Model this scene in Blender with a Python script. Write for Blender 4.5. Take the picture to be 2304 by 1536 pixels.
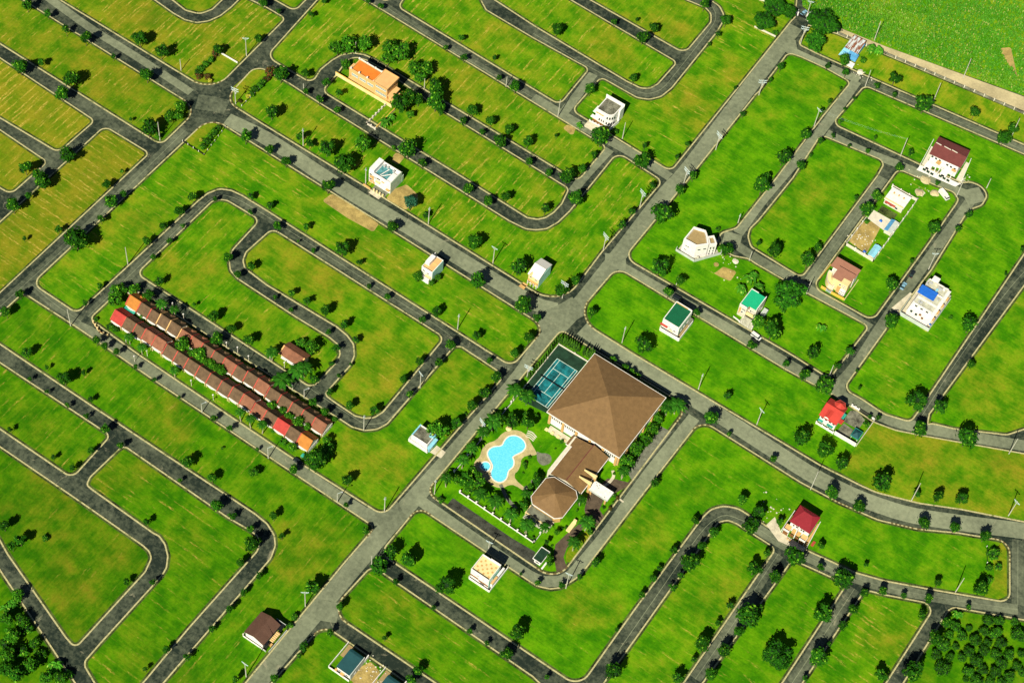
import bpy, bmesh, math, random
from mathutils import Vector, Matrix, geometry

for _o in list(bpy.data.objects): bpy.data.objects.remove(_o)
SC = bpy.context.scene
COL = SC.collection
R = math.radians
PI = math.pi

# ---------------------------------------------------------------- camera, sky, sun, exposure
CAM_LOC = (215.50, -406.10, 708.0)
CAM_ROT = [[0.819646, 0.567783, 0.076176], [0.51283, -0.667964, -0.539286], [-0.255315, 0.481088, -0.838671]]
FOCAL = 66.891

cam_d = bpy.data.cameras.new('camera'); cam = bpy.data.objects.new('camera', cam_d); COL.objects.link(cam)
_r, _d, _f = [Vector(v) for v in CAM_ROT]
m = Matrix.Identity(4)
for i in range(3):
    m[i][0], m[i][1], m[i][2] = _r[i], -_d[i], -_f[i]
m.translation = Vector(CAM_LOC)
cam.matrix_world = m
cam_d.sensor_width = 36; cam_d.lens = FOCAL; cam_d.clip_start = 1; cam_d.clip_end = 6000
SC.camera = cam

SUN_EL, SUN_AZ = 43.5, 279.0          # azimuth of the sun as an angle from +X, anticlockwise
SKY_STRENGTH, SUN_STRENGTH, EXPOSURE = 0.05, 5.0, 0.45
world = bpy.data.worlds.new('World'); SC.world = world; world.use_nodes = True
wn = world.node_tree.nodes; wl = world.node_tree.links
sky = wn.new('ShaderNodeTexSky'); sky.sky_type = 'NISHITA'; sky.sun_disc = False
sky.air_density = .5; sky.dust_density = .3; sky.altitude = 700
sky.sun_elevation = R(SUN_EL); sky.sun_rotation = R(90 - SUN_AZ)
bg = wn.get('Background') or wn.new('ShaderNodeBackground')
bg.inputs['Strength'].default_value = SKY_STRENGTH
wl.new(sky.outputs[0], bg.inputs[0])
sun_d = bpy.data.lights.new('sun', 'SUN'); sun_d.energy = SUN_STRENGTH; sun_d.angle = R(0.53); sun_d.color = (1, .93, .76)
sun = bpy.data.objects.new('sun', sun_d); COL.objects.link(sun)
_s = Vector((math.cos(R(SUN_AZ)) * math.cos(R(SUN_EL)), math.sin(R(SUN_AZ)) * math.cos(R(SUN_EL)), math.sin(R(SUN_EL))))
sun.rotation_euler = _s.to_track_quat('Z', 'Y').to_euler(); sun.location = _s * 900
SC.view_settings.view_transform = 'Standard'; SC.view_settings.look = 'None'
SC.view_settings.gamma = 1; SC.view_settings.use_curve_mapping = False
SC.view_settings.exposure = EXPOSURE
SC.render.engine = 'CYCLES'
SC.cycles.max_bounces = 4; SC.cycles.diffuse_bounces = 1; SC.cycles.glossy_bounces = 2; SC.cycles.transmission_bounces = 2

# ---------------------------------------------------------------- survey data (metres, x and y along the two street directions)
TREES = {
  's': "-295.6,12.4,5.4,8.9;-259.6,13.6,6.3,9.8;-238.9,29,7.2,10.8;-226,29.4,6.6,10.1;-271,-19.1,7.1,10.6;-246.9,-9.9,7.7,11.3;-245.2,-19.1,6.4,10;-221.7,14,6.5,10.1;-195.8,65,4.3,7.6;-199.5,-10.6,8.2,11.8;-218.6,-44.7,6.9,10.4;-228.8,-61.7,6.3,9.8;-221.2,-61.3,5.7,9.1;-161.9,13.9,5.9,9.4;-208.1,84.8,4.3,7.7;-119.3,127.7,3.1,6.4;-80.1,117.8,5.5,9;-172.3,53.3,7.8,11.5;-163.8,61.9,4.2,7.6;-161.5,32.8,6.5,10.1;-109.1,93,8.5,12.2;-103.9,84.9,9.1,12.8;-100.6,84.3,5.5,8.9;-116.8,73.8,9.1,12.8;-115,78.7,7.9,11.5;-112.2,82.4,5.5,8.9;-87.9,92.5,5.5,8.9;-77.4,93.1,4.9,8.2;-67.9,94.3,4.9,8.2;-66.1,85.4,6.6,10.2;-56.4,93.7,5.4,8.9;-142.6,30.1,4.7,8.1;-136.6,29.9,3.6,6.8;-127.7,31.5,7.7,11.3;-115.3,28.5,9.4,13.1;-149,15.3,4.4,7.8;-138.5,14.5,4.4,7.7;-97.1,53.5,8.9,12.6;-84.9,160.3,6.3,9.8;-47.3,192.2,5.1,8.5;-48.5,183.1,6.4,9.9;-36,221.4,5.2,8.6;-21.8,218.9,5.2,8.6;-38.1,158.6,4.1,7.4;-50.7,138.8,5,8.4;-29.6,116.2,9.7,13.5;-26.7,96.6,4.2,7.6;-29.8,87,7.8,11.4;-6.7,116.9,8.5,12.2;45.3,160.6,7.4,11;44.3,146.6,4.3,7.6;16.6,125.8,4.3,7.6;64.3,238.4,6.4,9.9;84.2,232,8.9,12.6;106,244.6,5.1,8.5;125.8,247.8,5.1,8.5;125.4,238.2,7,10.5;46.7,179.7,5.6,9.1;93,191.3,4.4,7.7;54.7,162.7,4.9,8.3;-217.1,-62.6,7.4,11;-218.3,-81.1,6.2,9.7;-194.3,-45.8,4,7.3;-185.1,-52.6,6.8,10.3;-182.7,-78.8,10.6,14.4;-159,-27.5,4.3,7.6;-158.6,-37.6,4.3,7.6;-159,-59.1,4.2,7.6;-125.3,-43.9,4.5,7.9;-115.9,-48.1,3.6,6.9;-184.2,-114,4.1,7.4;-182.2,-124.8,4.3,7.7;-139.4,-81,5,8.4;-109.7,-72,5,8.4;-99.8,-72.3,3.9,7.2;-89.8,-72.3,4.9,8.3;-101.5,-80.4,5.5,8.9;-142,-112.2,3.8,7.1;-137.5,-112.2,3.2,6.5;-131.6,-111.4,3.2,6.5;-161.2,-134.6,4.3,7.6;-114,14.6,7,10.5;-118.8,-16.7,4,7.3;-87.5,-9.4,6.8,10.4;-77.2,14.6,5.2,8.6;-62.2,53.5,5.3,8.7;-51.1,53.7,4.7,8.1;-46.2,60.8,4.7,8.1;-42.6,30,7,10.5;-18.6,30.5,7.5,11.1;-28.7,13.5,7.4,11;-4.7,14.4,8,11.6;-34,-10.4,4.5,7.9;-12.8,-9.6,3.9,7.3;-18.8,-20.9,4.5,7.8;5.9,3.7,4.5,7.9;6.2,-7,4.5,7.8;-73.3,-40.1,5,8.4;-18.6,78.6,7.7,11.3;16.5,114.5,4.8,8.2;17.5,96.2,10.1,13.9;46.2,139.4,7.9,11.5;51.6,98,6.5,10;32.5,69.8,8.8,12.5;43.5,70.7,4.7,8;42.9,61.8,4.6,8;69.9,111.1,7.1,10.7;3.7,32.5,6.9,10.4;5.5,41.3,4.6,8;21.1,31.5,4,7.3;49.4,30.6,8,11.6;91.3,71.9,9.8,13.6;87.5,60.6,4.6,8;84.7,125.9,3.9,7.2;84.8,115.9,6.5,10.1;92.1,158.6,7,10.6;122.9,169.3,5.8,9.3;122.8,127.9,6.5,10.1;131.5,109.6,7,10.6;161.7,130.1,7.7,11.3;111.5,73.6,6.3,9.8;114.3,61.1,5.7,9.2;161.8,78.9,8.6,12.3;170.7,83.6,6.6,10.1;171.8,112.7,4.1,7.4;168.9,67.4,6.8,10.3;187.9,75.7,9.1,12.8;129.4,31.8,7.8,11.4;140.3,33,7.8,11.4;149.5,32,6.1,9.6;168.1,33.9,8.3,12;190.9,43.4,5,8.4;200.1,48.9,5,8.4;124.9,16.7,3.3,6.6;153.6,17.1,5.5,8.9;166,18.9,5.2,8.6;192.1,28.4,5,8.3;204,34.6,5,8.4;142.5,-7.7,3.5,6.8;93.2,16.6,6.1,9.6;89.9,-24.1,3.8,7.1;124.4,-8.6,4.4,7.7;-139.4,-135.2,5.9,9.3;-110,-143.5,4.2,7.5;-99.6,-145.3,3.1,6.4;-72.5,-135.1,5.2,8.7;-59.6,-134.3,3.7,7;-49.3,-143.4,5.2,8.6;-32,-143,3.4,6.6;-112.2,-201.8,4.6,7.9;-55.5,-70.8,4.4,7.7;-35.1,-72.1,3.8,7.1;-25.5,-67.6,3.8,7.1;-49.1,-80.2,3.8,7.1;-42,-80.9,3.8,7.1;-36.6,-80.7,2.7,5.9;-24.6,-47.2,3.9,7.2;-24.6,-36.1,3.9,7.2;-18,-31.1,3.9,7.2;6.3,-22.7,5,8.4;7.1,-31.7,5,8.4;6.9,-40.6,4.9,8.3;6.3,-51.6,4.4,7.7;-13.9,-101.5,4.8,8.1;-28.2,-132.9,3.6,6.9;5.9,-115.7,3.1,6.4;-29.9,-102.9,9,12.7;-35.1,-111.1,4.2,7.6;25.5,-71.9,6.9,10.5;19.7,-38.8,4.9,8.3;24.9,-36.8,6,9.5;30.7,-33,6,9.5;-102.3,-203,5,8.4;-103.3,-206.7,4,7.4;-26.7,-148.8,6.7,10.2;-25.6,-157.3,3.6,6.9;4.4,-197.8,3,6.2;-63.8,-246.6,7.3,10.8;-69,-248.2,5.8,9.3;20,-118,5.7,9.2;20.7,-126,7.7,11.3;28.5,-116.1,7.3,10.8;48,-116.5,7.7,11.3;5.1,-149.3,6.1,9.6;84.1,-126.2,5.1,8.5;82.1,-116.1,6.6,10.2;18.6,-148.6,3.6,6.8;22.2,-160.1,3,6.3;16.2,-188.5,3.5,6.7;60.1,-152.6,4,7.3;59.9,-157,4,7.3;113.4,-29.1,3.8,7.1;133.1,-10,5.4,8.9;134.2,-18,7,10.6;122.5,-29.2,4.3,7.7;121.6,-47.8,8,11.6;121.9,-37.5,3.7,7;113.5,-62.1,3.4,6.7;113.4,-71.2,3.1,6.4;122.3,-106.9,7.6,11.3;144.9,-93.5,4.6,8;145.3,-76,6.7,10.3;144.9,-33.8,6.4,9.9;145.2,-23.8,3.2,6.5;154.1,-31.8,5.3,8.8;154.2,-54,9.9,13.7;154.4,-61.5,4.4,7.8;154,-72.9,5.7,9.2;154.4,-84.4,5.7,9.1;90.2,-70.6,4,7.3;155.8,-19.1,8.6,12.3;162.1,-6.8,3.3,6.5;166.7,-15.7,3.2,6.5;177.7,-16.7,9.1,12.8;187.5,-15.4,3.7,7;193,-10,3.8,7.1;210.2,-1.1,3.8,7.1;210.1,7.5,3.2,6.5;177.9,-34.5,8.4,12.1;187.4,-24.8,4.3,7.6;211.7,-9.1,3.7,7;186.7,-53,7.8,11.4;210.4,-43.3,5.2,8.6;220.8,-34.7,8.4,12;220.8,-15.9,6.4,9.9;221.1,-6.7,4.3,7.6;225.8,15.7,5.9,9.4;216.1,38.9,5,8.4;155.5,-46.9,3.2,6.4;49.2,-53.7,4,7.4;51.5,-54.8,3.4,6.6;48.9,-57.3,2.7,5.9;51.1,-66.1,4,7.3;68.7,-74.5,2.3,5.5;73.8,-80,3,6.2;75.2,-82.1,2.6,5.8;22.9,-33.8,3,6.3;27.5,-29.9,3,6.3;47.7,-51.1,2.7,5.9;-205.9,47.8,4.9,8.3",
  'c': "-284.8,14.9,3.6,7.2;-270.8,12.4,3.9,7.6;-243.2,14.4,3,6.2;-266.6,-9.9,3.6,7.1;-211.8,-9.2,1.8,4.2;-194.6,-35,2.3,5;-199.9,86.1,2.5,5.3;-185.9,94.3,3.1,6.3;-186.8,105.1,2.8,5.9;-162.5,119.8,3.1,6.4;-169.4,119,2.8,5.9;-121.5,118.2,2.8,5.8;-110.7,118.1,3.4,6.8;-99.6,127.9,2.5,5.3;-90.4,118.6,3.1,6.3;-157.6,53.6,3.3,6.7;-149.3,53.6,3.9,7.6;-139.2,54,3.3,6.7;-153.2,64,3.6,7.2;-144.7,63,3.6,7.2;-88,85.7,3.6,7.2;-77,86,3,6.2;-48.9,84.7,3.9,7.6;-88.1,52.8,4.2,8;-65.6,183.6,3.2,6.5;-58.3,193.4,1.9,4.4;-20.7,210.2,3.2,6.5;-21,202.2,1.9,4.4;-48.6,106.9,1.8,4.3;-27.4,107.1,3.6,7.2;-38.3,85.1,3.6,7.1;-11.8,127.4,2.8,5.8;3.9,131.7,2.8,5.8;3.8,141.3,2.5,5.3;15.7,173.4,2.8,5.9;15.2,201.4,1.9,4.4;15.1,211.3,3.2,6.5;3.8,186.3,1.9,4.4;33.1,226.2,3.5,7;42.8,227.7,3.5,7;15.3,210.7,3.8,7.5;15.1,201.4,2.2,4.9;59.2,230.2,3.2,6.5;68.8,231,2.6,5.5;54.1,217.4,2.2,4.9;53.4,208.3,1.9,4.4;55.8,200.5,1.9,4.4;45.2,218.9,1.6,3.9;45.1,207.8,2.2,4.9;44.7,199.8,2.5,5.4;57.3,190.1,2.5,5.4;54.3,182.6,3.1,6.4;92.4,203.6,3.1,6.4;74,202.1,1.9,4.4;75.4,191.7,2.5,5.4;66.4,189.7,1.9,4.3;54.4,173.2,1.9,4.3;-217.6,-71.7,3.4,6.8;-184.8,-44.9,3.4,6.8;-183.8,-61.8,3.4,6.8;-194.7,-77.6,3.4,6.7;-203.7,-90.2,2,4.5;-138.9,-10.3,3.5,6.9;-159,-48,4,7.7;-152.2,-52.2,2.8,5.9;-152.1,-63.3,2.8,5.8;-152.8,-42,2.3,5;-151.3,-21.4,2.3,5;-133.8,-17.1,2.6,5.5;-114,-41.1,4.2,8.1;-141,-72.3,3.9,7.6;-160.3,-89.4,2.8,5.8;-159.1,-100.1,2.7,5.7;-121.6,-71.3,1.9,4.4;-128.9,-9.1,3.5,6.9;-108.4,-8.9,3.4,6.9;-77.6,-9.6,2.9,5.9;-107.2,-16.3,1.4,3.6;-98.1,-16.6,2.3,5;-69.7,30,2.9,6;-66.6,-16.8,2.6,5.4;-56.5,-16.6,3.1,6.3;-36.9,-17.2,3.4,6.8;-91.2,-41.2,3.4,6.8;-83.1,-40.4,3.4,6.7;-62.5,-40.8,3.9,7.6;-53.7,-43.2,3.3,6.7;-86.1,-48,2.2,4.9;-65.7,-47.4,2.8,5.8;-96,-47.1,2.2,4.9;-57.8,-52.3,3.3,6.7;-27.8,66.2,4.1,8;4.2,109.9,3.3,6.7;4.8,90.1,3.9,7.6;5.1,80.7,3.9,7.5;61,112,2.7,5.7;3.5,14.1,4,7.8;58.9,61.1,3.5,6.9;84.4,163.9,2.5,5.3;123.1,147.8,2.1,4.7;132.2,187.2,3.7,7.3;132.4,176.9,3.4,6.8;111.4,195.5,2.5,5.3;162.1,168.8,1.8,4.2;161.9,186.4,2.5,5.3;104.9,62.2,3.2,6.4;124,75.9,2.9,6;131.9,79.4,1.7,4.1;137.2,72.4,1.7,4.1;183.3,39.9,3.3,6.7;151.4,63.7,2.6,5.4;148.2,61.8,2.3,5;92.4,32.1,3.4,6.8;103,16.3,2.5,5.4;-150.2,-134.6,2.1,4.8;-136.3,-127.1,2.4,5.2;-125.1,-135.6,2.9,6;-152,-143.3,2.1,4.8;-142,-143.6,2.1,4.7;-130.7,-143.5,2.4,5.2;-120.8,-142.7,2.4,5.2;-141.4,-166.5,2.4,5.1;-118.7,-165.8,2.6,5.5;-107.9,-154.3,2.9,6;-108.5,-164.7,2.9,5.9;-69.9,-142.6,2.1,4.7;-41.8,-143,3.1,6.3;-67.8,-165.6,3.1,6.3;-110.2,-111.7,2.7,5.7;-120.5,-111.7,2.4,5.2;-96,-111.9,1.9,4.3;-77.2,-111.5,3.2,6.5;-69,-111.2,2.9,6.1;-53.9,-111.8,1.6,3.9;-55,-59.2,2.8,5.8;-48.7,-62.1,2.2,4.9;-46.3,-71.4,3.3,6.6;-18.3,-51.5,3.3,6.6;-1.1,-16.4,2.8,5.8;-7.7,-110.4,2.4,5.1;-48.3,-54,1.7,4;-56.8,-191.1,3,6.2;-48.2,-185,3,6.2;-16.3,-157.3,3.1,6.3;-16.5,-166.7,3,6.2;-16.5,-175.8,3.5,7;-16.5,-186.5,3,6.2;-25,-203.9,3,6.1;-16.6,-201.6,3,6.1;-26.6,-214.9,2.2,4.9;-20.1,-137.7,2.6,5.5;29.8,-126.3,2.8,5.9;48.3,-126.2,2.3,5;66.3,-126.1,2.6,5.4;74.6,-126.1,2.3,5;40.6,-148.6,2.3,5;17.5,-171.2,3.8,7.4;18,-174.8,2,4.5;68,-92.3,1.6,3.8;113.5,-46.2,3.5,6.9;112.9,-56.3,2.4,5.2;122,-54.2,3.2,6.5;122,-60.7,3.2,6.4;113.4,-89.6,2.1,4.7;145.6,-82.3,2.8,5.9;145.4,-62.6,2.6,5.5;145.1,-53.1,3.2,6.4;76.3,-92,2.6,5.5;84.5,-87.1,2.6,5.5;88.7,-79.4,2.6,5.6;102,-123.6,2.3,5;181.6,-2.4,2.2,4.8;201.4,-5.6,2.7,5.7;225.6,5.9,2.7,5.7;187.4,-33.6,4,7.7;186.9,-43.1,2.1,4.7;186.4,-61.9,2.6,5.5",
  'l': "-197.7,2.6,5.6,7.5;-197.7,9.6,5.9,7.8;-195.9,5.4,4.8,6.7;-195.7,-9.1,2.7,4.5;-161.6,83.6,8.4,10.2;-158.6,88.8,8.4,10.3;-152.9,94.3,8.4,10.3;-142.4,99.9,8.4,10.3;-136.4,100.2,9.5,11.4;-138.7,94.1,7.3,9.1;-124.8,96.8,7.3,9.1;-120.8,99.9,7.3,9.1;-119.9,94.8,6.1,8;-152.7,79.2,5,6.9;-110.6,73.8,3.9,5.7;-116.2,44,8.6,10.5;38.4,234.1,6.5,8.3;-151.6,-86.2,6.5,8.4;-149.6,-90.8,6.5,8.4;-146.9,-81.8,5,6.9;-110.9,-91.6,6.9,8.8;-102.6,-90.8,5.9,7.8;-52,0.4,4.7,6.5;-45,5.8,3.1,5;-45.5,2.2,3.1,4.9;-66.3,-58.5,6,7.9;83.4,73.2,6.3,8.2;92.2,170.5,5,6.9;124.9,61.7,8.3,10.2;74.4,3.6,4.6,6.4;75.4,-2.5,5.5,7.4;76,-9.1,6,7.9;75,-15,6.5,8.4;75,-22.3,7,8.8;41.9,17.7,3.1,4.9;48.5,16.9,3.6,5.4;52.2,16.7,3.6,5.4;55,17.2,3.1,4.9;-48,-121.4,4.3,6.2;2.3,-59.8,8.9,10.8;-33,-91,3.9,5.7;-42.5,-102.5,3.9,5.7;-62.2,-91.1,3.9,5.8;-57,-90.5,3.4,5.3;-52.9,-91.2,3.9,5.8;-47.9,-91.3,4.9,6.7;-43.8,-90.6,3.4,5.3;26.8,-66.8,5.9,7.7;30.6,-69.6,6.3,8.2;28.3,-73.1,5.3,7.2;22.3,-73.1,4.4,6.2;-83.2,-231.3,5.8,7.7;-86.9,-221.3,5,6.8;-78.3,-228.7,5.4,7.2;-76.8,-235.4,6.7,8.6;-72.3,-242.9,6.6,8.5;-62.5,-240.5,6.6,8.5;-54.5,-240.3,5.7,7.6;-49.7,-237.8,5.3,7.2;52.7,-66.5,2.7,4.6;69.4,-67.9,2.7,4.6;80.5,-59.5,2.7,4.6;30.8,-26.3,1.8,3.6;24.9,-34.3,2.3,4.1;29,-32,2.5,4.3;-105.6,-92,4,5.9;-103.2,-91.7,4,5.9;-100.5,-91.6,4,5.9;-97.7,-91.6,4,5.9;-94.9,-91.6,4,5.9;-92.2,-91.4,4,5.9;-89.5,-91.3,4,5.9;-103,-90.6,4,5.9;-96.1,-90.4,4,5.9;-91.5,-90.4,4,5.9",
  'r': "-180.1,54,5,4.2;80.7,-43.8,2.2,1.8;80.5,-37.8,1.9,1.6;40,-47.2,1.7,1.5;-204.7,31.5,4,3.4;-201.3,33.7,4,3.4;-208,47.1,4,3.4;-179,54,6.2,5.3;-178.8,50.7,3.6,3;-180.1,31.8,2.6,2.2",
  'y': "-117.7,63.2,6,6;-117.2,68.1,4.4,4.7;-43.8,119.9,3.4,3.9;44.6,251.9,5.9,5.9;48.1,252.7,5.9,5.9;68.8,94.1,6.4,6.4;73.5,91.3,6.4,6.3;67.9,86.2,6.4,6.3;107.8,90.1,4.3,4.6;-31.1,-93.4,6.8,6.6;-30.8,-97,5.8,5.9;-86.2,-226.2,6.3,6.2;-55.6,-234,6.2,6.2;-49.8,-233.3,4,4.4;223.8,1.3,3.9,4.3",
  'b': "-105.6,54.3,2.7,2.3;-28.1,128.2,3.6,3.1;0.6,231.5,3,2.5;44.9,243.3,4.1,3.5;110.9,208.4,2.6,2.2;-144.2,-101.4,3.5,3;-140.9,-101.3,3,2.5;-151.3,-102.3,2.5,2.1;-135.7,-89.9,3.5,3;-138.1,-90.1,3,2.6;-72.6,-57.9,5,4.3;41.2,109.2,2.7,2.3;88.3,88.4,4.8,4.1;95.1,156.5,3.3,2.8;152.2,132.7,2.2,1.8;148.6,58.8,3.6,3.1;-66.7,-118.9,1.9,1.6;5.2,-43.2,2,1.7;-47.8,-101.3,3.9,3.3;-55,-99.4,2.9,2.5;40.1,-48.5,3,2.5;21.7,-83.6,3.9,3.3;-96.6,-194.9,3.2,2.8;-75.4,-229,5.8,5;-68.9,-231.5,5.4,4.6;-70.4,-237,6.2,5.3;-63.9,-234.4,4.9,4.2;-77.6,-239.1,5.4,4.6;5.5,-162,3.7,3.1;6.2,-165.8,3.2,2.7;222.9,35.4,5.5,4.7;227.5,31.8,4,3.4;224.3,28.9,3.5,3;226.6,23.7,4,3.4;68,-42.9,1.9,1.6;69.2,-50.2,1.8,1.6;70,-53,1.5,1.3;69.6,-64,1.8,1.6;70.7,-62.3,1.5,1.3;70.7,-73.2,1.5,1.3;62.6,-75.2,2.1,1.8;78.3,-45.1,1.8,1.6;79,-37.7,1.9,1.6;80.1,-40.5,1.2,1;46.4,-29.4,2.3,1.9;72.8,-28.7,1.5,1.3;67.5,-30.6,1.5,1.3;68.8,-33.8,1.2,1.1;46,-33.6,1,0.8;23.7,-35.3,1.8,1.5;39.6,-44,1.7,1.5;41.1,-49.2,1.5,1.3;41.7,-51.8,1.2,1;-206.9,32.8,4,3.4;-207,35.8,4,3.4;-207.2,39.4,4,3.4;-206.9,42.9,4,3.4;-178.6,38.7,3.5,3;-178.8,41.9,4,3.4;-178.6,45,4,3.4;-178.7,47.6,4,3.4;-175.7,0,3.9,3.3;-176.5,3.3,3.9,3.3;-177.1,6.8,3.9,3.3;-177.1,9.7,3.9,3.3;-177.8,12.8,3.5,3",
  'S': "-6,230.7,11.2,9.6;-6.4,241.7,12.5,10.5;0.1,244.9,8.9,7.9;18.6,246.3,17.2,13.9;21.1,234.4,11.8,10;87.4,93.7,16,13;172.4,-61.6,12.8,10.7",
  'p': "-131.2,-82,4.4,8.5;-124.9,-80.9,3.8,8.5;-131.8,-102.8,3.3,6.5;-124,-103.6,3.3,6.5;-77.5,-72.5,4.9,8.5;124.5,84.8,2.9,6.5;74.8,9.5,6.1,8.5;77.7,12.4,6.7,8.5;76.7,-28.7,4.3,8.5;-105.6,-104,3.2,6.5;-69.4,-104,3.7,8.5;-63.8,-104,3.7,8.5;-58.1,-103.2,3.7,8.5;-65.3,-80.6,7.6,8.5;-63.1,-73,7.1,8.5;-61.5,-70.3,6,8.5;17.2,-24.2,6.1,8.5;23.2,-23.2,6.1,8.5;18.6,-42.7,7.1,8.5;18.4,-49.3,4.9,8.5;19,-58.7,4.9,8.5;19.2,-65.6,4.8,8.5;18.9,-76.9,4.3,8.5;34.4,-74.5,5.3,8.5;41.6,-73.5,5.8,8.5;50.2,-74.4,5.3,8.5;58.4,-74.4,5.3,8.5;58.2,-74.7,5,8.5;77.7,-58.6,5.7,8.5;78.5,-69.5,5,8.5;49.5,-61.8,3.3,6.5;69.5,-50.5,3,6.5;64.4,-70.1,2.7,6.5;76.1,-28.2,3,6.5;17.2,-42,3.3,6.5",
  'k': "-78.5,30.1,6.4,9.9",
  'o': "234.8,6.7,5,4.2;239,9.1,5,4.2;244.5,12.9,4,3.4;225,-3.9,5.2,4.4;230.2,-0.8,3,2.5;224.8,-9,4.5,3.8;229.5,-6.3,5,4.2;234.5,-4.6,5.7,4.8;236.2,1.4,4.5,3.8;239.9,3.2,6,5.1;244,0.6,5.5,4.6;239.7,-2.3,4.2,3.6;248.4,8,7,5.9;224.8,-15.2,6.4,5.4;229.5,-11.6,3.5,2.9;234.9,-10.6,5.4,4.6;239.7,-6.6,4.7,4;229.5,-17.5,4.2,3.6;224.6,-20.1,4.9,4.2;234.1,-14.5,4.4,3.8;239.2,-12.9,5.9,5;244.6,-5.2,4.9,4.2;248.9,-2.2,5.4,4.6;253.1,2,4,3.4;229.4,-24.2,6.9,5.8;238.7,-18.5,5.4,4.6;243.3,-14.4,4.9,4.2;248.5,-7,5.9,5;248,-12.2,5.4,4.6;253.9,-4.5,4.4,3.8;253.6,-10.6,5.4,4.6;257.2,-5.7,3.9,3.4;243.1,-20.3,5.4,4.6;248,-17.1,4.4,3.7;252,-14.6,4.4,3.8;239.4,-21.8,2.9,2.5",
  'g': "-199.1,32.9,2.9,2.5;-179,36.7,2.6,2.2;-179.5,2.6,2.1,1.8",
  'v': "16.9,12,1.9,7.2;17.9,12.4,1.9,7.2;19.1,12.9,1.9,7.2;20.3,13.1,1.9,7.2;21.6,13.3,1.9,7.2;22.7,13.4,1.9,7.2;23.8,13.5,1.9,7.2;24.9,13.6,1.9,7.2;26.1,13.7,1.9,7.2;29.2,13.8,1.9,7.2;30.6,13.9,1.9,7.2;31.8,14.2,1.9,7.2;32.7,14.6,1.9,7.2;33.6,14.9,1.9,7.2;15.6,12.3,1.9,4.6;15.8,10.6,1.9,4.6;16,8.7,1.9,4.6;16.3,6.6,1.9,4.6;16.5,4.8,1.9,4.6;16.7,2.9,1.9,4.6;16.8,0.9,1.9,4.6;16.8,-0.8,1.9,4.6;16.7,-2.6,1.9,4.6;16.7,-4.4,1.9,4.6;16.6,-6.1,1.9,4.6;16.6,-7.8,1.9,4.6;16.7,-9.4,1.9,4.6;16.7,-11.1,1.9,4.6",
}
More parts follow.
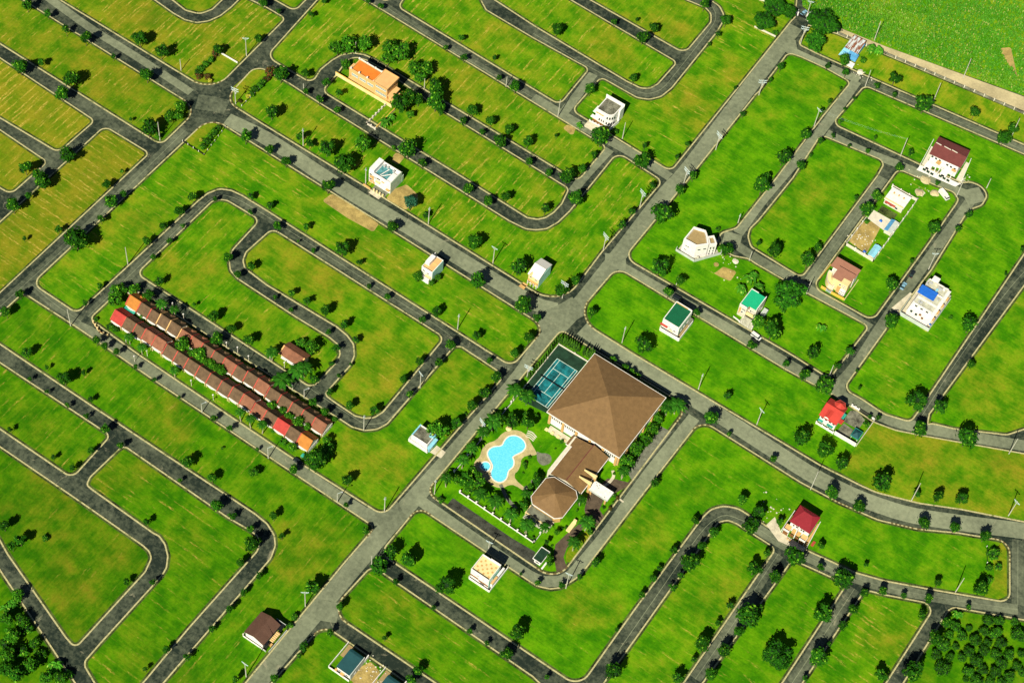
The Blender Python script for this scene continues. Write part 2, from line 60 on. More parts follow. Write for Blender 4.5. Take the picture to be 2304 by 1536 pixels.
BLOCKS = [
  (0.6,0.6,1,0.2,'-247,12,40',"-362.5,17.2,0;-192.6,17,9;-192.2,-10.9,4;-335.4,-11.1,0"),
  (1,0.9,1,0.1,'',"-330.6,-16.1,0;-225.6,-18.3,3;-226.2,-43.3,4;-301.7,-46.1,0"),
  (0.95,0.6,1,0.15,'',"-299.4,-48.4,0;-226.4,-49.9,3;-226.8,-74.4,4;-272.5,-76.4,0"),
  (0.85,0.8,0,0.2,'-210,-70,30;-209,-32,30',"-220.6,-17.9,4;-193.2,-17.3,3;-194,-158,0;-220.6,-130.3,0"),
  (0.62,0.75,1,0.15,'-243,41,34',"-310.6,27.6,0;-194,28.1,12;-195.9,87.4,3;-208.2,87.2,0;-222.3,85.7,0;-222.1,81.6,0;-221.9,75.9,2;-222.5,68.6,3;-224.7,62.5,4;-228.4,58.2,4;-233.9,56.1,4;-241.1,55.9,3;-247.4,56.4,0;-283.9,59.1,0"),
  (0.6,0.4,1,0.15,'',"-266.4,65.5,0;-247.5,61.7,0;-237.6,60.4,4;-230.3,63,6;-227.5,69.4,4;-227.7,77.6,0;-227.3,97,0"),
  (0.5,0.3,1,0.1,'',"-221.1,92.8,0;-195.3,93.3,4;-196.1,114.4,0"),
  (0.5,0.7,1,0.05,'-96,107,36',"-192.6,115.3,0;-188.5,61.7,6;-160.1,62,7;-162.4,71.8,3;-161.6,79.9,3;-160.2,85.3,4;-156.7,89.6,5;-151.9,92.1,5;-146.1,92.8,4;-26.1,92.1,4;-26.5,118.5,3;-158.4,121.5,0;-182.3,121.7,0"),
  (0.46,0.7,1,0.05,'-79,83,26',"-154.2,61.2,4;-154.9,73.1,0;-155.9,79.8,3;-156.4,85,4;-154.4,89,5;-148.7,90.7,4;-139.9,91.1,0;-100.8,87.9,0;-48,87,0;-26.9,86.6,3;-24.6,76.8,3;-24.8,70.3,4;-26.1,65.5,4;-28.5,62.3,4;-33.1,60,0;-70.5,60.7,0"),
  (0.42,0.65,1,0.05,'-148,47,28',"-187,28.1,8;-189,55.3,6;-169,55.9,0;-154.6,55.4,0;-78.2,54.6,0;-38.7,54,3;-30.2,54.9,3;-26.3,57.2,4;-22.8,60.7,4;-20.7,67.1,4;-20,75.7,4;-21.3,119.1,5;5.8,117.8,4;5.4,65.7,0;7.2,27.7,14;-92.2,28.3,0;-160.8,28,0"),
  (0.42,0.55,0,0.05,'-171,-56,26;-76,-4,26',"-185.6,16.9,9;-112.9,16.7,0;8,15.7,7;7.8,-11.2,5;-117.8,-10.6,0;-130,-10.5,0;-144.3,-10.7,4;-149.9,-11.4,5;-154.7,-13.9,5;-157.2,-19.1,4;-157.9,-24.8,4;-159.3,-78.8,0;-159.9,-105,4;-186.7,-105,5;-186.5,-80.3,0"),
  (0.42,0.5,1,0.1,'-136,-57,24',"-154.1,-73.2,4;-153.4,-21.2,4;-151.2,-18.1,4;-147.8,-16.4,4;-128.9,-15.9,4;-128.2,-36.3,5;-126,-41.8,4;-121.9,-45.9,4;-116.5,-47.3,3;-83.9,-47.6,0;-65.7,-47.1,4;-59.7,-47.8,4;-55.7,-51.5,4;-54.6,-56.5,4;-54.8,-73,4"),
  (0.5,0.4,0,0.05,'-90,-18,34;-42,-50,30',"-122.1,-16.2,4;-24.6,-16.3,4;-23.4,-63.7,4;-24.8,-68.4,4;-27.8,-71.1,5;-32.1,-72.8,4;-44.7,-72.6,0;-49.4,-72.2,4;-49.5,-53.3,4;-51.1,-48.5,4;-54.9,-44.1,4;-59.8,-42.2,4;-66.2,-41.4,4;-104.4,-42.7,0;-117.9,-41.6,4;-121.4,-38.7,4;-123.3,-34.1,4"),
  (0.4,0.35,0,0.1,'-7,-33,24;-15,-84,26',"-154.5,-103.8,3;-153.9,-79,4;-61.3,-78,0;-36.1,-77.3,3;-29.9,-77.3,4;-24.7,-75.5,5;-20.9,-71.9,5;-19.1,-67.3,4;-19.2,-15.6,4;7.8,-16.2,4;6.8,-103.9,5;-38.6,-105.2,0;-124.8,-105,0"),
  (0.32,0.5,1,0.3,'-98,-128,30;-7,-134,26',"-186.4,-110.4,3;-154.2,-109.8,0;-111.2,-110.2,0;-8.2,-109.8,0;7.2,-109.7,3;6.9,-131.8,0;7.8,-210.1,0;-18.6,-229.1,0;-18.9,-149.2,0;-19,-146.9,5;-21,-141.5,5;-24.1,-138.2,5;-29.7,-135.8,5;-36.5,-135.2,0;-122,-136.5,0;-186.8,-137,3"),
  (0.34,0.5,1,0.35,'',"-207.5,-143.9,0;-107.8,-142.1,3;-106.9,-167.6,4;-183.8,-168.5,0"),
  (0.32,0.55,0,0.35,'-95,-154,22',"-101.1,-142.4,3;-44.5,-142.6,0;-34.2,-141.8,3;-29,-141.9,4;-25.8,-144.5,4;-24.7,-147.9,3;-25.1,-190.2,0;-24,-233.2,0;-26.8,-235.2,0;-47.2,-227.5,3;-49.1,-225.6,4;-49.3,-216.2,0;-49.1,-179.5,4;-49.9,-175.6,4;-52.8,-171.3,4;-57.1,-168,4;-61.3,-166.6,3;-64.1,-167,0;-97.2,-166.7,0;-100.6,-166.5,3;-102,-162.5,3"),
  (0.42,0.3,1,0.5,'-65,-209,28;-105,-180,20',"-178.3,-174.3,0;-115.9,-173.4,0;-94.1,-173.2,0;-64,-173.2,3;-60.2,-173.6,4;-57,-175.4,4;-54.9,-182,4;-55.1,-223.9,5;-61.8,-222.5,0;-104.6,-209.2,0;-110.5,-206.8,0;-133,-198.4,0;-169.3,-183.6,0"),
  (0.3,0.1,1,0.5,'',"-156,-197.5,0;-102.4,-215.5,0;-45.3,-234.3,0;-31.6,-238.7,0;-81.1,-275.3,0"),
  (0.08,0,1,0,'',"13.6,18.8,3;81,19.5,7;81.6,-85.6,8.5;13.7,-84.4,5"),
  (0.27,0.3,0,0.05,'97,-46,24;100,-87,22',"15.2,-91.1,5;75.7,-91.4,4;78,-90.5,4;81.1,-89.1,4;84,-86.2,4;86,-81,4;87.3,-76.8,2;87.8,-13.7,0;88.3,17.4,7;139.1,17,0;144.7,17.4,20;157.4,18.4,20;175.1,21.3,20;190.9,27.7,20;206.2,36.9,0;226.1,46.7,6;239.3,20.4,5;208.4,5.2,0;191.6,-2.7,10;179.9,-6.8,10;157.2,-10.4,0;131.4,-10.8,8;124.5,-10.8,8;119.1,-13.3,8;115.5,-17.9,8;114.7,-23.7,6;114.4,-77.3,0;114.9,-118.5,7;15.3,-118.6,5"),
  (0.3,0.5,0,0.25,'35,-142,26',"16.1,-124.4,4;97,-125.1,0;118.8,-128.8,0;88,-150.8,0;14.8,-151.6,8"),
  (0.34,0.3,0,0.25,'21,-170,16',"16.1,-157,6;60.1,-157.1,0;78.7,-157.3,0;14.8,-204.5,0;15.4,-181.9,0"),
  (0.3,0.45,0,0.05,'137,-50,22',"120.6,-25.7,0;120.5,-21.4,4;123.4,-17.6,5;127.6,-16.8,4;147.3,-16.8,3;147.6,-91.4,0;147.5,-106.4,0;121.1,-125.9,0;121.1,-111,0"),
  (0.26,0.35,0,0.15,'',"154.9,-17.2,3;158,-16.6,0;165.1,-15.4,0;173.6,-14.1,0;179.6,-13.7,3;179.8,-67.6,0;179.8,-82.6,0;152.8,-102.5,0"),
  (0.34,0.55,0,0.1,'198,-24,22',"186.4,-10.9,3;195.2,-7.4,0;214.4,1.5,4;214.1,-41.2,0;214,-57.3,0;185.7,-78.2,0"),
  (0.35,0.2,0,0.25,'',"219.1,4,5;247.1,17.4,0;271.7,28.9,0;286.9,-3.5,0;219.2,-53.5,0"),
  (0.2,0.25,0,0,'116,49,14',"15,62.8,6;105.6,62.7,0;129.2,64.2,0;150.6,62.9,10;160.4,65.2,10;172.1,70.5,10;211.6,89.4,0;237,102.8,0;252.1,70.7,0;226.9,58.4,0;202.1,47.2,10;186.1,38.8,20;168.6,32.1,20;161.8,31,10;142.2,28.9,0;47.8,27.3,0;14.5,27.5,12"),
  (0.24,0.25,0,0,'35,210,24;20,189,26',"14.6,68.8,6;104.1,70.4,0;123.9,69.9,4;124.8,106.1,3;92.4,104.5,0;65.9,104.1,0;61,104.4,5;54.1,101.2,5;47.3,102.5,6;44.5,104.9,5;43.6,108.7,5;48,115.6,5;47.9,153.4,0;46.8,199.9,0;47.1,228.1,3;32.7,228.3,0;18.8,226.9,0;11.9,225.3,6;13.2,192.9,0;12.9,191.7,0;14.1,130.9,0;14.5,96.3,0"),
  (0.26,0.25,0,0,'66,157,26;59,136,16',"51.1,189.6,4;53.5,157.8,0;53.2,126,3;52.5,119.1,5;54.2,114.5,5;58.4,110.3,4;79.1,109.8,0;86.6,109.8,4;86,184.1,0;84.9,194.9,4"),
  (0.2,0.3,0,0,'106,172,12',"91.4,194.7,4;111.9,197.4,5;119.8,199.1,4;124.1,196.4,5;124.4,192.7,4;124.7,160,0;124.6,109.1,5;92.5,108.3,5"),
  (0.24,0.4,0,0,'143,91,34;161,96,30',"53,230.6,4;136.6,241.5,0;163.7,245.8,3;164.2,80,0;164,72.5,4;152.6,68.8,8;140.5,69.4,5;130.9,69,5;131,109.6,0;132.2,151.7,0;130.3,189.9,3;131.2,195.4,4;134,200.2,5;133.5,207.2,6;128.7,210,6;123.5,209.1,6;120.7,206,4;98.7,203.1,0;52.1,198.6,4"),
  (0.62,0.4,1,-0.2,'',"13.1,232.6,3;10.9,247.6,0;25.5,251.8,0;51.2,255.1,0;124.9,265.2,0;158.9,268.8,0;167.5,250.5,0;134.2,246.3,0;51.6,236.2,0;27.1,233.5,0"),
  (0.42,0.6,0,0,'-5,202,26;-7,163,26',"3.4,247.7,0;3.2,243.9,0;5.8,124.5,4;-52.7,126.2,4;-53.1,153.2,3;-31.7,153.4,5;-26.7,156,6;-23.2,161,6;-22,168.8,4;-23.4,212.8,0;-24.5,220.8,4;-26.6,226,5;-31.1,229.4,5;-36.9,230.3,4;-54,232.7,0;-10.2,275.8,0"),
  (0.46,0.6,1,0,'-102,145,30',"-157.7,127.4,4;-58.7,125.4,4;-60,154.1,3;-93.4,153.4,0;-122.1,153.9,3;-128.6,158.1,0;-137.2,165.7,0;-161.6,146,0"),
  (0.46,0.55,1,0,'-61,172,24',"-126.3,165,0;-123.2,161.5,0;-97.7,159.7,0;-41.7,158.3,5;-33.3,158.9,6;-29.7,161.8,5;-28.1,166.7,4;-28,184.9,3;-92.5,186.2,0;-108.2,187.1,0"),
  (0.5,0.55,1,0,'-54,199,24',"-89.2,191.8,0;-28.1,191.5,5;-28.6,218,5;-31.7,223,5;-36.2,224.8,5;-46.4,223.2,0;-61.1,226.9,0;-98.5,196.9,0"),
  (0.4,0.3,1,0,'',"-163.8,126.4,3;-163.9,134.8,0;-173.8,126.8,0"),
  (0.35,0.25,0,0,'184,116,46;192,106,30',"170.1,75.5,5;168.1,81.4,0;171.3,171.1,0;171.9,228.5,0;201.5,233.3,0;253.7,118.2,0;206.3,100,0;201.6,92.9,6;181,81.2,8;171.9,77.6,5"),
]
ROADS = [
  (4.2,0.52,"-296.1,25.6;-264.2,23.2;-236.7,23.4;-202.1,22.3"),
  (7.6,0.62,"-178.5,20.2;-156.8,23.1;-114.3,21.2;-68.6,22.3;-3.9,22.2;6.3,26.1"),
  (7.6,0.55,"6.4,242.5;8.8,182.9;11.4,128;10.2,113.4;12.4,64.7;13.1,28.2;10.9,6.4;13.6,-12.5;12.7,-63.5;11.2,-102.6;10.9,-110.3;10.8,-143.1;10.6,-180.3;11.2,-197.9"),
  (7.8,0.66,"20.9,24.9;45.2,23.8;81.4,24.3;114.6,23.5;143.4,22.7;164.8,25.5;184.6,31;206.7,42.5;228.6,54.8;253.9,66.7"),
  (5.6,0.56,"16.7,63.9;59.3,65;118.9,65.7;142.3,66.3;156.1,67.8;168.1,72.6;210,92.6;235,106.9"),
  (4.6,0.3,"-164.7,124.2;-119.9,121.2;-71.6,121.5;-71.6,121.5"),
  (5,0.52,"-71.8,121.8;-44.5,121.5;-15.4,122.8;6.9,121.8"),
  (5,0.55,"48.7,230.6;50.4,193.6;49.7,164.2;48.7,135.7;49.8,113.6"),
  (5,0.62,"10.1,226.8;29.7,228.9;49.3,231.9"),
  (5,0.34,"50.2,232.7;87.1,237.3;135.6,243.3;168.7,248"),
  (4.8,0.42,"88.6,185.3;88.9,149.1;90,110.8"),
  (4.8,0.45,"50.4,107.4;67.3,106.4;82.6,107.5;108.3,105.6;125.5,105.3"),
  (4.8,0.58,"53.2,192.1;72,193.3;95.1,198;113.4,199.4;128.3,202.2"),
  (4.8,0.46,"128.7,199.1;128.5,164.6;128.5,113.1;129.9,83.3;128.3,69.1"),
  (3.6,0.24,"178,228.2;167.9,178;166.2,156.6;165.4,111.3;166.2,78.5"),
  (5.4,0.62,"85.6,16.4;84.7,-23.7;86.3,-54.3;85,-77.9"),
  (5,0.6,"12.7,-88.5;43.1,-89.4;69.8,-89.9;76.7,-88.7;83.1,-83.6;85.6,-76.1"),
  (4.8,0.5,"-163.7,-114.8;-155,-108.1;-125.6,-107.8;-84.3,-107.2;-52.5,-107.3;-21.5,-107.5;5.4,-107"),
  (4.4,0.34,"-188,-105;-170.6,-107.1;-156.2,-106.7"),
  (4.8,0.42,"135.8,-13.7;147.3,-13.8;159,-12.5;183.7,-8.6;210.7,2.9;243,19.8"),
  (4.6,0.2,"118.7,-103.8;118,-64.3;117.2,-26.3;120.8,-16;131,-13.8"),
  (4.8,0.36,"149,-18.7;149.2,-36.4;150.2,-54.5;150.2,-87.2"),
  (4.6,0.3,"182.9,-13.2;182.8,-65.3"),
  (5.2,0.34,"228.5,49.2;242,21.8"),
  (4.4,0.26,"-155.4,-103.1;-155.7,-76;-155,-25;-153,-15.9;-145.1,-13.1;-128.3,-12.6;-61.5,-13.5;-25.8,-13.4;-14.2,-17.2;7.5,-12.7"),
  (4.8,0.32,"-189.3,2.8;-188.9,-26.5;-187.5,-66.9;-188.5,-103.7;-189,-122.3"),
  (4.4,0.22,"-17.9,-25.3;-19.1,-49.4;-19.4,-65.7;-22.3,-70.1;-26.7,-73.4;-35.3,-73.4;-47.8,-73.5;-87.4,-72.1;-145.6,-74.6"),
  (4.4,0.2,"-87.6,181.1;-50.5,180.4;-27.6,183.2"),
  (4.4,0.24,"-94.9,155.6;-61.1,154.7;-34.7,155.9;-28.3,158.6;-24.7,165.7;-25.4,184;-27,218.7;-29.8,224.4;-34.5,227.7"),
  (4.6,0.5,"-24.9,118;-25.5,95.9;-24.9,86"),
  (4.6,0.5,"-56.9,152.4;-55.2,130.4;-54.7,120.7"),
  (8.6,0.6,"125.6,198.9;131.5,206.5"),
  (8.5,0.58,"45.6,107;53.4,109.7"),
  (11,0.5,"3.8,14.9;10.1,25.1;13.2,34.6"),
  (9,0.36,"-196.3,19.6;-189,23.6;-183,25.7"),
  (8,0.6,"6.1,225.5;13.5,231.4"),
  (9,0.5,"-5.2,-112.9;2.8,-107.6;9.2,-96"),
  (9,0.46,"10.2,-153.8;18.3,-149.7"),
  (9,0.6,"9.1,62;17,67.4"),
  (7,0.52,"125.9,65.8;131.5,70.8"),
]
POLES = "-214.5,29.9,8,0;-195.9,56.4,13.3,2;-181,29.9,12,3;-194.6,-8.9,13.5,0;-155.8,90.7,8,0;-116.4,93.4,7.2,0;-160.9,56.3,5.1,0;-86,119,7.3,0;-140.4,29.8,12.9,1;-103.6,29.6,12.7,1;-55.6,119.1,12.7,0;-23.6,127.1,12.2,0;14.7,191.8,11.7,3;15.6,149.4,12.7,3;14.3,122.3,11.8,3;14.2,233.9,13,3;7.1,253,10.3,2;42.7,259.6,14.1,0;90.3,265.9,14.6,0;53.8,229.8,12.4,0;85.5,242.7,14,0;126.7,247.3,13.9,0;46.1,192,12.9,2;88.8,202,13.8,0;46.6,118.7,7.1,1;-160,-71.4,13.2,0;-158.1,-111.2,13.1,0;-84.9,-110.5,7.3,4;-48.6,-111,8.9,4;-12.7,-110.1,7.7,4;5.6,-101.8,12.8,1;-24.8,-75.9,12.7,1;-18.2,-44.2,12.4,2;17.4,-82.6,12.7,1;16.6,-47.6,12.8,3;15.8,-11.2,9.5,3;-54.9,-78.5,6.7,4;-67.2,29.2,12.9,1;-31,29.4,12.7,2;-22.9,-9.6,12.3,1;5,98.1,12.3,3;5,66.7,12.3,3;4.8,33,12.9,3;42.2,71,6.8,0;61.9,103.4,7.2,0;92.5,103.8,10.3,0;39.4,29.4,13.2,1;131.3,151,13.1,2;122.1,197,14.7,0;131.4,210.9,7.5,0;79.6,29.6,13.1,1;109.6,29.9,12.8,2;122.7,72.1,7.9,0;144.7,16.3,16,0;182.5,38.1,15.6,0;219.9,57.2,13.1,2;206.3,84.9,13.4,0;5.9,-193,13.5,2;5.9,-155.4,13.8,2;16.2,-124.8,8.5,0;50.9,-90.9,9.3,2;86.1,-85.4,13.9,2;218,11.1,13.3,0"
PAINTED = "6,29,8;6,14,8;17,31,9;-195,14,8;-197,29,9;-185,31,8;-184,15,9;16,-92,7;17,-150,8;17,-158,6;7,-111,5;89,16,5;81,15,7;78,-84,8;187,27,8;227,44,8;161,19,8;80,27,9;16,-82,5"
LAMPS = "-129,-77.3;-121.5,-78.9;-97.3,-78.9;-92,-77.9;-133.6,-103.1;-121.7,-102.9;-124.2,-108.3;-97,-103;-85,-102.9;-61.2,-78.6;-85.4,-78.5;-78.4,-72.5;-71.1,-71.7"
AREAS = {
  'dirt': ["-113.6,9.8;-112.7,15.6;-104,16.5;-85.1,15.3;-84.4,10;-98.4,9.1","-91.3,28.9;-91.6,35.5;-88.5,41.4;-80.7,39.8;-78.8,35.3;-80.2,29.2","-49.7,114.7;-49.4,117.6;-45,119.2;-43.2,113.5","47.6,87;52.7,86.9;54.1,92.9;60.6,94.6;60.9,87.9;56.3,87.2","49.3,91.6;50.5,93.7;52.5,92.4;51.3,90.3","39.2,-169.5;39.2,-163.4;41.4,-158.7;47,-160.1;49.1,-165.9;43.5,-170.6","93.5,141.8;92.6,154.9;96.8,158.9;101.6,159;103.8,140.5","-102.2,48;-103.7,51.4;-103.6,53.7;-98.9,53.9;-98.4,48.1","95.9,295.2;100.3,299.7;110.7,285.5;113.3,282.8;104.6,288.4"],
  'olive': ["150.3,46.6;150.3,62.3;162.9,66;183.9,75.7;211.8,88.9;239.5,101.9;253.2,72.8;226.5,59.1;201.9,47.5;185.9,39.2;168.4,32.6;150.1,31.3"],
  'garden': ["-204.8,41.6;-206,49.4;-196.1,50;-195,36.5;-195.9,33.7;-200.6,35.1","-188.6,37.4;-187.8,52;-183,54.8;-182.4,40.3;-180.7,31.5;-183.1,30.6","-185.7,-1.3;-185.5,9.7;-183.4,13.8;-179.8,15.2;-180.1,5.1;-178.5,-1.5","222.1,37.5;223.3,43.9;226.4,42.2;236.4,22.8;234.2,18.9;228.9,16.5;228.8,26.4","79.3,-75.1;77.5,-72.3;76.9,-69.3;78.2,-57.5;81.4,-56.3;81.4,-70.6;81.3,-74.8"],
  'sand': ["21,253.7;25.8,256;48.8,259.6;120.4,274.3;156.6,278.8;160.9,269.7;124.5,266;51.5,255.8;26.9,252.9"],
  'field': ["-10.2,275.8;2.5,256.6;20.9,253.9;25.7,256.2;48.7,259.7;120.1,274.8;156.4,279.3;92.1,416.4;-32.7,314.8"],
  'deck': ["22.6,-61.6;21.8,-59.1;22.3,-56.3;20.9,-53;20.9,-49.1;23.3,-45.7;23.3,-40.8;25.5,-37.4;28.4,-35.5;32.3,-35.4;36.3,-37.8;39.7,-39.5;41.5,-41;37.6,-44;37.1,-46.8;38.5,-49;39.3,-52.2;38.8,-54.3;40.7,-56.4;46.6,-57.1;48.3,-58.7;41.9,-58.6;40,-60.1;38.8,-63.1;35.4,-64.6;31,-64.4;25.6,-63.6"],
  'pool': ["34.6,-39.8;32.2,-38.4;29.3,-38.5;27.8,-39.4;26.6,-40.8;26.3,-43.4;27.2,-46.5;24.3,-48.8;23.5,-51.5;24.4,-53.6;26.8,-55;29.2,-56.3;30.1,-57.7;30.4,-59.6;31.9,-61.6;35.1,-62;37,-60.5;37.3,-57.9;35.6,-54.6;36.4,-51.9;35.1,-49.4;33.3,-48.3;33.7,-46.6;35.2,-43.6;35.3,-41.4","25.1,-59.8;24.9,-58.2;25.8,-56.9;27.4,-56.6;28.7,-57.7;29,-59.8;27.7,-60.6;25.9,-60.6"],
  'plaza': ["39.9,-39.4;42.2,-39.2;43.9,-37.8;46.3,-37.4;48.1,-39.5;47.8,-41.8;46,-44;43.1,-43.3;41.5,-41.3"],
  'court_out': ["17.5,11.1;32.4,11.4;33,-21.2;19.2,-22.9;17.8,-12.8"],
  'parking2': ["76.3,3.5;81.7,4;81.4,-26.9;77,-24.6"],
  'parking': ["24.6,-84.6;24.7,-79.4;54.9,-79.9;66.9,-79.3;67.5,-82.3;71.6,-84.3;58.4,-84.9"],
  'drive': ["81.9,-27.6;74.3,-30.5;71.8,-32.1;69.4,-43.7;72.2,-50.6;75.1,-53.2;72.5,-64.3;71.5,-71.4;73.6,-75.9;79,-81.7;80.7,-79.1;81.3,-77.4;77.5,-74.3;76.2,-69.9;76.6,-58.2;76.2,-52.3;80.3,-54;81.3,-48.5;77.3,-46.7;76.1,-41.4"],
}

def pts(s):
    return [tuple(float(v) for v in t.split(',')) for t in s.split(';') if t]

# ---------------------------------------------------------------- helpers
def col4(c): return (c[0], c[1], c[2], 1)

class NT:
    """small node-tree builder"""
    def __init__(s, name):
        s.m = bpy.data.materials.new(name); s.m.use_nodes = True
        s.t = s.m.node_tree; s.p = s.t.nodes['Principled BSDF']; s.p.inputs['Roughness'].default_value = .85
        s.p.inputs['Specular IOR Level'].default_value = .2
        s.g = None
    def n(s, typ, **kw):
        n = s.t.nodes.new('ShaderNode' + typ)
        for k, v in kw.items(): setattr(n, k, v)
        return n
    def put(s, sock, v):
        if isinstance(v, bpy.types.NodeSocket): s.t.links.new(v, sock)
        elif isinstance(v, (tuple, list)) and len(v) == 3 and sock.type == 'RGBA': sock.default_value = col4(v)
        else: sock.default_value = v
    def pos(s):
        if s.g is None: s.g = s.n('NewGeometry')
        return s.g.outputs['Position']
    def rnd(s):
        s.pos(); return s.g.outputs['Random Per Island']
    def objr(s): return s.n('ObjectInfo').outputs['Random']
    def attr(s, a):
        n = s.n('Attribute', attribute_type='OBJECT'); n.attribute_name = a; return n.outputs['Fac']
    def math(s, op, a, b=0, c=0, clamp=False):
        n = s.n('Math', operation=op, use_clamp=clamp)
        s.put(n.inputs[0], a); s.put(n.inputs[1], b); s.put(n.inputs[2], c); return n.outputs[0]
    def mix(s, f, a, b, blend='MIX'):
        n = s.n('MixRGB', blend_type=blend); s.put(n.inputs[0], f); s.put(n.inputs[1], a); s.put(n.inputs[2], b); return n.outputs[0]
    def noise(s, scale, detail=4, rough=.55, vec=None, dist=0):
        n = s.n('TexNoise'); s.put(n.inputs['Scale'], scale); n.inputs['Detail'].default_value = detail
        n.inputs['Roughness'].default_value = rough; n.inputs['Distortion'].default_value = dist
        s.t.links.new(vec if vec is not None else s.pos(), n.inputs['Vector']); return n.outputs['Fac']
    def step(s, v, a, b):
        n = s.n('MapRange', interpolation_type='SMOOTHSTEP'); s.put(n.inputs[0], v); s.put(n.inputs[1], a); s.put(n.inputs[2], b); return n.outputs[0]
    def vec(s, x, y, z=0):
        n = s.n('CombineXYZ'); s.put(n.inputs[0], x); s.put(n.inputs[1], y); s.put(n.inputs[2], z); return n.outputs[0]
    def xyz(s, v=None):
        n = s.n('SeparateXYZ'); s.t.links.new(v if v is not None else s.pos(), n.inputs[0]); return n.outputs
    def bump(s, h, st=.3, d=.1):
        n = s.n('Bump'); n.inputs['Strength'].default_value = st; n.inputs['Distance'].default_value = d
        s.t.links.new(h, n.inputs['Height']); s.t.links.new(n.outputs[0], s.p.inputs['Normal'])
    def out(s, c, rough=None):
        s.put(s.p.inputs['Base Color'], c)
        if rough is not None: s.put(s.p.inputs['Roughness'], rough)
        return s.m

def plain(name, c, var=.18, scale=.6, rough=.8, spec=.2, bump=0):
    t = NT(name)
    n = t.noise(scale, 5, .62); n2 = t.noise(scale * 9, 3, .6)
    f = t.math('ADD', t.math('MULTIPLY', n, .65), t.math('MULTIPLY', n2, .35))
    lo = tuple(v * (1 - var * 1.5) for v in c); hi = tuple(min(.95, v * (1 + var)) for v in c)
    t.p.inputs['Specular IOR Level'].default_value = spec
    if bump: t.bump(n2, bump, .05)
    return t.out(t.mix(t.step(f, .3, .7), lo, hi), rough)

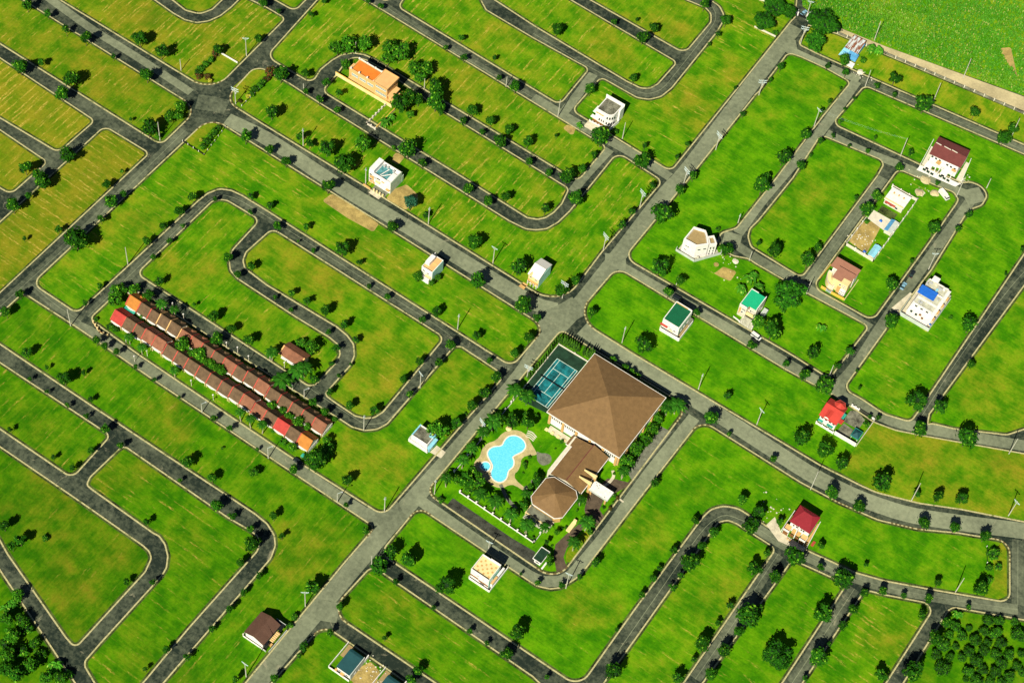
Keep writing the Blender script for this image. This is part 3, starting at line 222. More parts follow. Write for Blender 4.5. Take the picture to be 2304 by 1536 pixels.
def grass_mat():
    t = NT('lawn_grass')
    dry, stq, ax, dark = t.attr('dry'), t.attr('streak'), t.attr('axis'), t.attr('dark')
    n1 = t.noise(.016, 3, .55); n2 = t.noise(.11, 6, .62); n3 = t.noise(.85, 7, .78); n4 = t.noise(.04, 4, .6)
    o = t.xyz(); X, Y = o[0], o[1]
    u = t.math('ADD', X, t.math('MULTIPLY', ax, t.math('SUBTRACT', Y, X)))
    v = t.math('ADD', Y, t.math('MULTIPLY', ax, t.math('SUBTRACT', X, Y)))
    wob = t.math('MULTIPLY', t.math('SUBTRACT', t.noise(.025, 2, .5), .5), 3.2)
    fw = t.math('MULTIPLY', t.math('SUBTRACT', t.noise(.3, 4, .7), .5), 1.7)
    v2 = t.math('ADD', t.math('ADD', v, wob), fw)
    row = t.math('SINE', t.math('MULTIPLY', v2, 2 * PI / 3.6))
    row2 = t.math('SINE', t.math('ADD', t.math('MULTIPLY', v2, 2 * PI / 5.7), 1.3))
    brk = t.noise(1, 5, .68, t.vec(t.math('MULTIPLY', u, .10), t.math('MULTIPLY', v, .33)))
    brush = t.noise(1, 5, .7, t.vec(t.math('MULTIPLY', u, .10), t.math('MULTIPLY', v, .75)))
    fine = t.noise(1, 4, .7, t.vec(t.math('MULTIPLY', u, .6), t.math('MULTIPLY', v, 1.6)))
    # green sward, brushed along the mowing direction
    br = t.math('ADD', t.math('MULTIPLY', n2, .72), t.math('MULTIPLY', brush, .28))
    g = t.mix(t.step(br, .36, .64), (.030, .165, .0008), (.105, .305, .0018))
    wear = 0
    for q in 'ab':      # worn patches that some plots have
        dx = t.math('SUBTRACT', X, t.attr('spot_%s_x' % q)); dy = t.math('SUBTRACT', Y, t.attr('spot_%s_y' % q)); rr_ = t.attr('spot_%s_r' % q)
        dd = t.math('SQRT', t.math('ADD', t.math('MULTIPLY', dx, dx), t.math('MULTIPLY', dy, dy)))
        e = t.math('SUBTRACT', 1, t.math('DIVIDE', dd, t.math('MAXIMUM', rr_, .01)), clamp=True)
        wear = t.math('MAXIMUM', wear, t.math('MULTIPLY', e, t.math('GREATER_THAN', rr_, .5)))
    wear = t.step(t.math('ADD', wear, t.math('MULTIPLY', t.math('SUBTRACT', n4, .5), 1.3)), .12, .75)
    wear = t.math('MULTIPLY', wear, .17)
    dry = t.math('ADD', dry, wear)
    k = t.math('ADD', t.math('ADD', t.math('MULTIPLY', n4, .42), t.math('MULTIPLY', n2, .44)), t.math('MULTIPLY', brush, .14))
    dm = t.step(t.math('ADD', k, t.math('MULTIPLY', dry, .52)), .60, .99)
    g = t.mix(dm, g, t.mix(t.step(br, .38, .62), (.112, .200, .004), (.245, .240, .013)))
    line = t.math('MAXIMUM', t.step(row, .66, .98), t.math('MULTIPLY', t.step(row2, .84, 1.0), .85))
    thr = t.math('SUBTRACT', .62, t.math('MULTIPLY', stq, .20))
    big = t.step(t.math('ADD', t.math('MULTIPLY', brk, .8), t.math('MULTIPLY', n1, .2)), thr, t.math('ADD', thr, .12))
    sm = t.math('MULTIPLY', t.math('MULTIPLY', line, big), t.step(fine, .38, .54))
    hair = t.math('MULTIPLY', t.math('MULTIPLY', t.step(row, .86, 1.0), t.step(brk, .40, .58)), t.math('MULTIPLY', stq, .38))
    g = t.mix(hair, g, (.26, .33, .02))
    straw = t.mix(t.step(fine, .42, .68), (.36, .27, .03), (.62, .46, .10))
    g = t.mix(t.math('MULTIPLY', sm, t.math('ADD', .5, t.math('MULTIPLY', stq, .5))), g, straw)
    spk = t.math('MULTIPLY', t.step(t.noise(.6, 6, .78), .63, .70), t.math('MULTIPLY', stq, .75))
    g = t.mix(spk, g, (.40, .36, .06))
    dk = t.math('MULTIPLY', t.step(t.noise(.028, 3, .55), .54, .72), .45)
    g = t.mix(dk, g, (.014, .125, .001))
    shade = t.math('ADD', .40, t.math('MULTIPLY', n3, 1.2))
    shade = t.math('MULTIPLY', shade, t.math('SUBTRACT', 1, t.math('MULTIPLY', dark, .62)))  # per-plot tone; in the lower-left plots it paints in corner vignetting
    g = t.mix(1, g, t.vec(shade, shade, shade), 'MULTIPLY')
    t.bump(n3, .6, .25)
    t.p.inputs['Specular IOR Level'].default_value = .05
    return t.out(g, .95)

def asphalt_mat():
    t = NT('road_asphalt')
    tone = t.attr('tone')
    n1 = t.noise(.05, 4, .6); n2 = t.noise(.5, 6, .68); n3 = t.noise(5, 3, .6)
    f = t.math('ADD', tone, t.math('MULTIPLY', t.math('SUBTRACT', n1, .5), .85))
    f = t.math('ADD', f, t.math('MULTIPLY', t.math('SUBTRACT', n2, .5), .85))
    f = t.math('ADD', f, t.math('MULTIPLY', t.math('SUBTRACT', n3, .5), .14), clamp=True)
    c = t.mix(f, (.013, .023, .016), (.31, .345, .215))
    st = t.step(t.noise(.16, 6, .75, dist=1.2), .60, .70)
    c = t.mix(t.math('MULTIPLY', st, .5), c, (.36, .34, .22))
    crk = t.step(t.noise(.28, 6, .8, dist=2), .36, .30)
    c = t.mix(t.math('MULTIPLY', crk, .65), c, (.02, .028, .025))
    return t.out(c, .9)

def leaf_mat(name, a, b, hi=None, hp=.86):
    t = NT(name)
    r = t.rnd(); orr = t.objr()
    c = t.mix(r, a, b)
    if hi: c = t.mix(t.step(r, hp, hp + .02), c, hi)
    s = t.math('ADD', .75, t.math('MULTIPLY', orr, .5))
    c = t.mix(1, c, t.vec(s, s, s), 'MULTIPLY')
    t.p.inputs['Specular IOR Level'].default_value = .04
    return t.out(c, .8)

def roof_mat(name, c, period=.45, axis='x', var=.22, depth=.5):
    t = NT(name)
    o = t.xyz(); cc = o[0] if axis == 'x' else o[1]
    n = t.noise(.5, 6, .66); n2 = t.noise(6, 3, .6)
    w = t.math('SINE', t.math('MULTIPLY', cc, 2 * PI / period))
    f = t.math('ADD', t.math('MULTIPLY', n, .7), t.math('MULTIPLY', n2, .3))
    col = t.mix(t.step(f, .3, .7), tuple(v * (1 - var * 1.4) for v in c), tuple(v * (1 + var) for v in c))
    col = t.mix(t.math('MULTIPLY', t.step(w, .7, 1), .25), col, tuple(v * .45 for v in c))
    t.bump(w, depth, .05)
    return t.out(col, .65)

def rust_mat():
    t = NT('rusted_sheet')
    o = t.xyz()
    s = t.noise(1, 5, .6, t.vec(t.math('MULTIPLY', o[0], 1.2), t.math('MULTIPLY', o[1], .18)))
    c = t.mix(t.step(s, .44, .56), (.55, .62, .62), (.22, .075, .03))
    c = t.mix(t.math('MULTIPLY', t.step(t.noise(1.5, 4), .5, .7), .5), c, (.12, .05, .03))
    t.bump(t.math('SINE', t.math('MULTIPLY', o[0], 2 * PI / .8)), .6, .06)
    return t.out(c, .6)

def pool_mat():
    t = NT('pool_water')
    n = t.noise(1.6, 5, .7)
    c = t.mix(t.step(n, .35, .65), (.10, .60, .80), (.18, .72, .90))
    t.bump(t.noise(1.1, 3), .08, .1)
    t.p.inputs['Specular IOR Level'].default_value = .5
    return t.out(c, .12)

def glass_mat(name='window_glass', c=(.02, .035, .035)):
    t = NT(name); t.p.inputs['Specular IOR Level'].default_value = .6
    return t.out(c, .12)

M = {}
M['grass'] = grass_mat(); M['asphalt'] = asphalt_mat()
def kerb_mat():
    t = NT('kerb_concrete'); n = t.noise(.22, 6, .75); n2 = t.noise(1.5, 4, .7)
    c = t.mix(t.step(n2, .3, .7), (.32, .30, .14), (.56, .51, .27))
    c = t.mix(t.math('MULTIPLY', t.step(n, .44, .36), .8), c, (.10, .13, .03))
    return t.out(c, .9)
M['kerb'] = kerb_mat()
M['kerb_dark'] = plain('kerb_black_paint', (.16, .12, .05), .3, 1)
M['kerb_yellow'] = plain('kerb_yellow_paint', (.62, .42, .10), .2, 1)
M['verge'] = plain('verge_soil', (.06, .085, .018), .75, .25)
M['dirt'] = plain('bare_soil', (.40, .30, .10), .3, .25, .95, .1, .4)
M['sandroad'] = plain('sandy_road', (.50, .43, .24), .2, .1, .95, .1, .3)
M['deck'] = plain('pool_deck_stone', (.50, .42, .20), .22, .3)
M['coping'] = plain('pool_coping', (.78, .72, .62), .08)
M['paving'] = plain('grey_paving', (.17, .18, .13), .3, .6)
M['brownpave'] = plain('brown_driveway', (.10, .075, .05), .3, .4)
M['carpark'] = plain('old_asphalt', (.055, .06, .045), .5, .3)
M['pale'] = plain('pale_concrete', (.60, .55, .40), .2, .4)
M['court_green'] = plain('court_surround', (.014, .045, .024), .35, .3)
M['court_blue'] = plain('court_surface', (.010, .16, .18), .6, .3)
M['line'] = plain('line_paint', (.62, .78, .68), .1)
M['pool'] = pool_mat()
M['white'] = plain('white_wall_paint', (.80, .78, .73), .13, .7)
M['offwhite'] = plain('off_white_wall', (.66, .62, .50), .12, .5)
M['greywhite'] = plain('pale_grey_wall', (.50, .55, .50), .12, .4)
M['peach'] = plain('peach_wall_paint', (.72, .42, .16), .10, .5)
M['cream'] = plain('cream_wall_paint', (.78, .62, .30), .10, .4)
M['yellow'] = plain('yellow_wall_paint', (.72, .46, .07), .12, .4)
M['mint'] = plain('mint_shaded_white', (.42, .72, .64), .10, .4)  # shade of white right-hand faces put into the colour; also end-gable panes
M['palegreen'] = plain('green_shaded_white', (.50, .62, .48), .15, .3)  # greenish shade on white side faces, set as colour; also terrace gables
M['teal_tarp'] = plain('teal_sheet', (.03, .32, .24), .3, .5, .6)
M['lightblue'] = plain('light_blue_paint', (.25, .58, .72), .15, .6)
M['blue'] = plain('blue_sheet_roof', (.015, .13, .55), .12, .8, .5, .4)
M['skyblue'] = plain('sky_blue_sheet', (.10, .35, .62), .3, .5, .5, .4)
M['concrete'] = plain('weathered_concrete_roof', (.18, .18, .13), .55, .35)
M['slab'] = plain('light_concrete_slab', (.52, .52, .40), .3, .3)
M['tanroof'] = plain('tan_gravel_roof', (.34, .25, .11), .12, .6)
M['peachroof'] = plain('peach_roof_slab', (.70, .42, .17), .08, .4)
M['metal'] = plain('galvanised_metal', (.45, .47, .46), .15, 2, .5, .5)
M['polec'] = plain('concrete_pole', (.50, .49, .40), .15, .6)
M['insul'] = plain('line_hardware', (.55, .68, .68), .1, 2)
M['dark'] = plain('dark_interior', (.02, .022, .02), .2)
M['black'] = plain('black_paint', (.012, .013, .015), .2, 1, .3, .5)
M['glass'] = glass_mat(); M['paleglass'] = glass_mat('pale_glass', (.30, .38, .36)); M['tealglass'] = plain('teal_glass_roof', (.10, .30, .32), .4, .5, .25, .5)
M['wood'] = plain('brown_timber', (.22, .10, .03), .3, 1)
M['tan'] = plain('tan_render', (.58, .36, .13), .15, .5)
M['r_club'] = roof_mat('brown_shingle_roof', (.205, .122, .050), .5, 'x', .14, .25)
M['r_orange'] = roof_mat('orange_tile_roof', (.62, .17, .02), .55, 'x', .12, .6)
M['r_maroon'] = roof_mat('maroon_metal_roof', (.16, .045, .04), .5, 'x', .12)
M['r_red'] = roof_mat('red_metal_roof', (.50, .05, .035), .45, 'x', .10)
M['r_crimson'] = roof_mat('crimson_metal_roof', (.27, .02, .03), .4, 'y', .10)
M['r_brown'] = roof_mat('brown_metal_roof', (.115, .06, .04), .4, 'y', .12)
M['r_teal'] = roof_mat('dark_teal_roof', (.015, .075, .085), .4, 'y', .12)
M['r_green'] = roof_mat('bright_green_roof', (.01, .42, .20), .4, 'y', .06)
M['r_dgreen'] = roof_mat('deep_green_roof', (.004, .11, .045), .4, 'y', .12)
M['r_pink'] = roof_mat('dusty_pink_roof', (.34, .16, .105), .5, 'x', .08)
M['r_white'] = roof_mat('white_metal_roof', (.78, .76, .68), .6, 'x', .03, .2)
M['r_grey'] = roof_mat('grey_brown_roof', (.125, .078, .040), .4, 'x', .3)
M['r_redbrown'] = roof_mat('red_brown_roof', (.235, .098, .052), .4, 'x', .25)
M['r_brick'] = roof_mat('brick_red_roof', (.42, .045, .035), .4, 'x', .15)
M['r_amber'] = roof_mat('amber_roof', (.46, .18, .03), .4, 'x', .15)
M['rust'] = rust_mat()
M['band'] = plain('red_ridge_band', (.45, .07, .05), .15, 1)
M['bark'] = plain('tree_bark', (.13, .10, .055), .3, 2)
M['palebark'] = plain('palm_trunk_bark', (.38, .36, .22), .2, 2)
M['leaf_dark'] = leaf_mat('street_tree_leaves', (.008, .058, .003), (.026, .125, .005), (.13, .32, .015), .90)
M['leaf_core'] = plain('crown_inner_shade', (.006, .030, .004), .3, 1)  # dark core colour paints the shade inside the crowns
M['leaf_light'] = leaf_mat('light_green_leaves', (.016, .095, .004), (.050, .20, .007), (.16, .34, .02), .90)
M['leaf_big'] = leaf_mat('spreading_tree_leaves', (.010, .075, .004), (.028, .15, .006), (.07, .22, .012), .93)
M['leaf_palm'] = leaf_mat('palm_fronds', (.010, .065, .004), (.030, .14, .008), (.12, .28, .02), .93)
M['leaf_banana'] = leaf_mat('banana_leaves', (.03, .16, .010), (.075, .28, .015), (.24, .40, .05), .86)
M['leaf_red'] = leaf_mat('reddish_shrub_leaves', (.07, .035, .012), (.15, .06, .02), (.05, .14, .01), .75)
M['leaf_yellow'] = leaf_mat('yellow_shrub_leaves', (.30, .30, .02), (.45, .42, .05))
M['leaf_blue'] = leaf_mat('blue_green_leaves', (.012, .065, .035), (.03, .12, .06))
M['leaf_cypress'] = leaf_mat('cypress_foliage', (.04, .14, .008), (.10, .26, .015))
M['leaf_orchard'] = leaf_mat('orchard_tree_leaves', (.014, .085, .003), (.040, .165, .006), (.09, .25, .012), .92)
def cane_mat():
    t = NT('cane_leaves'); r = t.rnd(); n = t.noise(.02, 4, .6)
    c = t.mix(r, (.035, .19, .008), (.10, .34, .015))
    c = t.mix(t.math('MULTIPLY', t.step(n, .52, .66), .45), c, (.20, .40, .02))
    c = t.mix(t.step(r, .93, .95), c, (.38, .40, .10))
    return t.out(c, .7)
M['cane'] = cane_mat()
M['car_white'] = plain('white_car_paint', (.75, .76, .72), .04, 1, .3, .5)
M['car_blue'] = plain('light_blue_car_paint', (.22, .42, .55), .05, 1, .3, .5)
M['car_black'] = plain('black_car_paint', (.015, .02, .025), .1, 1, .25, .5)
M['tyre'] = plain('tyre_rubber', (.015, .015, .015), .1)

def meshobj(name, verts, faces, mats, mi=None, parent=None, loc=(0, 0, 0), smooth=False):
    me = bpy.data.meshes.new(name); me.from_pydata(verts, [], faces)
    if not isinstance(mats, (list, tuple)): mats = [mats]
    for k in mats: me.materials.append(M[k] if isinstance(k, str) else k)
    if mi: me.polygons.foreach_set('material_index', mi)
    if smooth: me.polygons.foreach_set('use_smooth', [True] * len(me.polygons))
    me.update()
    o = bpy.data.objects.new(name, me); COL.objects.link(o)
    o.location = loc
    if parent: o.parent = parent
    return o

class MB:
    def __init__(s, org=(0, 0, 0)): s.v = []; s.f = []; s.mi = []; s.o = org
    def add(s, vs, fs, mi=0):
        b = len(s.v); ox, oy, oz = s.o
        s.v += [(x - ox, y - oy, z - oz) for x, y, z in vs]
        s.f += [tuple(b + i for i in f) for f in fs]; s.mi += [mi] * len(fs); return s
    def box(s, x0, x1, y0, y1, z0, z1, mi=0):
        return s.add([(x0, y0, z0), (x1, y0, z0), (x1, y1, z0), (x0, y1, z0), (x0, y0, z1), (x1, y0, z1), (x1, y1, z1), (x0, y1, z1)],
                     [(3, 2, 1, 0), (4, 5, 6, 7), (0, 1, 5, 4), (1, 2, 6, 5), (2, 3, 7, 6), (3, 0, 4, 7)], mi)
    def prism(s, poly, z0, z1, mi=0, mtop=None):
        if area2(poly) < 0: poly = poly[::-1]
        n = len(poly)
        s.add([(x, y, z0) for x, y in poly] + [(x, y, z1) for x, y in poly], [(i, (i + 1) % n, n + (i + 1) % n, n + i) for i in range(n)], mi)
        s.add([(x, y, z1) for x, y in poly], [tuple(range(n))], mi if mtop is None else mtop)
        return s
    def slab(s, a, b, c, d, t, mi=0):
        """sloped slab: four top corners (counter-clockwise from above), vertical thickness t"""
        q = [a, b, c, d]
        return s.add([(x, y, z - t) for x, y, z in q] + q, [(3, 2, 1, 0), (4, 5, 6, 7), (0, 1, 5, 4), (1, 2, 6, 5), (2, 3, 7, 6), (3, 0, 4, 7)], mi)
    def cyl(s, p0, p1, r0, r1, n=8, mi=0, cap=True):
        a, b = Vector(p0), Vector(p1); d = (b - a).normalized()
        u = d.orthogonal().normalized(); w = d.cross(u)
        vs = []
        for c, r in ((a, r0), (b, r1)):
            vs += [tuple(c + (u * math.cos(2 * PI * i / n) + w * math.sin(2 * PI * i / n)) * r) for i in range(n)]
        fs = [(i, (i + 1) % n, n + (i + 1) % n, n + i) for i in range(n)]
        if cap: fs += [tuple(range(n))[::-1], tuple(range(n, 2 * n))]
        return s.add(vs, fs, mi)
    def build(s, name, mats, parent=None, smooth=False):
        if parent is None: return meshobj(name, s.v, s.f, mats, s.mi, None, s.o, smooth)
        return meshobj(name, s.v, s.f, mats, s.mi, parent, (0, 0, 0), smooth)

def area2(p): return sum(p[i][0] * p[(i + 1) % len(p)][1] - p[(i + 1) % len(p)][0] * p[i][1] for i in range(len(p))) / 2
def inside(p, x, y):
    c = False; j = len(p) - 1
    for i in range(len(p)):
        if (p[i][1] > y) != (p[j][1] > y) and x < (p[j][0] - p[i][0]) * (y - p[i][1]) / (p[j][1] - p[i][1]) + p[i][0]: c = not c
        j = i
    return c
def fillet(P):
    """round the corners of a polygon whose vertices carry a radius"""
    n = len(P); out = []
    for i in range(n):
        a, b, c = Vector(P[i - 1][:2]), Vector(P[i][:2]), Vector(P[(i + 1) % n][:2]); r = P[i][2]
        u, v = (a - b), (c - b)
        if r <= 0 or u.length < .05 or v.length < .05: out.append(tuple(b)); continue
        lu, lv = u.length, v.length; u /= lu; v /= lv
        ang = u.angle(v)
        if ang > PI - .05: out.append(tuple(b)); continue
        t = min(r / math.tan(ang / 2), .47 * lu, .47 * lv); rr = t * math.tan(ang / 2)
        p0, p1 = b + u * t, b + v * t
        ctr = b + (u + v).normalized() * (rr / math.sin(ang / 2))
        a0 = math.atan2(p0.y - ctr.y, p0.x - ctr.x); a1 = math.atan2(p1.y - ctr.y, p1.x - ctr.x)
        da = (a1 - a0 + PI) % (2 * PI) - PI
        k = max(2, int(abs(da) / R(11)) + 1)
        for q in range(k + 1): out.append((ctr.x + rr * math.cos(a0 + da * q / k), ctr.y + rr * math.sin(a0 + da * q / k)))
    return out
def clean(p, d=.15):
    o = []
    for q in p:
        if not o or math.hypot(q[0] - o[-1][0], q[1] - o[-1][1]) > d: o.append(q)
    if math.hypot(o[0][0] - o[-1][0], o[0][1] - o[-1][1]) <= d: o.pop()
    return o
def inset(p, d):
    """offset a counter-clockwise polygon inwards"""
    n = len(p); o = []
    for i in range(n):
        a, b, c = Vector(p[i - 1]), Vector(p[i]), Vector(p[(i + 1) % n])
        e0, e1 = (b - a).normalized(), (c - b).normalized()
        n0, n1 = Vector((-e0.y, e0.x)), Vector((-e1.y, e1.x))
        m_ = (n0 + n1); L = m_.length
        m_ = m_ / L if L > 1e-6 else n0
        k = d / max(.45, m_.dot(n0)); q = b + m_ * k; o.append((q.x, q.y))
    return o
def sheet(name, poly, z, mat, kind='structure'):
    if area2(poly) < 0: poly = poly[::-1]
    tri = geometry.tessellate_polygon([[Vector((x, y, 0)) for x, y in poly]])
    fs = []
    for t in tri:
        a, b, c = [poly[i] for i in t]
        fs.append(tuple(t) if (b[0] - a[0]) * (c[1] - a[1]) - (c[0] - a[0]) * (b[1] - a[1]) > 0 else tuple(t[::-1]))
    o = meshobj(name, [(x, y, z) for x, y in poly], fs, mat)
    if kind: o['kind'] = kind
    return o
def thing(name, label, cat, loc, group=None):
    o = bpy.data.objects.new(name, None); COL.objects.link(o); o.location = loc; o.empty_display_size = .5
    o['label'] = label; o['category'] = cat
    if group: o['group'] = group
    return o
def tag(o, label, cat, group=None):
    o['label'] = label; o['category'] = cat
    if group: o['group'] = group
    return o
def pixel(x, y, z=0):
    v = Vector((x, y, z)) - Vector(CAM_LOC); d = v.dot(_f)
    return v.dot(_r) / d, v.dot(_d) / d

# ---------------------------------------------------------------- ground, streets, lawns
g = meshobj('ground', [(-2500, -2500, -.25), (2500, -2500, -.25), (2500, 2500, -.25), (-2500, 2500, -.25)], [(0, 1, 2, 3)], 'grass')
g['kind'] = 'structure'; g['dry'] = .25; g['streak'] = .2; g['axis'] = 1.; g['dark'] = .1
o = sheet('asphalt_base', [(-420, -10), (-420, -120), (-95, -380), (60, -290), (420, -10), (420, 420), (-10, 420)], -.02, 'asphalt'); o['tone'] = .10

def strip(poly, w):
    L, Rr = [], []
    n = len(poly)
    for i in range(n):
        a = Vector(poly[max(0, i - 1)]); b = Vector(poly[min(n - 1, i + 1)]); d = (b - a).normalized(); nn = Vector((-d.y, d.x)); p = Vector(poly[i])
        L.append(tuple(p + nn * w / 2)); Rr.append(tuple(p - nn * w / 2))
    return L, Rr
def smoothline(p):
    for _ in range(2):
        q = [p[0]]
        for i in range(len(p) - 1):
            a, b = p[i], p[i + 1]
            q += [(a[0] * .8 + b[0] * .2, a[1] * .8 + b[1] * .2), (a[0] * .2 + b[0] * .8, a[1] * .2 + b[1] * .8)]
        p = q + [p[-1]]
    return p
for i, (w, tone, s) in enumerate(ROADS):
    L, Rr = strip(smoothline(pts(s)), w)
    n = len(L)
    o = meshobj('road', [(x, y, -.014 + i * .0022) for x, y in L] + [(x, y, -.014 + i * .0022) for x, y in Rr], [(i2, n + i2, n + i2 + 1, i2 + 1) for i2 in range(n - 1)], 'asphalt')
    o['kind'] = 'structure'; o['tone'] = tone - (.06 if tone < .4 else 0)
    if tone < .45 and w < 5.5:      # pale joint along the middle of the narrower streets
        L, Rr = strip(smoothline(pts(s)), .22)
        o = meshobj('road_joint', [(x, y, -.0125 + i * .0022) for x, y in L] + [(x, y, -.0125 + i * .0022) for x, y in Rr], [(i2, n + i2, n + i2 + 1, i2 + 1) for i2 in range(n - 1)], 'asphalt')
        o['kind'] = 'structure'; o['tone'] = .62

LAWNS = []
for bi, (dry, st, ax, dark, spots, s) in enumerate(BLOCKS):
    P = pts(s); P = [p if len(p) == 3 else (*p, 0) for p in P]
    if area2([p[:2] for p in P]) < 0: P = P[::-1]
    out = clean(fillet(P)); LAWNS.append(out)
    n = len(out)
    inn, ver = inset(out, .62), inset(out, 1.5)
    # kerb: outer face, top, inner face
    vs = [(x, y, -.03) for x, y in out] + [(x, y, .14) for x, y in out] + [(x, y, .14) for x, y in inn] + [(x, y, .08) for x, y in inn]
    fs, mi = [], []
    acc = 0
    for i in range(n):
        j = (i + 1) % n
        seg = math.hypot(out[j][0] - out[i][0], out[j][1] - out[i][1])
        for k in range(3): fs.append((k * n + i, k * n + j, (k + 1) * n + j, (k + 1) * n + i)); mi.append(0)
    o = meshobj('kerb', vs, fs, ['kerb'], mi); o['kind'] = 'structure'
    # lawn with a strip of bare soil along the kerb
    vs = [(x, y, .10) for x, y in inn] + [(x, y, .105) for x, y in ver]
    fs = [(i, (i + 1) % n, n + (i + 1) % n, n + i) for i in range(n)]; mi = [1] * n
    for t in geometry.tessellate_polygon([[Vector((x, y, 0)) for x, y in ver]]):
        a, b, c = [ver[i] for i in t]
        t = t if (b[0] - a[0]) * (c[1] - a[1]) - (c[0] - a[0]) * (b[1] - a[1]) > 0 else t[::-1]
        fs.append(tuple(n + i for i in t)); mi.append(0)
    o = meshobj('lawn', vs, fs, ['grass', 'verge'], mi); o['kind'] = 'structure'
    o['dry'] = float(dry); o['streak'] = float(st); o['axis'] = float(ax); o['dark'] = float(dark)
    for q, (sx, sy, sr) in zip('ab', pts(spots)): o['spot_%s_x' % q], o['spot_%s_y' % q], o['spot_%s_r' % q] = sx, sy, sr

AP = {k: [pts(a) for a in v] for k, v in AREAS.items()}
for p in AP['dirt']: sheet('bare_soil', clean(fillet([(x, y, 1.2) for x, y in p])), .118, 'dirt')
for k, dry, st, z in (('olive', .60, .08, .112), ('garden', .66, .05, .113)):
    for p in AP[k]:
        o = sheet('dry_lawn', p, z, 'grass'); o['dry'] = dry; o['streak'] = st; o['axis'] = 0.; o['dark'] = .05
for p in AP['sand']: sheet('sandy_road', p, .03, 'sandroad')
for p in AP['field']:
    o = sheet('cane_field_ground', p, .04, 'grass'); o['dry'] = .42; o['streak'] = .1; o['axis'] = 0.; o['dark'] = -.3
for k, mat, z in (('parking', 'carpark', .118), ('parking2', 'paving', .118), ('drive', 'brownpave', .114)):
    for p in AP[k]: sheet('car_park' if k.startswith('parking') else 'driveway', p, z, mat)

# painted kerb blocks on the junction corners, alternately yellow and black
def painted_kerb(cx, cy, r):
    best = None
    for L in LAWNS:
        for i, q in enumerate(L):
            d = math.hypot(q[0] - cx, q[1] - cy)
            if best is None or d < best[0]: best = (d, L)
    L = best[1]; n = len(L); ii = inset(L, .62); k = 0
    by, bk = MB((cx, cy, 0)), MB((cx, cy, 0))
    for i in range(n):
        a, b, c, d = Vector(L[i]), Vector(L[(i + 1) % n]), Vector(ii[(i + 1) % n]), Vector(ii[i])
        ln = (b - a).length; q = max(1, int(ln / .85))
        for t in range(q):
            p0, p1 = a.lerp(b, t / q), a.lerp(b, (t + 1) / q); p2, p3 = d.lerp(c, (t + 1) / q), d.lerp(c, t / q)
            m_ = (p0 + p1) / 2
            if math.hypot(m_.x - cx, m_.y - cy) < r:
                k += 1
                (by if k % 2 else bk).prism([tuple(p0), tuple(p1), tuple(p2), tuple(p3)], .09, .165)
    if by.v:
        o = by.build('painted_kerb', 'kerb'); o['kind'] = 'structure'
        o = bk.build('painted_kerb', 'kerb_dark'); o['kind'] = 'structure'
for x, y, r in pts(PAINTED): painted_kerb(x, y, r)


# ---------------------------------------------------------------- the club compound: pool, court, paths
def smoothclosed(p, it=2):
    for _ in range(it):
        q = []
        for i in range(len(p)):
            a, b = p[i], p[(i + 1) % len(p)]
            q += [(a[0] * .75 + b[0] * .25, a[1] * .75 + b[1] * .25), (a[0] * .25 + b[0] * .75, a[1] * .25 + b[1] * .75)]
        p = q
    return p
for p in AP['deck']: sheet('pool_deck', smoothclosed(p, 1), .122, 'deck')
for p in AP['plaza']: sheet('round_plaza', smoothclosed(p), .126, 'paving')
for k, p in enumerate(AP['pool']):
    q = smoothclosed(p);  q = q if area2(q) > 0 else q[::-1]
    c = (sum(a for a, b in q) / len(q), sum(b for a, b in q) / len(q), 0)
    t = thing('swimming_pool', ['large cloud-shaped swimming pool with turquoise water and pale rim', 'small round wading pool beside the large turquoise pool'][k], 'pool', c)
    mb = MB(c); out = inset(q, -.55); n = len(q)
    mb.add([(x, y, .12) for x, y in out] + [(x, y, .26) for x, y in out] + [(x, y, .26) for x, y in q] + [(x, y, .0) for x, y in q],
           [(r * n + i, r * n + (i + 1) % n, (r + 1) * n + (i + 1) % n, (r + 1) * n + i) for r in range(3) for i in range(n)])
    mb.build('pool_rim', 'coping', t)
    w = sheet('water', q, .17, 'pool', None); w.parent = t
    for v in w.data.vertices: v.co.x -= c[0]; v.co.y -= c[1]
# paths
def path(ps, w, mat, z=.124, name='path'):
    L, Rr = strip(smoothline(ps), w); n = len(L)
    o = meshobj(name, [(x, y, z) for x, y in L] + [(x, y, z) for x, y in Rr], [(i, n + i, n + i + 1, i + 1) for i in range(n - 1)], mat); o['kind'] = 'structure'
path([(46.5, -53), (50, -50.5), (52.5, -50)], 1.4, 'paving')
path([(37, -62), (43, -66), (49, -67.5)], 1.6, 'paving', .128)
path([(71.5, -27.5), (73.5, -29.5), (73.6, -33), (72, -38)], 1.3, 'pale')
path([(72, -38), (77, -37), (83.5, -37.5)], .8, 'pale', .13)
for k in range(4):
    path([(31.5 + k * .25, -33.5 - k * .95), (33.5, -32.9 - k * .95), (36.3, -33.8 - k * .8)], .5, 'offwhite', .2, 'garden_step')
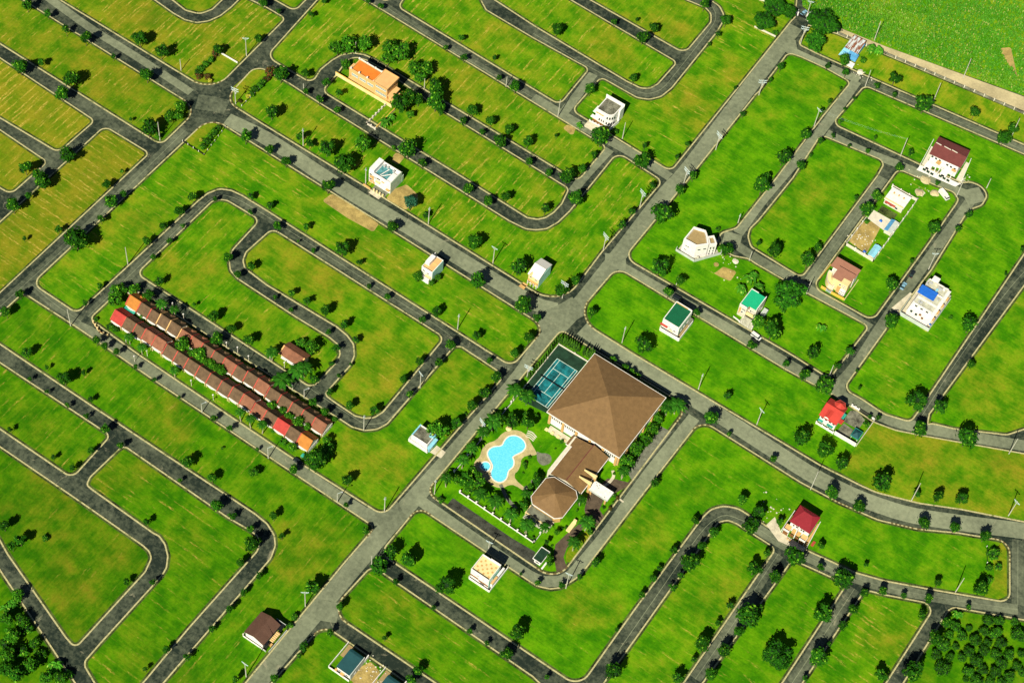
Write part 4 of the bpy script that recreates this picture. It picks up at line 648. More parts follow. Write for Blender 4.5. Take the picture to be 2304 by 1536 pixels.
# tennis court
ct = thing('tennis_court', 'blue-green tennis court with white lines beside the big brown roof', 'court', (26.2, -7, 0))
p = AP['court_out'][0]
q = sheet('court_surround', [(x - 26.2, y + 7) for x, y in p], .124, 'court_green', None); q.parent = ct
mb = MB((26.2, -7, 0)); mb.box(20.9, 31.9, -18.9, 4.9, .10, .130); mb.build('playing_surface', 'court_blue', ct)
mb = MB((26.2, -7, 0)); lz = (.131, .137); lw = .22
for x in (20.9, 22.3, 30.5, 31.9 - lw): mb.box(x, x + lw, -18.9, 4.9, *lz)
for y in (-18.9, 4.9 - lw): mb.box(20.9, 31.9, y, y + lw, .1385, .140)
for y in (-13.4, -.6): mb.box(22.5, 30.5, y - lw / 2, y + lw / 2, .1385, .140)
mb.box(26.3, 26.5, -13.4, -.6, *lz); mb.build('court_lines', 'line', ct)
mb = MB((26.2, -7, 0)); mb.box(20, 32.6, -7.03, -6.97, .2, 1.0); mb.cyl((20, -7, .1), (20, -7, 1.15), .06, .06); mb.cyl((32.6, -7, .1), (32.6, -7, 1.15), .06, .06); mb.build('net', 'black', ct)
def wall_line(name, label, cat, P, h, th, mat, posts=0, pmat=None, cap=None, ph=.3, pw=.4, closed=False, gap=None):
    """wall along a polyline; every straight run is a part, every post is a part"""
    t = thing(name, label, cat, (P[0][0], P[0][1], 0)); org = (P[0][0], P[0][1], 0)
    Q = P + [P[0]] if closed else P
    me_p = None
    for a, b in zip(Q[:-1], Q[1:]):
        A, Bv = Vector(a), Vector(b); d = (Bv - A); L = d.length; d /= L; nn = Vector((-d.y, d.x)) * th / 2
        e = d * th * .5
        mb = MB(org); mb.prism([tuple(A - nn + e), tuple(Bv - nn - e), tuple(Bv + nn - e), tuple(A + nn + e)], .02, h)
        mb.build('wall_panel', mat, t)
        if cap:
            mb = MB(org); n2 = nn * 1.5; mb.prism([tuple(A - n2 + e), tuple(Bv - n2 - e), tuple(Bv + n2 - e), tuple(A + n2 + e)], h + .003, h + .1); mb.build('coping', cap, t)
        if posts:
            k = max(1, round(L / posts))
            for i in range(k + 1):
                p = A + d * (L * i / k)
                if me_p is None:
                    mb = MB((0, 0, 0)); mb.box(-pw / 2, pw / 2, -pw / 2, pw / 2, .01, h + ph); mb.box(-pw * .65, pw * .65, -pw * .65, pw * .65, h + ph + .002, h + ph + .12)
                    o = mb.build('post', pmat or mat, t); me_p = o.data
                else:
                    o = bpy.data.objects.new('post', me_p); COL.objects.link(o); o.parent = t
                o.location = (p.x - org[0], p.y - org[1], 0)
    return t
def rail_fence(label, P, h, step, mat, rmat):
    t = thing('railing_fence', label, 'fence', (P[0][0], P[0][1], 0)); org = (P[0][0], P[0][1], 0); me_p = None
    for a, b in zip(P[:-1], P[1:]):
        A, Bv = Vector(a), Vector(b); d = Bv - A; L = d.length; d /= L; nn = Vector((-d.y, d.x)) * .06
        for z in (.1, h * .55, h - .15):
            w = 3 if z == .1 else 1
            mb = MB(org); mb.prism([tuple(A - nn * w), tuple(Bv - nn * w), tuple(Bv + nn * w), tuple(A + nn * w)], z, z + (.45 if z == .1 else .12)); mb.build('plinth' if z == .1 else 'rail', mat if z == .1 else rmat, t)
        k = max(1, round(L / step))
        for i in range(k + 1):
            p = A + d * (L * i / k)
            if me_p is None:
                mb = MB((0, 0, 0)); mb.box(-.28, .28, -.28, .28, .01, h + .2); mb.box(-.36, .36, -.36, .36, h + .202, h + .34); o = mb.build('post', mat, t); me_p = o.data
            else:
                o = bpy.data.objects.new('post', me_p); COL.objects.link(o); o.parent = t
            o.location = (p.x - org[0], p.y - org[1], 0)
rail_fence('white post and dark rail fence below the palm garden of the pool', [(25.6, -75.6), (63.9, -76.3), (63.5, -66.5)], 1.6, 4.4, 'white', 'black')
rail_fence('white post fence between the avenue and the pool garden palms', [(17.9, -26.5), (17.9, -69)], 1.5, 4.6, 'white', 'black')
wall_line('court_wall', 'low pale wall round the two outer sides of the tennis court', 'wall', [(18, -25), (17.5, 11.3), (34.4, 11.6)], .9, .25, 'offwhite', 9, 'offwhite')

# ---------------------------------------------------------------- house building kit
class House:
    def __init__(s, label, cat, x, y, name='house', group=None):
        s.t = thing(name, label, cat, (x, y, 0), group); s.o = (x, y, 0)
    def mb(s): return MB(s.o)
    def box(s, name, mat, *b):
        for q in b: r_ = s.mb().box(*q).build(name, mat, s.t)
        return r_
    def poly(s, name, P, z0, z1, mat, top=None):
        m_ = s.mb().prism(P, z0, z1, 0, 1 if top else None)
        return m_.build(name, [mat, top] if top else mat, s.t)
    def parapet(s, x0, x1, y0, y1, z0, z1, t, mat, sides='NSEW', name='parapet'):
        m_ = s.mb()
        if 'S' in sides: m_.box(x0, x1, y0, y0 + t, z0, z1)
        if 'N' in sides: m_.box(x0, x1, y1 - t, y1, z0, z1)
        if 'W' in sides: m_.box(x0, x0 + t, y0 + t, y1 - t, z0, z1 - .004)
        if 'E' in sides: m_.box(x1 - t, x1, y0 + t, y1 - t, z0, z1 - .004)
        return m_.build(name, mat, s.t)
    def gable(s, x0, x1, y0, y1, z0, zr, mat, axis='x', t=.18, wall=None, over=.35, ridge=None):
        """two roof slopes, ridge along axis, with gable walls"""
        m_ = s.mb()
        if axis == 'x':
            yc = (y0 + y1) / 2 if ridge is None else ridge
            m_.slab((x0, y0, z0), (x1, y0, z0), (x1, yc - .01, zr), (x0, yc - .01, zr), t); m_.slab((x0, yc + .01, zr), (x1, yc + .01, zr), (x1, y1, z0), (x0, y1, z0), t)
        else:
            xc = (x0 + x1) / 2 if ridge is None else ridge
            m_.slab((x0, y0, z0), (xc - .01, y0, zr), (xc - .01, y1, zr), (x0, y1, z0), t); m_.slab((xc + .01, y0, zr), (x1, y0, z0), (x1, y1, z0), (xc + .01, y1, zr), t)
        r = m_.build('roof', mat, s.t)
        m_ = s.mb()
        if axis == 'x': m_.box(x0, x1, yc - .12, yc + .12, zr - .05, zr + .07)
        else: m_.box(xc - .12, xc + .12, y0, y1, zr - .05, zr + .07)
        rc = m_.build('ridge_cap', mat, r)
        if wall:
            m_ = s.mb(); e = over; sl = .22
            if axis == 'x':
                for x in (x0 + e, x1 - e - .2): m_.add([(x, y0 + e, z0 - t), (x, y1 - e, z0 - t), (x, yc, zr - t - sl * .3), (x + .2, y0 + e, z0 - t), (x + .2, y1 - e, z0 - t), (x + .2, yc, zr - t - sl * .3)], [(0, 2, 1), (3, 4, 5), (0, 3, 5, 2), (1, 2, 5, 4), (0, 1, 4, 3)])
            else:
                for y in (y0 + e, y1 - e - .2): m_.add([(x0 + e, y, z0 - t), (x1 - e, y, z0 - t), (xc, y, zr - t - sl * .3), (x0 + e, y + .2, z0 - t), (x1 - e, y + .2, z0 - t), (xc, y + .2, zr - t - sl * .3)], [(0, 1, 2), (3, 5, 4), (0, 3, 4, 1), (1, 4, 5, 2), (0, 2, 5, 3)])
            m_.build('gable_wall', wall, s.t)
        return r
    def cone_roof(s, P, z0, apex, mat, fascia=None, t=.35):
        n = len(P)
        if area2(P) < 0: P = P[::-1]
        m_ = s.mb().add([(x, y, z0) for x, y in P] + [apex], [(i, (i + 1) % n, n) for i in range(n)])
        r = m_.build('roof', mat, s.t)
        m_ = s.mb(); o = inset(P, -.12)
        m_.add([(x, y, z0 - t) for x, y in o] + [(x, y, z0 + .06) for x, y in o] + [(x, y, z0 + .06) for x, y in inset(P, .1)], [(r_ * n + i, r_ * n + (i + 1) % n, (r_ + 1) * n + (i + 1) % n, (r_ + 1) * n + i) for r_ in range(2) for i in range(n)])
        m_.add([(x, y, z0 - t) for x, y in o], [tuple(range(n))[::-1]])
        m_.build('fascia', fascia or 'white', r)
        return r
    def win(s, face, at, c, z, w, h, frame='white', glass='glass', name='window', bars=0):
        """window or door on a wall plane; face S, N, E or W, 'at' is the plane, c the centre along the wall"""
        f, g_ = s.mb(), s.mb()
        def bx(m_, a0, a1, z0, z1, d0, d1):
            if face in 'SN':
                y0, y1 = (at - d1, at - d0) if face == 'S' else (at + d0, at + d1); m_.box(a0, a1, y0, y1, z0, z1)
            else:
                x0, x1 = (at - d1, at - d0) if face == 'W' else (at + d0, at + d1); m_.box(x0, x1, a0, a1, z0, z1)
        a0, a1 = c - w / 2, c + w / 2; b = .1
        bx(f, a0 - b, a0, z - b, z + h + b, -.05, .09); bx(f, a1, a1 + b, z - b, z + h + b, -.05, .09)
        bx(f, a0, a1, z - b, z, -.05, .09); bx(f, a0, a1, z + h, z + h + b, -.05, .09)
        for k in range(bars):
            q = a0 + (a1 - a0) * (k + 1) / (bars + 1); bx(f, q - .05, q + .05, z, z + h, -.05, .08)
        fr = f.build(name, frame, s.t)
        bx(g_, a0, a1, z, z + h, -.06, .03); g_.build('pane' if name != 'door' else 'door_leaf', glass, fr)
        return fr
def pwall(label, P, h, mat, th=.22, **k): return wall_line('perimeter_wall', label, 'wall', P, h, th, mat, **k)

# ---- the clubhouse
h = House('huge square clubhouse with brown pyramid roof and white windowed walls', 'clubhouse', 53.5, -6.8, 'clubhouse')
x0, x1, y0, y1 = 35.05, 72.3, -25.5, 11.9
h.box('wall', 'white', (x0 + 1, x1 - 1, y0 + 1, y1 - 1, 0, 8.5))
h.cone_roof([(x0, y0), (x1, y0), (x1, y1), (x0, y1)], 9, (53.3, -6.4, 15.6), 'r_club')
for i in range(6):
    x = x0 + 1.6 + i * (x1 - x0 - 3.2) / 5
    h.box('pilaster', 'tan', (x - .55, x + .55, y0 + .35, y0 + 1.02, 0, 8.4))
    h.box('pilaster', 'tan', (x1 - 1.02, x1 - .35, y0 + 1.6 + i * 6.8 - .5, y0 + 1.6 + i * 6.8 + .5, 0, 8.4))
for i in range(5):
    xm = x0 + 1.6 + (i + .5) * (x1 - x0 - 3.2) / 5
    if 2 <= i <= 3: continue
    for k in range(6): h.win('S', y0 + 1, xm - 2.3 + k * .92, 4.6, .5, 1.9, 'white', 'glass')
    for k in range(8): h.win('S', y0 + 1, xm - 2.4 + k * .69, 7.5, .4, .35, 'white', 'glass')
for i in range(5):
    for k in range(4): h.win('E', x1 - 1, y0 + 5 + i * 6.8 - 1.6 + k * 1.05, 4.6, .55, 1.9, 'white', 'glass')
# link wing
h.box('wing_wall', 'offwhite', (50.5, 67, -47, -26.2, 0, 5.6))
m_ = h.mb()
m_.slab((52.4, -47.9, 5.9), (60, -47.9, 8.4), (60, -27, 8.4), (52.4, -31.4, 5.9), .25)
m_.slab((49.3, -31.35, 4.95), (52.4, -31.35, 5.92), (60, -26.95, 8.42), (49.3, -26.3, 4.97), .25)
m_.slab((60.02, -47.9, 8.4), (68, -47.9, 5.9), (68, -26.3, 5.9), (60.02, -26.3, 8.4), .25)
r_ = m_.build('wing_roof', 'r_club', h.t)
m_ = h.mb(); m_.box(59.85, 60.2, -47.9, -26.4, 8.38, 8.5); m_.build('ridge_cap', 'r_maroon', r_)
m_ = h.mb(); m_.box(52.15, 52.4, -47.9, -31.5, 5.55, 6.0); m_.box(68, 68.25, -47.9, -26.3, 5.55, 6.0); m_.box(49.3, 52.1, -31.62, -31.38, 4.6, 5.1); m_.build('fascia', 'white', r_)
h.box('terrace', 'pale', (38, 49, -28.5, -25.4, 0, .5)); 
for k in range(4): h.box('planter', 'cream', (37 + k * 3, 38.4 + k * 3, -28.9, -27.6, .3, .9))
# octagonal pavilion
o8 = House('octagonal pavilion with brown eight-sided roof at the compound foot', 'pavilion', 60.1, -56.3, 'pavilion')
P8 = [(52, -61.9), (52.1, -50.7), (54.6, -48.3), (65.6, -48.2), (68.1, -50.7), (68.1, -62.1), (65.6, -64.5), (54.4, -64.5)]
o8.poly('wall', inset(P8[::-1], 1.0), 0, 5.7, 'tan'); o8.cone_roof(P8, 6, (60.1, -56.4, 9.6), 'r_club')
for k in range(7): o8.win('S', -63.5, 55.6 + k * 1.5, 3.9, .45, .6, 'white', 'glass')
for k in range(3): o8.win('S', -63.5, 57 + k * 3, .6, 1.4, 2.0, 'white', 'glass')
o8.box('terrace', 'slab', (53.5, 65.5, -69.4, -63.5, 0, .45)); o8.box('veranda_roof', 'paving', (53.8, 64.5, -67.5, -63.6, 2.6, 2.8))
o8.box('veranda_beam', 'cream', (53.4, 65, -67.9, -67.5, 2.5, 2.85), (53.4, 53.75, -67.5, -63.6, 2.5, 2.85))
for k in range(5): o8.box('veranda_post', 'cream', (53.5 + k * 2.7, 53.8 + k * 2.7, -67.85, -67.55, .4, 2.5))
o8.box('stair_block', 'cream', (71.4, 73.2, -63.5, -58.4, 0, 1.0), (71.6, 73, -58.4, -57.6, 0, 2.2))
# white porte-cochere with two pointed fins
cp = House('white flat entrance canopy with two pointed fins on the wing roof', 'canopy', 74, -41.2, 'entrance_canopy')
cp.box('canopy_roof', 'white', (69.2, 78.5, -43.7, -38.7, 4.5, 5.1))
cp.box('canopy_edge', 'greywhite', (78.52, 78.7, -43.7, -38.7, 4.3, 5.15), (69.2, 78.5, -43.9, -43.72, 4.3, 5.15))
for x in (70.2, 77.5):
    for y in (-43, -39.4): cp.box('column', 'tan', (x - .4, x + .4, y - .4, y + .4, 0, 4.5))
for y in (-42.9, -38.9):
    m_ = cp.mb(); m_.prism([(69.6, y - .6), (69.6, y + .6), (63.4, y)], 7.6, 9.0); m_.build('fin', 'cream', cp.t); m_ = cp.mb(); m_.box(68.3, 69.5, y - .5, y + .5, 0, 7.6); m_.build('fin_pier', 'tan', cp.t)
for x, y in ((70.4, -39.6), (71, -40.3), (71.5, -40.8), (72, -39.7), (72.4, -41), (77.4, -40), (76.8, -43.2)): cp.box('roof_vent', 'metal', (x - .18, x + .18, y - .18, y + .18, 5.1, 5.4))
gd = House('small guardhouse with dark flat roof edged in white by the bottom street', 'guardhouse', 70.2, -80.8, 'guardhouse')
gd.box('wall', 'white', (68.8, 71.8, -83.4, -78, 0, 3.4)); gd.box('roof', 'court_green', (68.4, 72.3, -83.9, -77.6, 3.5, 3.7)); gd.parapet(68.2, 72.5, -84.1, -77.4, 3.45, 3.95, .2, 'white', name='roof_edge')
gd.win('S', -83.4, 70.3, 1, 1.6, 1.2); gd.win('E', 71.8, -80.5, 1, 2, 1.2); gd.box('step', 'white', (72.9, 73.6, -84.2, -80.6, 0, .5))
ft = House('small round stone fountain in the garden plaza', 'fountain', 47.3, -57.3, 'fountain')
m_ = ft.mb(); ft_p = [(47.3 + 1.5 * math.cos(a * PI / 8), -57.3 + 1.5 * math.sin(a * PI / 8)) for a in range(16)]; m_.prism(ft_p, .1, .7); m_.build('basin', 'paving', ft.t)
m_ = ft.mb(); m_.prism(inset(ft_p, .3), .5, .75); m_.build('water', 'court_green', ft.t); m_ = ft.mb(); m_.cyl((47.3, -57.3, .7), (47.3, -57.3, 1.6), .25, .12); m_.build('spout', 'slab', ft.t)
pr = House('pale garden parasol beside the pool deck', 'parasol', 24.8, -38.6, 'parasol')
m_ = pr.mb(); m_.cyl((24.8, -38.6, .1), (24.8, -38.6, 2.5), .06, .06); m_.build('pole', 'metal', pr.t)
m_ = pr.mb(); m_.cyl((24.8, -38.6, 2.1), (24.8, -38.6, 2.7), 1.3, .08, 10); m_.build('canopy', 'cream', pr.t)
# ---- terraced row houses: two rows of eighteen
XB = [-145.4, -139.2, -133.3, -127.8, -122.1, -116.3, -110.2, -104.2, -97.9, -91.9, -85.7, -79.5, -73.6, -67.5, -61.3, -55.2, -49, -42.8, -36.6]
ORD = ['first', 'second', 'third', 'fourth', 'fifth', 'sixth', 'seventh', 'eighth', 'ninth', 'tenth', 'eleventh', 'twelfth', 'thirteenth', 'fourteenth', 'fifteenth', 'sixteenth', 'seventeenth', 'eighteenth']
random.seed(5)
for row, (yf, yr, yb) in enumerate(((-99.5, -95.7, -91.7), (-89.6, -85.9, -81.9))):
    for i in range(18):
        dz = 1.2 if i in (3, 4, 11, 12) else 0
        if row == 0: mat = 'r_brick' if i in (0, 15) else 'r_amber' if i == 17 else 'r_redbrown' if i in (3, 4, 12, 13) else 'r_grey'
        else: mat = 'r_amber' if i == 0 else 'r_redbrown' if i in (5, 6, 12, 17, 9) else 'r_grey'
        cn = {'r_brick': 'bright red', 'r_amber': 'orange', 'r_redbrown': 'reddish brown', 'r_grey': 'grey brown'}[mat]
        xa, xb = XB[i], XB[i + 1]
        h = House('%s roofed row house, %s from the left end of the %s terrace' % (cn, ORD[i], ['lower', 'upper'][row]), 'row house', (xa + xb) / 2, yr, 'row_house', 'terraced row houses in two facing rows')
        z0, zr = 2.9 + dz, 6.1 + dz
        h.box('wall', 'offwhite', (xa + .03, xb - .03, yf + .6, yb - .5, 0, z0 - .1))
        h.gable(xa + .06, xb - .06, yf, yb, z0, zr, mat, 'x', .16, 'palegreen' if row == 0 else 'offwhite', .12 if i in (3, 11, 4, 12, 0, 17) else .4, yr)
        # red fire-wall band along the left party line
        m_ = h.mb(); e = .14; bw = .42
        m_.slab((xa - bw / 2, yf - .1, z0 + e), (xa + bw / 2, yf - .1, z0 + e), (xa + bw / 2, yr, zr + e), (xa - bw / 2, yr, zr + e), .3)
        m_.slab((xa - bw / 2, yr + .01, zr + e), (xa + bw / 2, yr + .01, zr + e), (xa + bw / 2, yb + .1, z0 + e), (xa - bw / 2, yb + .1, z0 + e), .3)
        m_.build('ridge_band', 'band' if (row == 0 or i not in (3, 4, 5)) else 'peach', h.t)
        # scalloped white porch edge
        n = 7; xs = [xa + .5 + (xb - xa - 1) * k / (n - 1) for k in range(n)]; m_ = h.mb()
        for k in range(n - 1):
            bul = .55 * math.sin(PI * (k + .5) / (n - 1)) + .15
            m_.box(xs[k] + .01, xs[k + 1] - .01, yf - .05 - bul, yf + .4, z0 - .62, z0 - .32)
        m_.build('porch_roof', 'white', h.t)
        for x in (xa + .45, xb - .45): h.box('porch_post', 'cream', (x - .15, x + .15, yf - .2, yf + .1, 0, z0 - .63))
        h.win('S', yf + .6, xa + 1.8, 1.0, 1.2, 1.2); h.win('S', yf + .6, xb - 1.6, .1, .9, 2.0, 'offwhite', 'wood', 'door')
        if row == 1:
            m_ = h.mb(); xm = (xa + xb) / 2 + .4
            m_.add([(xm - 1.2, yb - 1.9, z0 + .5), (xm + 1.2, yb - 1.9, z0 + .5), (xm + 1.2, yb + .3, z0 + .2), (xm - 1.2, yb + .3, z0 + .2), (xm, yb - 1.0, z0 + 1.75)], [(0, 1, 4), (1, 2, 4), (2, 3, 4), (3, 0, 4), (3, 2, 1, 0)])
            m_.build('dormer_roof', mat, h.t)
        if i in (4, 12, 17):   # exposed end gable with white boarding
            for k in range(4): h.win('E', xb - .03, yr - 2.2 + k * 1.4, z0 - 1.3, .8, 1.1, 'white', 'mint')
m_ = None
lean = House('teal sheet lean-to behind the orange roofed end of the upper terrace', 'lean-to', -142.5, -90.6, 'lean_to'); m_ = lean.mb(); m_.slab((-145, -91.4, 2.2), (-139.4, -91.4, 2.2), (-139.4, -89.9, 2.6), (-145, -89.9, 2.6), .08); m_.build('sheet_roof', 'teal_tarp', lean.t)
for x in (-144.8, -139.6): lean.box('post', 'wood', (x - .08, x + .08, -91.35, -91.2, 0, 2.1))
gz = House('small grey thatched hut at the upper end of the terraces', 'hut', -147, -82.5, 'garden_hut')
gz.cone_roof([(-149, -84.3), (-145, -84.3), (-145, -80.6), (-149, -80.6)], 2.4, (-147, -82.5, 4.6), 'slab', 'wood', .15)
for x in (-148.6, -145.4):
    for y in (-83.9, -81): gz.box('post', 'wood', (x - .1, x + .1, y - .1, y + .1, 0, 2.3))
rail_fence('low cream garden fence at the left end of the lower terrace', [(-151.5, -104), (-146, -106.2), (-142, -105.6)], 1.1, 2.2, 'cream', 'wood')

# ---- lone bungalow inside the loop road
h = House('lone bungalow with red-brown gable roof inside the loop road', 'house', -70.5, -65.2)
h.box('wall', 'cream', (-75.8, -65.2, -68.2, -62.4, 0, 3.3)); h.gable(-76.4, -64.6, -69, -61.5, 3.5, 5.5, 'r_redbrown', 'x', .16, 'offwhite', .5)
m_ = h.mb(); m_.slab((-76.2, -69.3, 3.66), (-75.7, -69.3, 3.66), (-75.7, -65.3, 5.7), (-76.2, -65.3, 5.7), .2); m_.slab((-65.3, -69.3, 3.66), (-64.8, -69.3, 3.66), (-64.8, -65.3, 5.7), (-65.3, -65.3, 5.7), .2); m_.build('ridge_band', 'peach', h.t)
for x in (-74, -71, -68): h.win('S', -68.2, x, 1, 1.2, 1.2)
h.win('E', -65.2, -65.5, 1, 2, 1.3, 'white', 'tealglass'); h.box('porch_roof', 'white', (-74.5, -67, -70, -68.9, 2.7, 2.9))

# ---- orange-roofed mansion
h = House('long peach mansion with orange tiled roof and flat peach tower', 'mansion', -136, 78, 'mansion')
h.box('wall', 'peach', (-146.4, -132.2, 74.8, 81.2, 0, 9.2), (-132.1, -124.6, 74.2, 82.6, 0, 11.3))
m_ = h.mb(); m_.slab((-146, 75.3, 9.25), (-132.3, 75.3, 9.25), (-132.3, 80.7, 10.6), (-146, 80.7, 10.6), .2); r_ = m_.build('roof', 'r_orange', h.t)
m_ = h.mb()
for k in range(24): m_.box(-145.9 + k * .57, -145.75 + k * .57, 75.4, 75.6, 9.3, 9.45)
m_.build('tile_edge', 'r_orange', r_)
h.parapet(-146.7, -132.2, 74.5, 81.5, 9.0, 9.95, .45, 'peach', 'SW')
h.box('parapet', 'peach', (-146.7, -132.2, 81.1, 81.5, 9.0, 10.9))
for x in (-146.4, -141.6, -136.8, -133): h.box('finial', 'white', (x - .35, x + .35, 74.4, 75, 9.96, 10.9)); h.box('finial', 'white', (x - .35, x + .35, 81, 81.6, 10.91, 11.7))
for k in range(3): h.box('balustrade', 'white', (-145.8 + k * 4.7, -142.2 + k * 4.7, 81.15, 81.45, 10.92, 11.5))
h.box('tower_roof', 'peachroof', (-132.4, -124.2, 73.3, 82.9, 11.35, 11.8)); h.parapet(-132.5, -124.1, 73.2, 83, 11.2, 12.15, .35, 'peach', name='tower_parapet')
h.box('cornice', 'peachroof', (-147.3, -124.3, 73.6, 74.75, 3.6, 4.0), (-124.2, -121.8, 73.8, 81, 7.0, 7.35), (-124.2, -121.5, 73.7, 81, 3.6, 3.95), (-132.4, -124.3, 73.3, 74.15, 7.4, 7.8))
h.box('bay', 'peach', (-124.55, -122.6, 75, 80.2, 0, 3.58), (-124.55, -122.9, 75.2, 79.8, 3.97, 6.98), (-148.2, -146.45, 75.5, 79, 0, 8.2))
h.box('bay_roof', 'peachroof', (-148.3, -146.75, 75.3, 79.2, 8.2, 8.5))
for x in (-144.2, -139.6, -135): h.win('S', 74.8, x, 5.6, 3.6, 1.5, 'white', 'paleglass', bars=3); h.win('S', 74.8, x, 1.0, 3.2, 1.7, 'white', 'glass', bars=3)
h.win('S', 74.2, -128.3, 8.6, 6, 1.4, 'white', 'paleglass', bars=5); h.win('S', 74.2, -128.3, 4.6, 6, 1.9, 'white', 'paleglass', bars=5); h.win('S', 74.2, -128.3, 1, 5, 1.8, 'white', 'glass', bars=4)
h.win('E', -124.6, 78, 8.6, 4, 1.4, 'peach', 'glass', bars=2); h.win('E', -122.9, 77.5, 4.8, 3, 1.4, 'peach', 'glass', bars=2); h.win('E', -122.6, 77.5, .8, 3, 1.8, 'peach', 'glass', bars=2)
m_ = h.mb(); m_.add([(-137.5, 81.6, 8.4), (-134, 81.6, 8.4), (-135.7, 84.2, 8.0), (-135.7, 81.6, 10.2)], [(0, 2, 3), (2, 1, 3), (0, 1, 2)]); m_.build('dormer_roof', 'peachroof', h.t)
sheet('side_path', [(-146, 73.75), (-122, 73.9), (-122, 74.7), (-146, 74.7)], .13, 'offwhite')
pwall('tall cream garden wall below the orange-roofed mansion', [(-155, 73.5), (-121.4, 73.9)], 2.6, 'cream', posts=0, cap='yellow')
pwall('cream wall running down the banana garden right of the mansion', [(-119.6, 58.8), (-119.4, 73.9)], 1.7, 'cream', cap='yellow')
rail_fence('thin white wire fence round the banana garden below the mansion', [(-124.8, 73), (-124.8, 58.6), (-119.7, 58.5)], 1.3, 2.4, 'offwhite', 'offwhite')
gr = House('little red roofed gate porch right of the peach mansion', 'gate porch', -119.3, 82.5, 'gate_porch')
m_ = gr.mb(); m_.slab((-120.3, 80.7, 3.3), (-118.3, 80.7, 3.0), (-118.3, 84.4, 3.0), (-120.3, 84.4, 3.3), .15); m_.build('roof', 'r_red', gr.t)
for x in (-120.1, -118.6):
    for y in (81, 84): gr.box('post', 'yellow', (x - .15, x + .15, y - .15, y + .15, 0, 2.95))
gr.box('gate_wall', 'yellow', (-122, -120.4, 83.6, 84, 0, 3), (-122.9, -122.02, 80.5, 84, 0, 2.4))

# ---- white townhouse with open glass-roofed court
h = House('white cubic townhouse with teal glass roof sunk behind parapets', 'townhouse', -97.5, 36.4, 'townhouse')
x0, x1, y0, y1 = -103.7, -91.4, 32.2, 40.6
h.box('wall', 'white', (x0, x1, y0, y1, 0, 7.2))
h.parapet(x0, x1, y0, y1, 7.2, 8.3, .35, 'white', 'SNE'); h.box('stair_tower', 'white', (x0, x0 + 2.6, y0 + .36, y1 - .36, 7.2, 9.6))
h.box('roof_deck', 'tealglass', (x0 + 2.9, x1 - 2.8, y0 + .9, y1 - 1.0, 7.21, 7.4)); h.box('roof_deck', 'white', (x1 - 2.7, x1 - .4, y0 + .4, y1 - 2.5, 7.21, 7.9))
m_ = h.mb(); m_.slab((-98.6, 33, 7.5), (-98.2, 33, 7.6), (-96.5, 38.5, 7.9), (-96.9, 38.5, 7.9), .2); m_.slab((-97.9, 33.2, 7.6), (-97.6, 33, 7.6), (-94.2, 36.6, 7.95), (-94.4, 36.9, 7.95), .2); m_.build('roof_rib', 'white', h.t)
for q in ((-99.6, 38.8), (-97.8, 39), (-94.4, 38.9)): h.box('water_tank', 'metal', (q[0] - .5, q[0] + .5, q[1] - .4, q[1] + .4, 7.41, 8.5))
h.box('shaded_side', 'palegreen', (x1 + .003, x1 + .12, y0 + .1, y1 + .5, 0, 7.9)); h.box('wing', 'palegreen', (x1 - .1, x1 + .2, y1 + .51, y1 + 1.8, 0, 4.5))  # pale green skin paints the shade on the white right face
h.box('tan_panel', 'tan', (x0 + .4, x0 + 2.9, y0 - .06, y0 - .002, .4, 5.8)); h.box('balcony', 'cream', (-99.4, -97.0, 31.4, y0 - .004, 3.6, 4.5)); h.box('carport_roof', 'tan', (-93.4, x1, 31.0, y0 - .004, 2.7, 2.9))
for x, z, w in ((-102.6, 5.6, 1.2), (-102.6, 2.3, 1.4), (-98.2, 5.3, 2), (-95.6, 5, 1.6)): h.win('S', y0 - (.06 if x < -102 else 0), x, z, w, 1.1, 'white', 'tan' if x > -96 else 'glass')
for k in range(3): h.win('S', y0, -100.6 + k * .5, 4.6, .2, 1.5, 'white')
h.win('S', y0, -100.8, .1, 1.1, 2.1, 'white', 'tan', 'door')
sheet('front_yard', [(-99.8, 29.0), (-92.2, 28.9), (-92.2, 32.2), (-99.8, 32.2)], .125, 'paving'); sheet('entrance_ramp', [(-99.6, 26.6), (-93.6, 26.4), (-93.6, 28.7), (-99.6, 28.8)], .15, 'pale')
for k in range(4): h.box('gate_pier', 'cream', (-98.6 + k * 1.7, -97.9 + k * 1.7, 28.6, 29.2, 0, 1.6))
pwall('low tan front wall of the white townhouse with glass roof', [(-104.3, 28.8), (-100, 28.6)], 1.3, 'tan')
# ---- white house with curved bay
h = House('white house with round bay and weathered grey flat roof', 'house', -36.5, 133.5)
def rr(x0, x1, y0, y1, r, n=7):   # rounded lower right corner
    return [(x0, y0)] + [(x1 - r + r * math.sin(k * PI / 2 / n), y0 + r - r * math.cos(k * PI / 2 / n)) for k in range(n + 1)] + [(x1, y1), (x0, y1)]
P = rr(-40.6, -31.6, 128.7, 138.2, 3.2)
h.poly('wall', P, 0, 7.6, 'white'); h.poly('roof', inset(P, .4), 7.5, 7.75, 'concrete')
m_ = h.mb(); ip = inset(P, .4); n = len(P); m_.add([(x, y, 7.6) for x, y in P] + [(x, y, 8.4) for x, y in P] + [(x, y, 8.4) for x, y in ip] + [(x, y, 7.7) for x, y in ip], [(r * n + i, r * n + (i + 1) % n, (r + 1) * n + (i + 1) % n, (r + 1) * n + i) for r in range(3) for i in range(n)]); m_.build('parapet', 'white', h.t)
h.box('back_wall', 'white', (-41.3, -30.8, 138.22, 138.6, 0, 9.3)); h.box('side_wing', 'white', (-31.55, -30.7, 134.5, 138.2, 0, 8.4)); h.box('porch_slab', 'white', (-42.2, -38.2, 126.8, 128.6, 3.0, 3.3), (-42.2, -40.65, 128.61, 133, 5.0, 5.2))
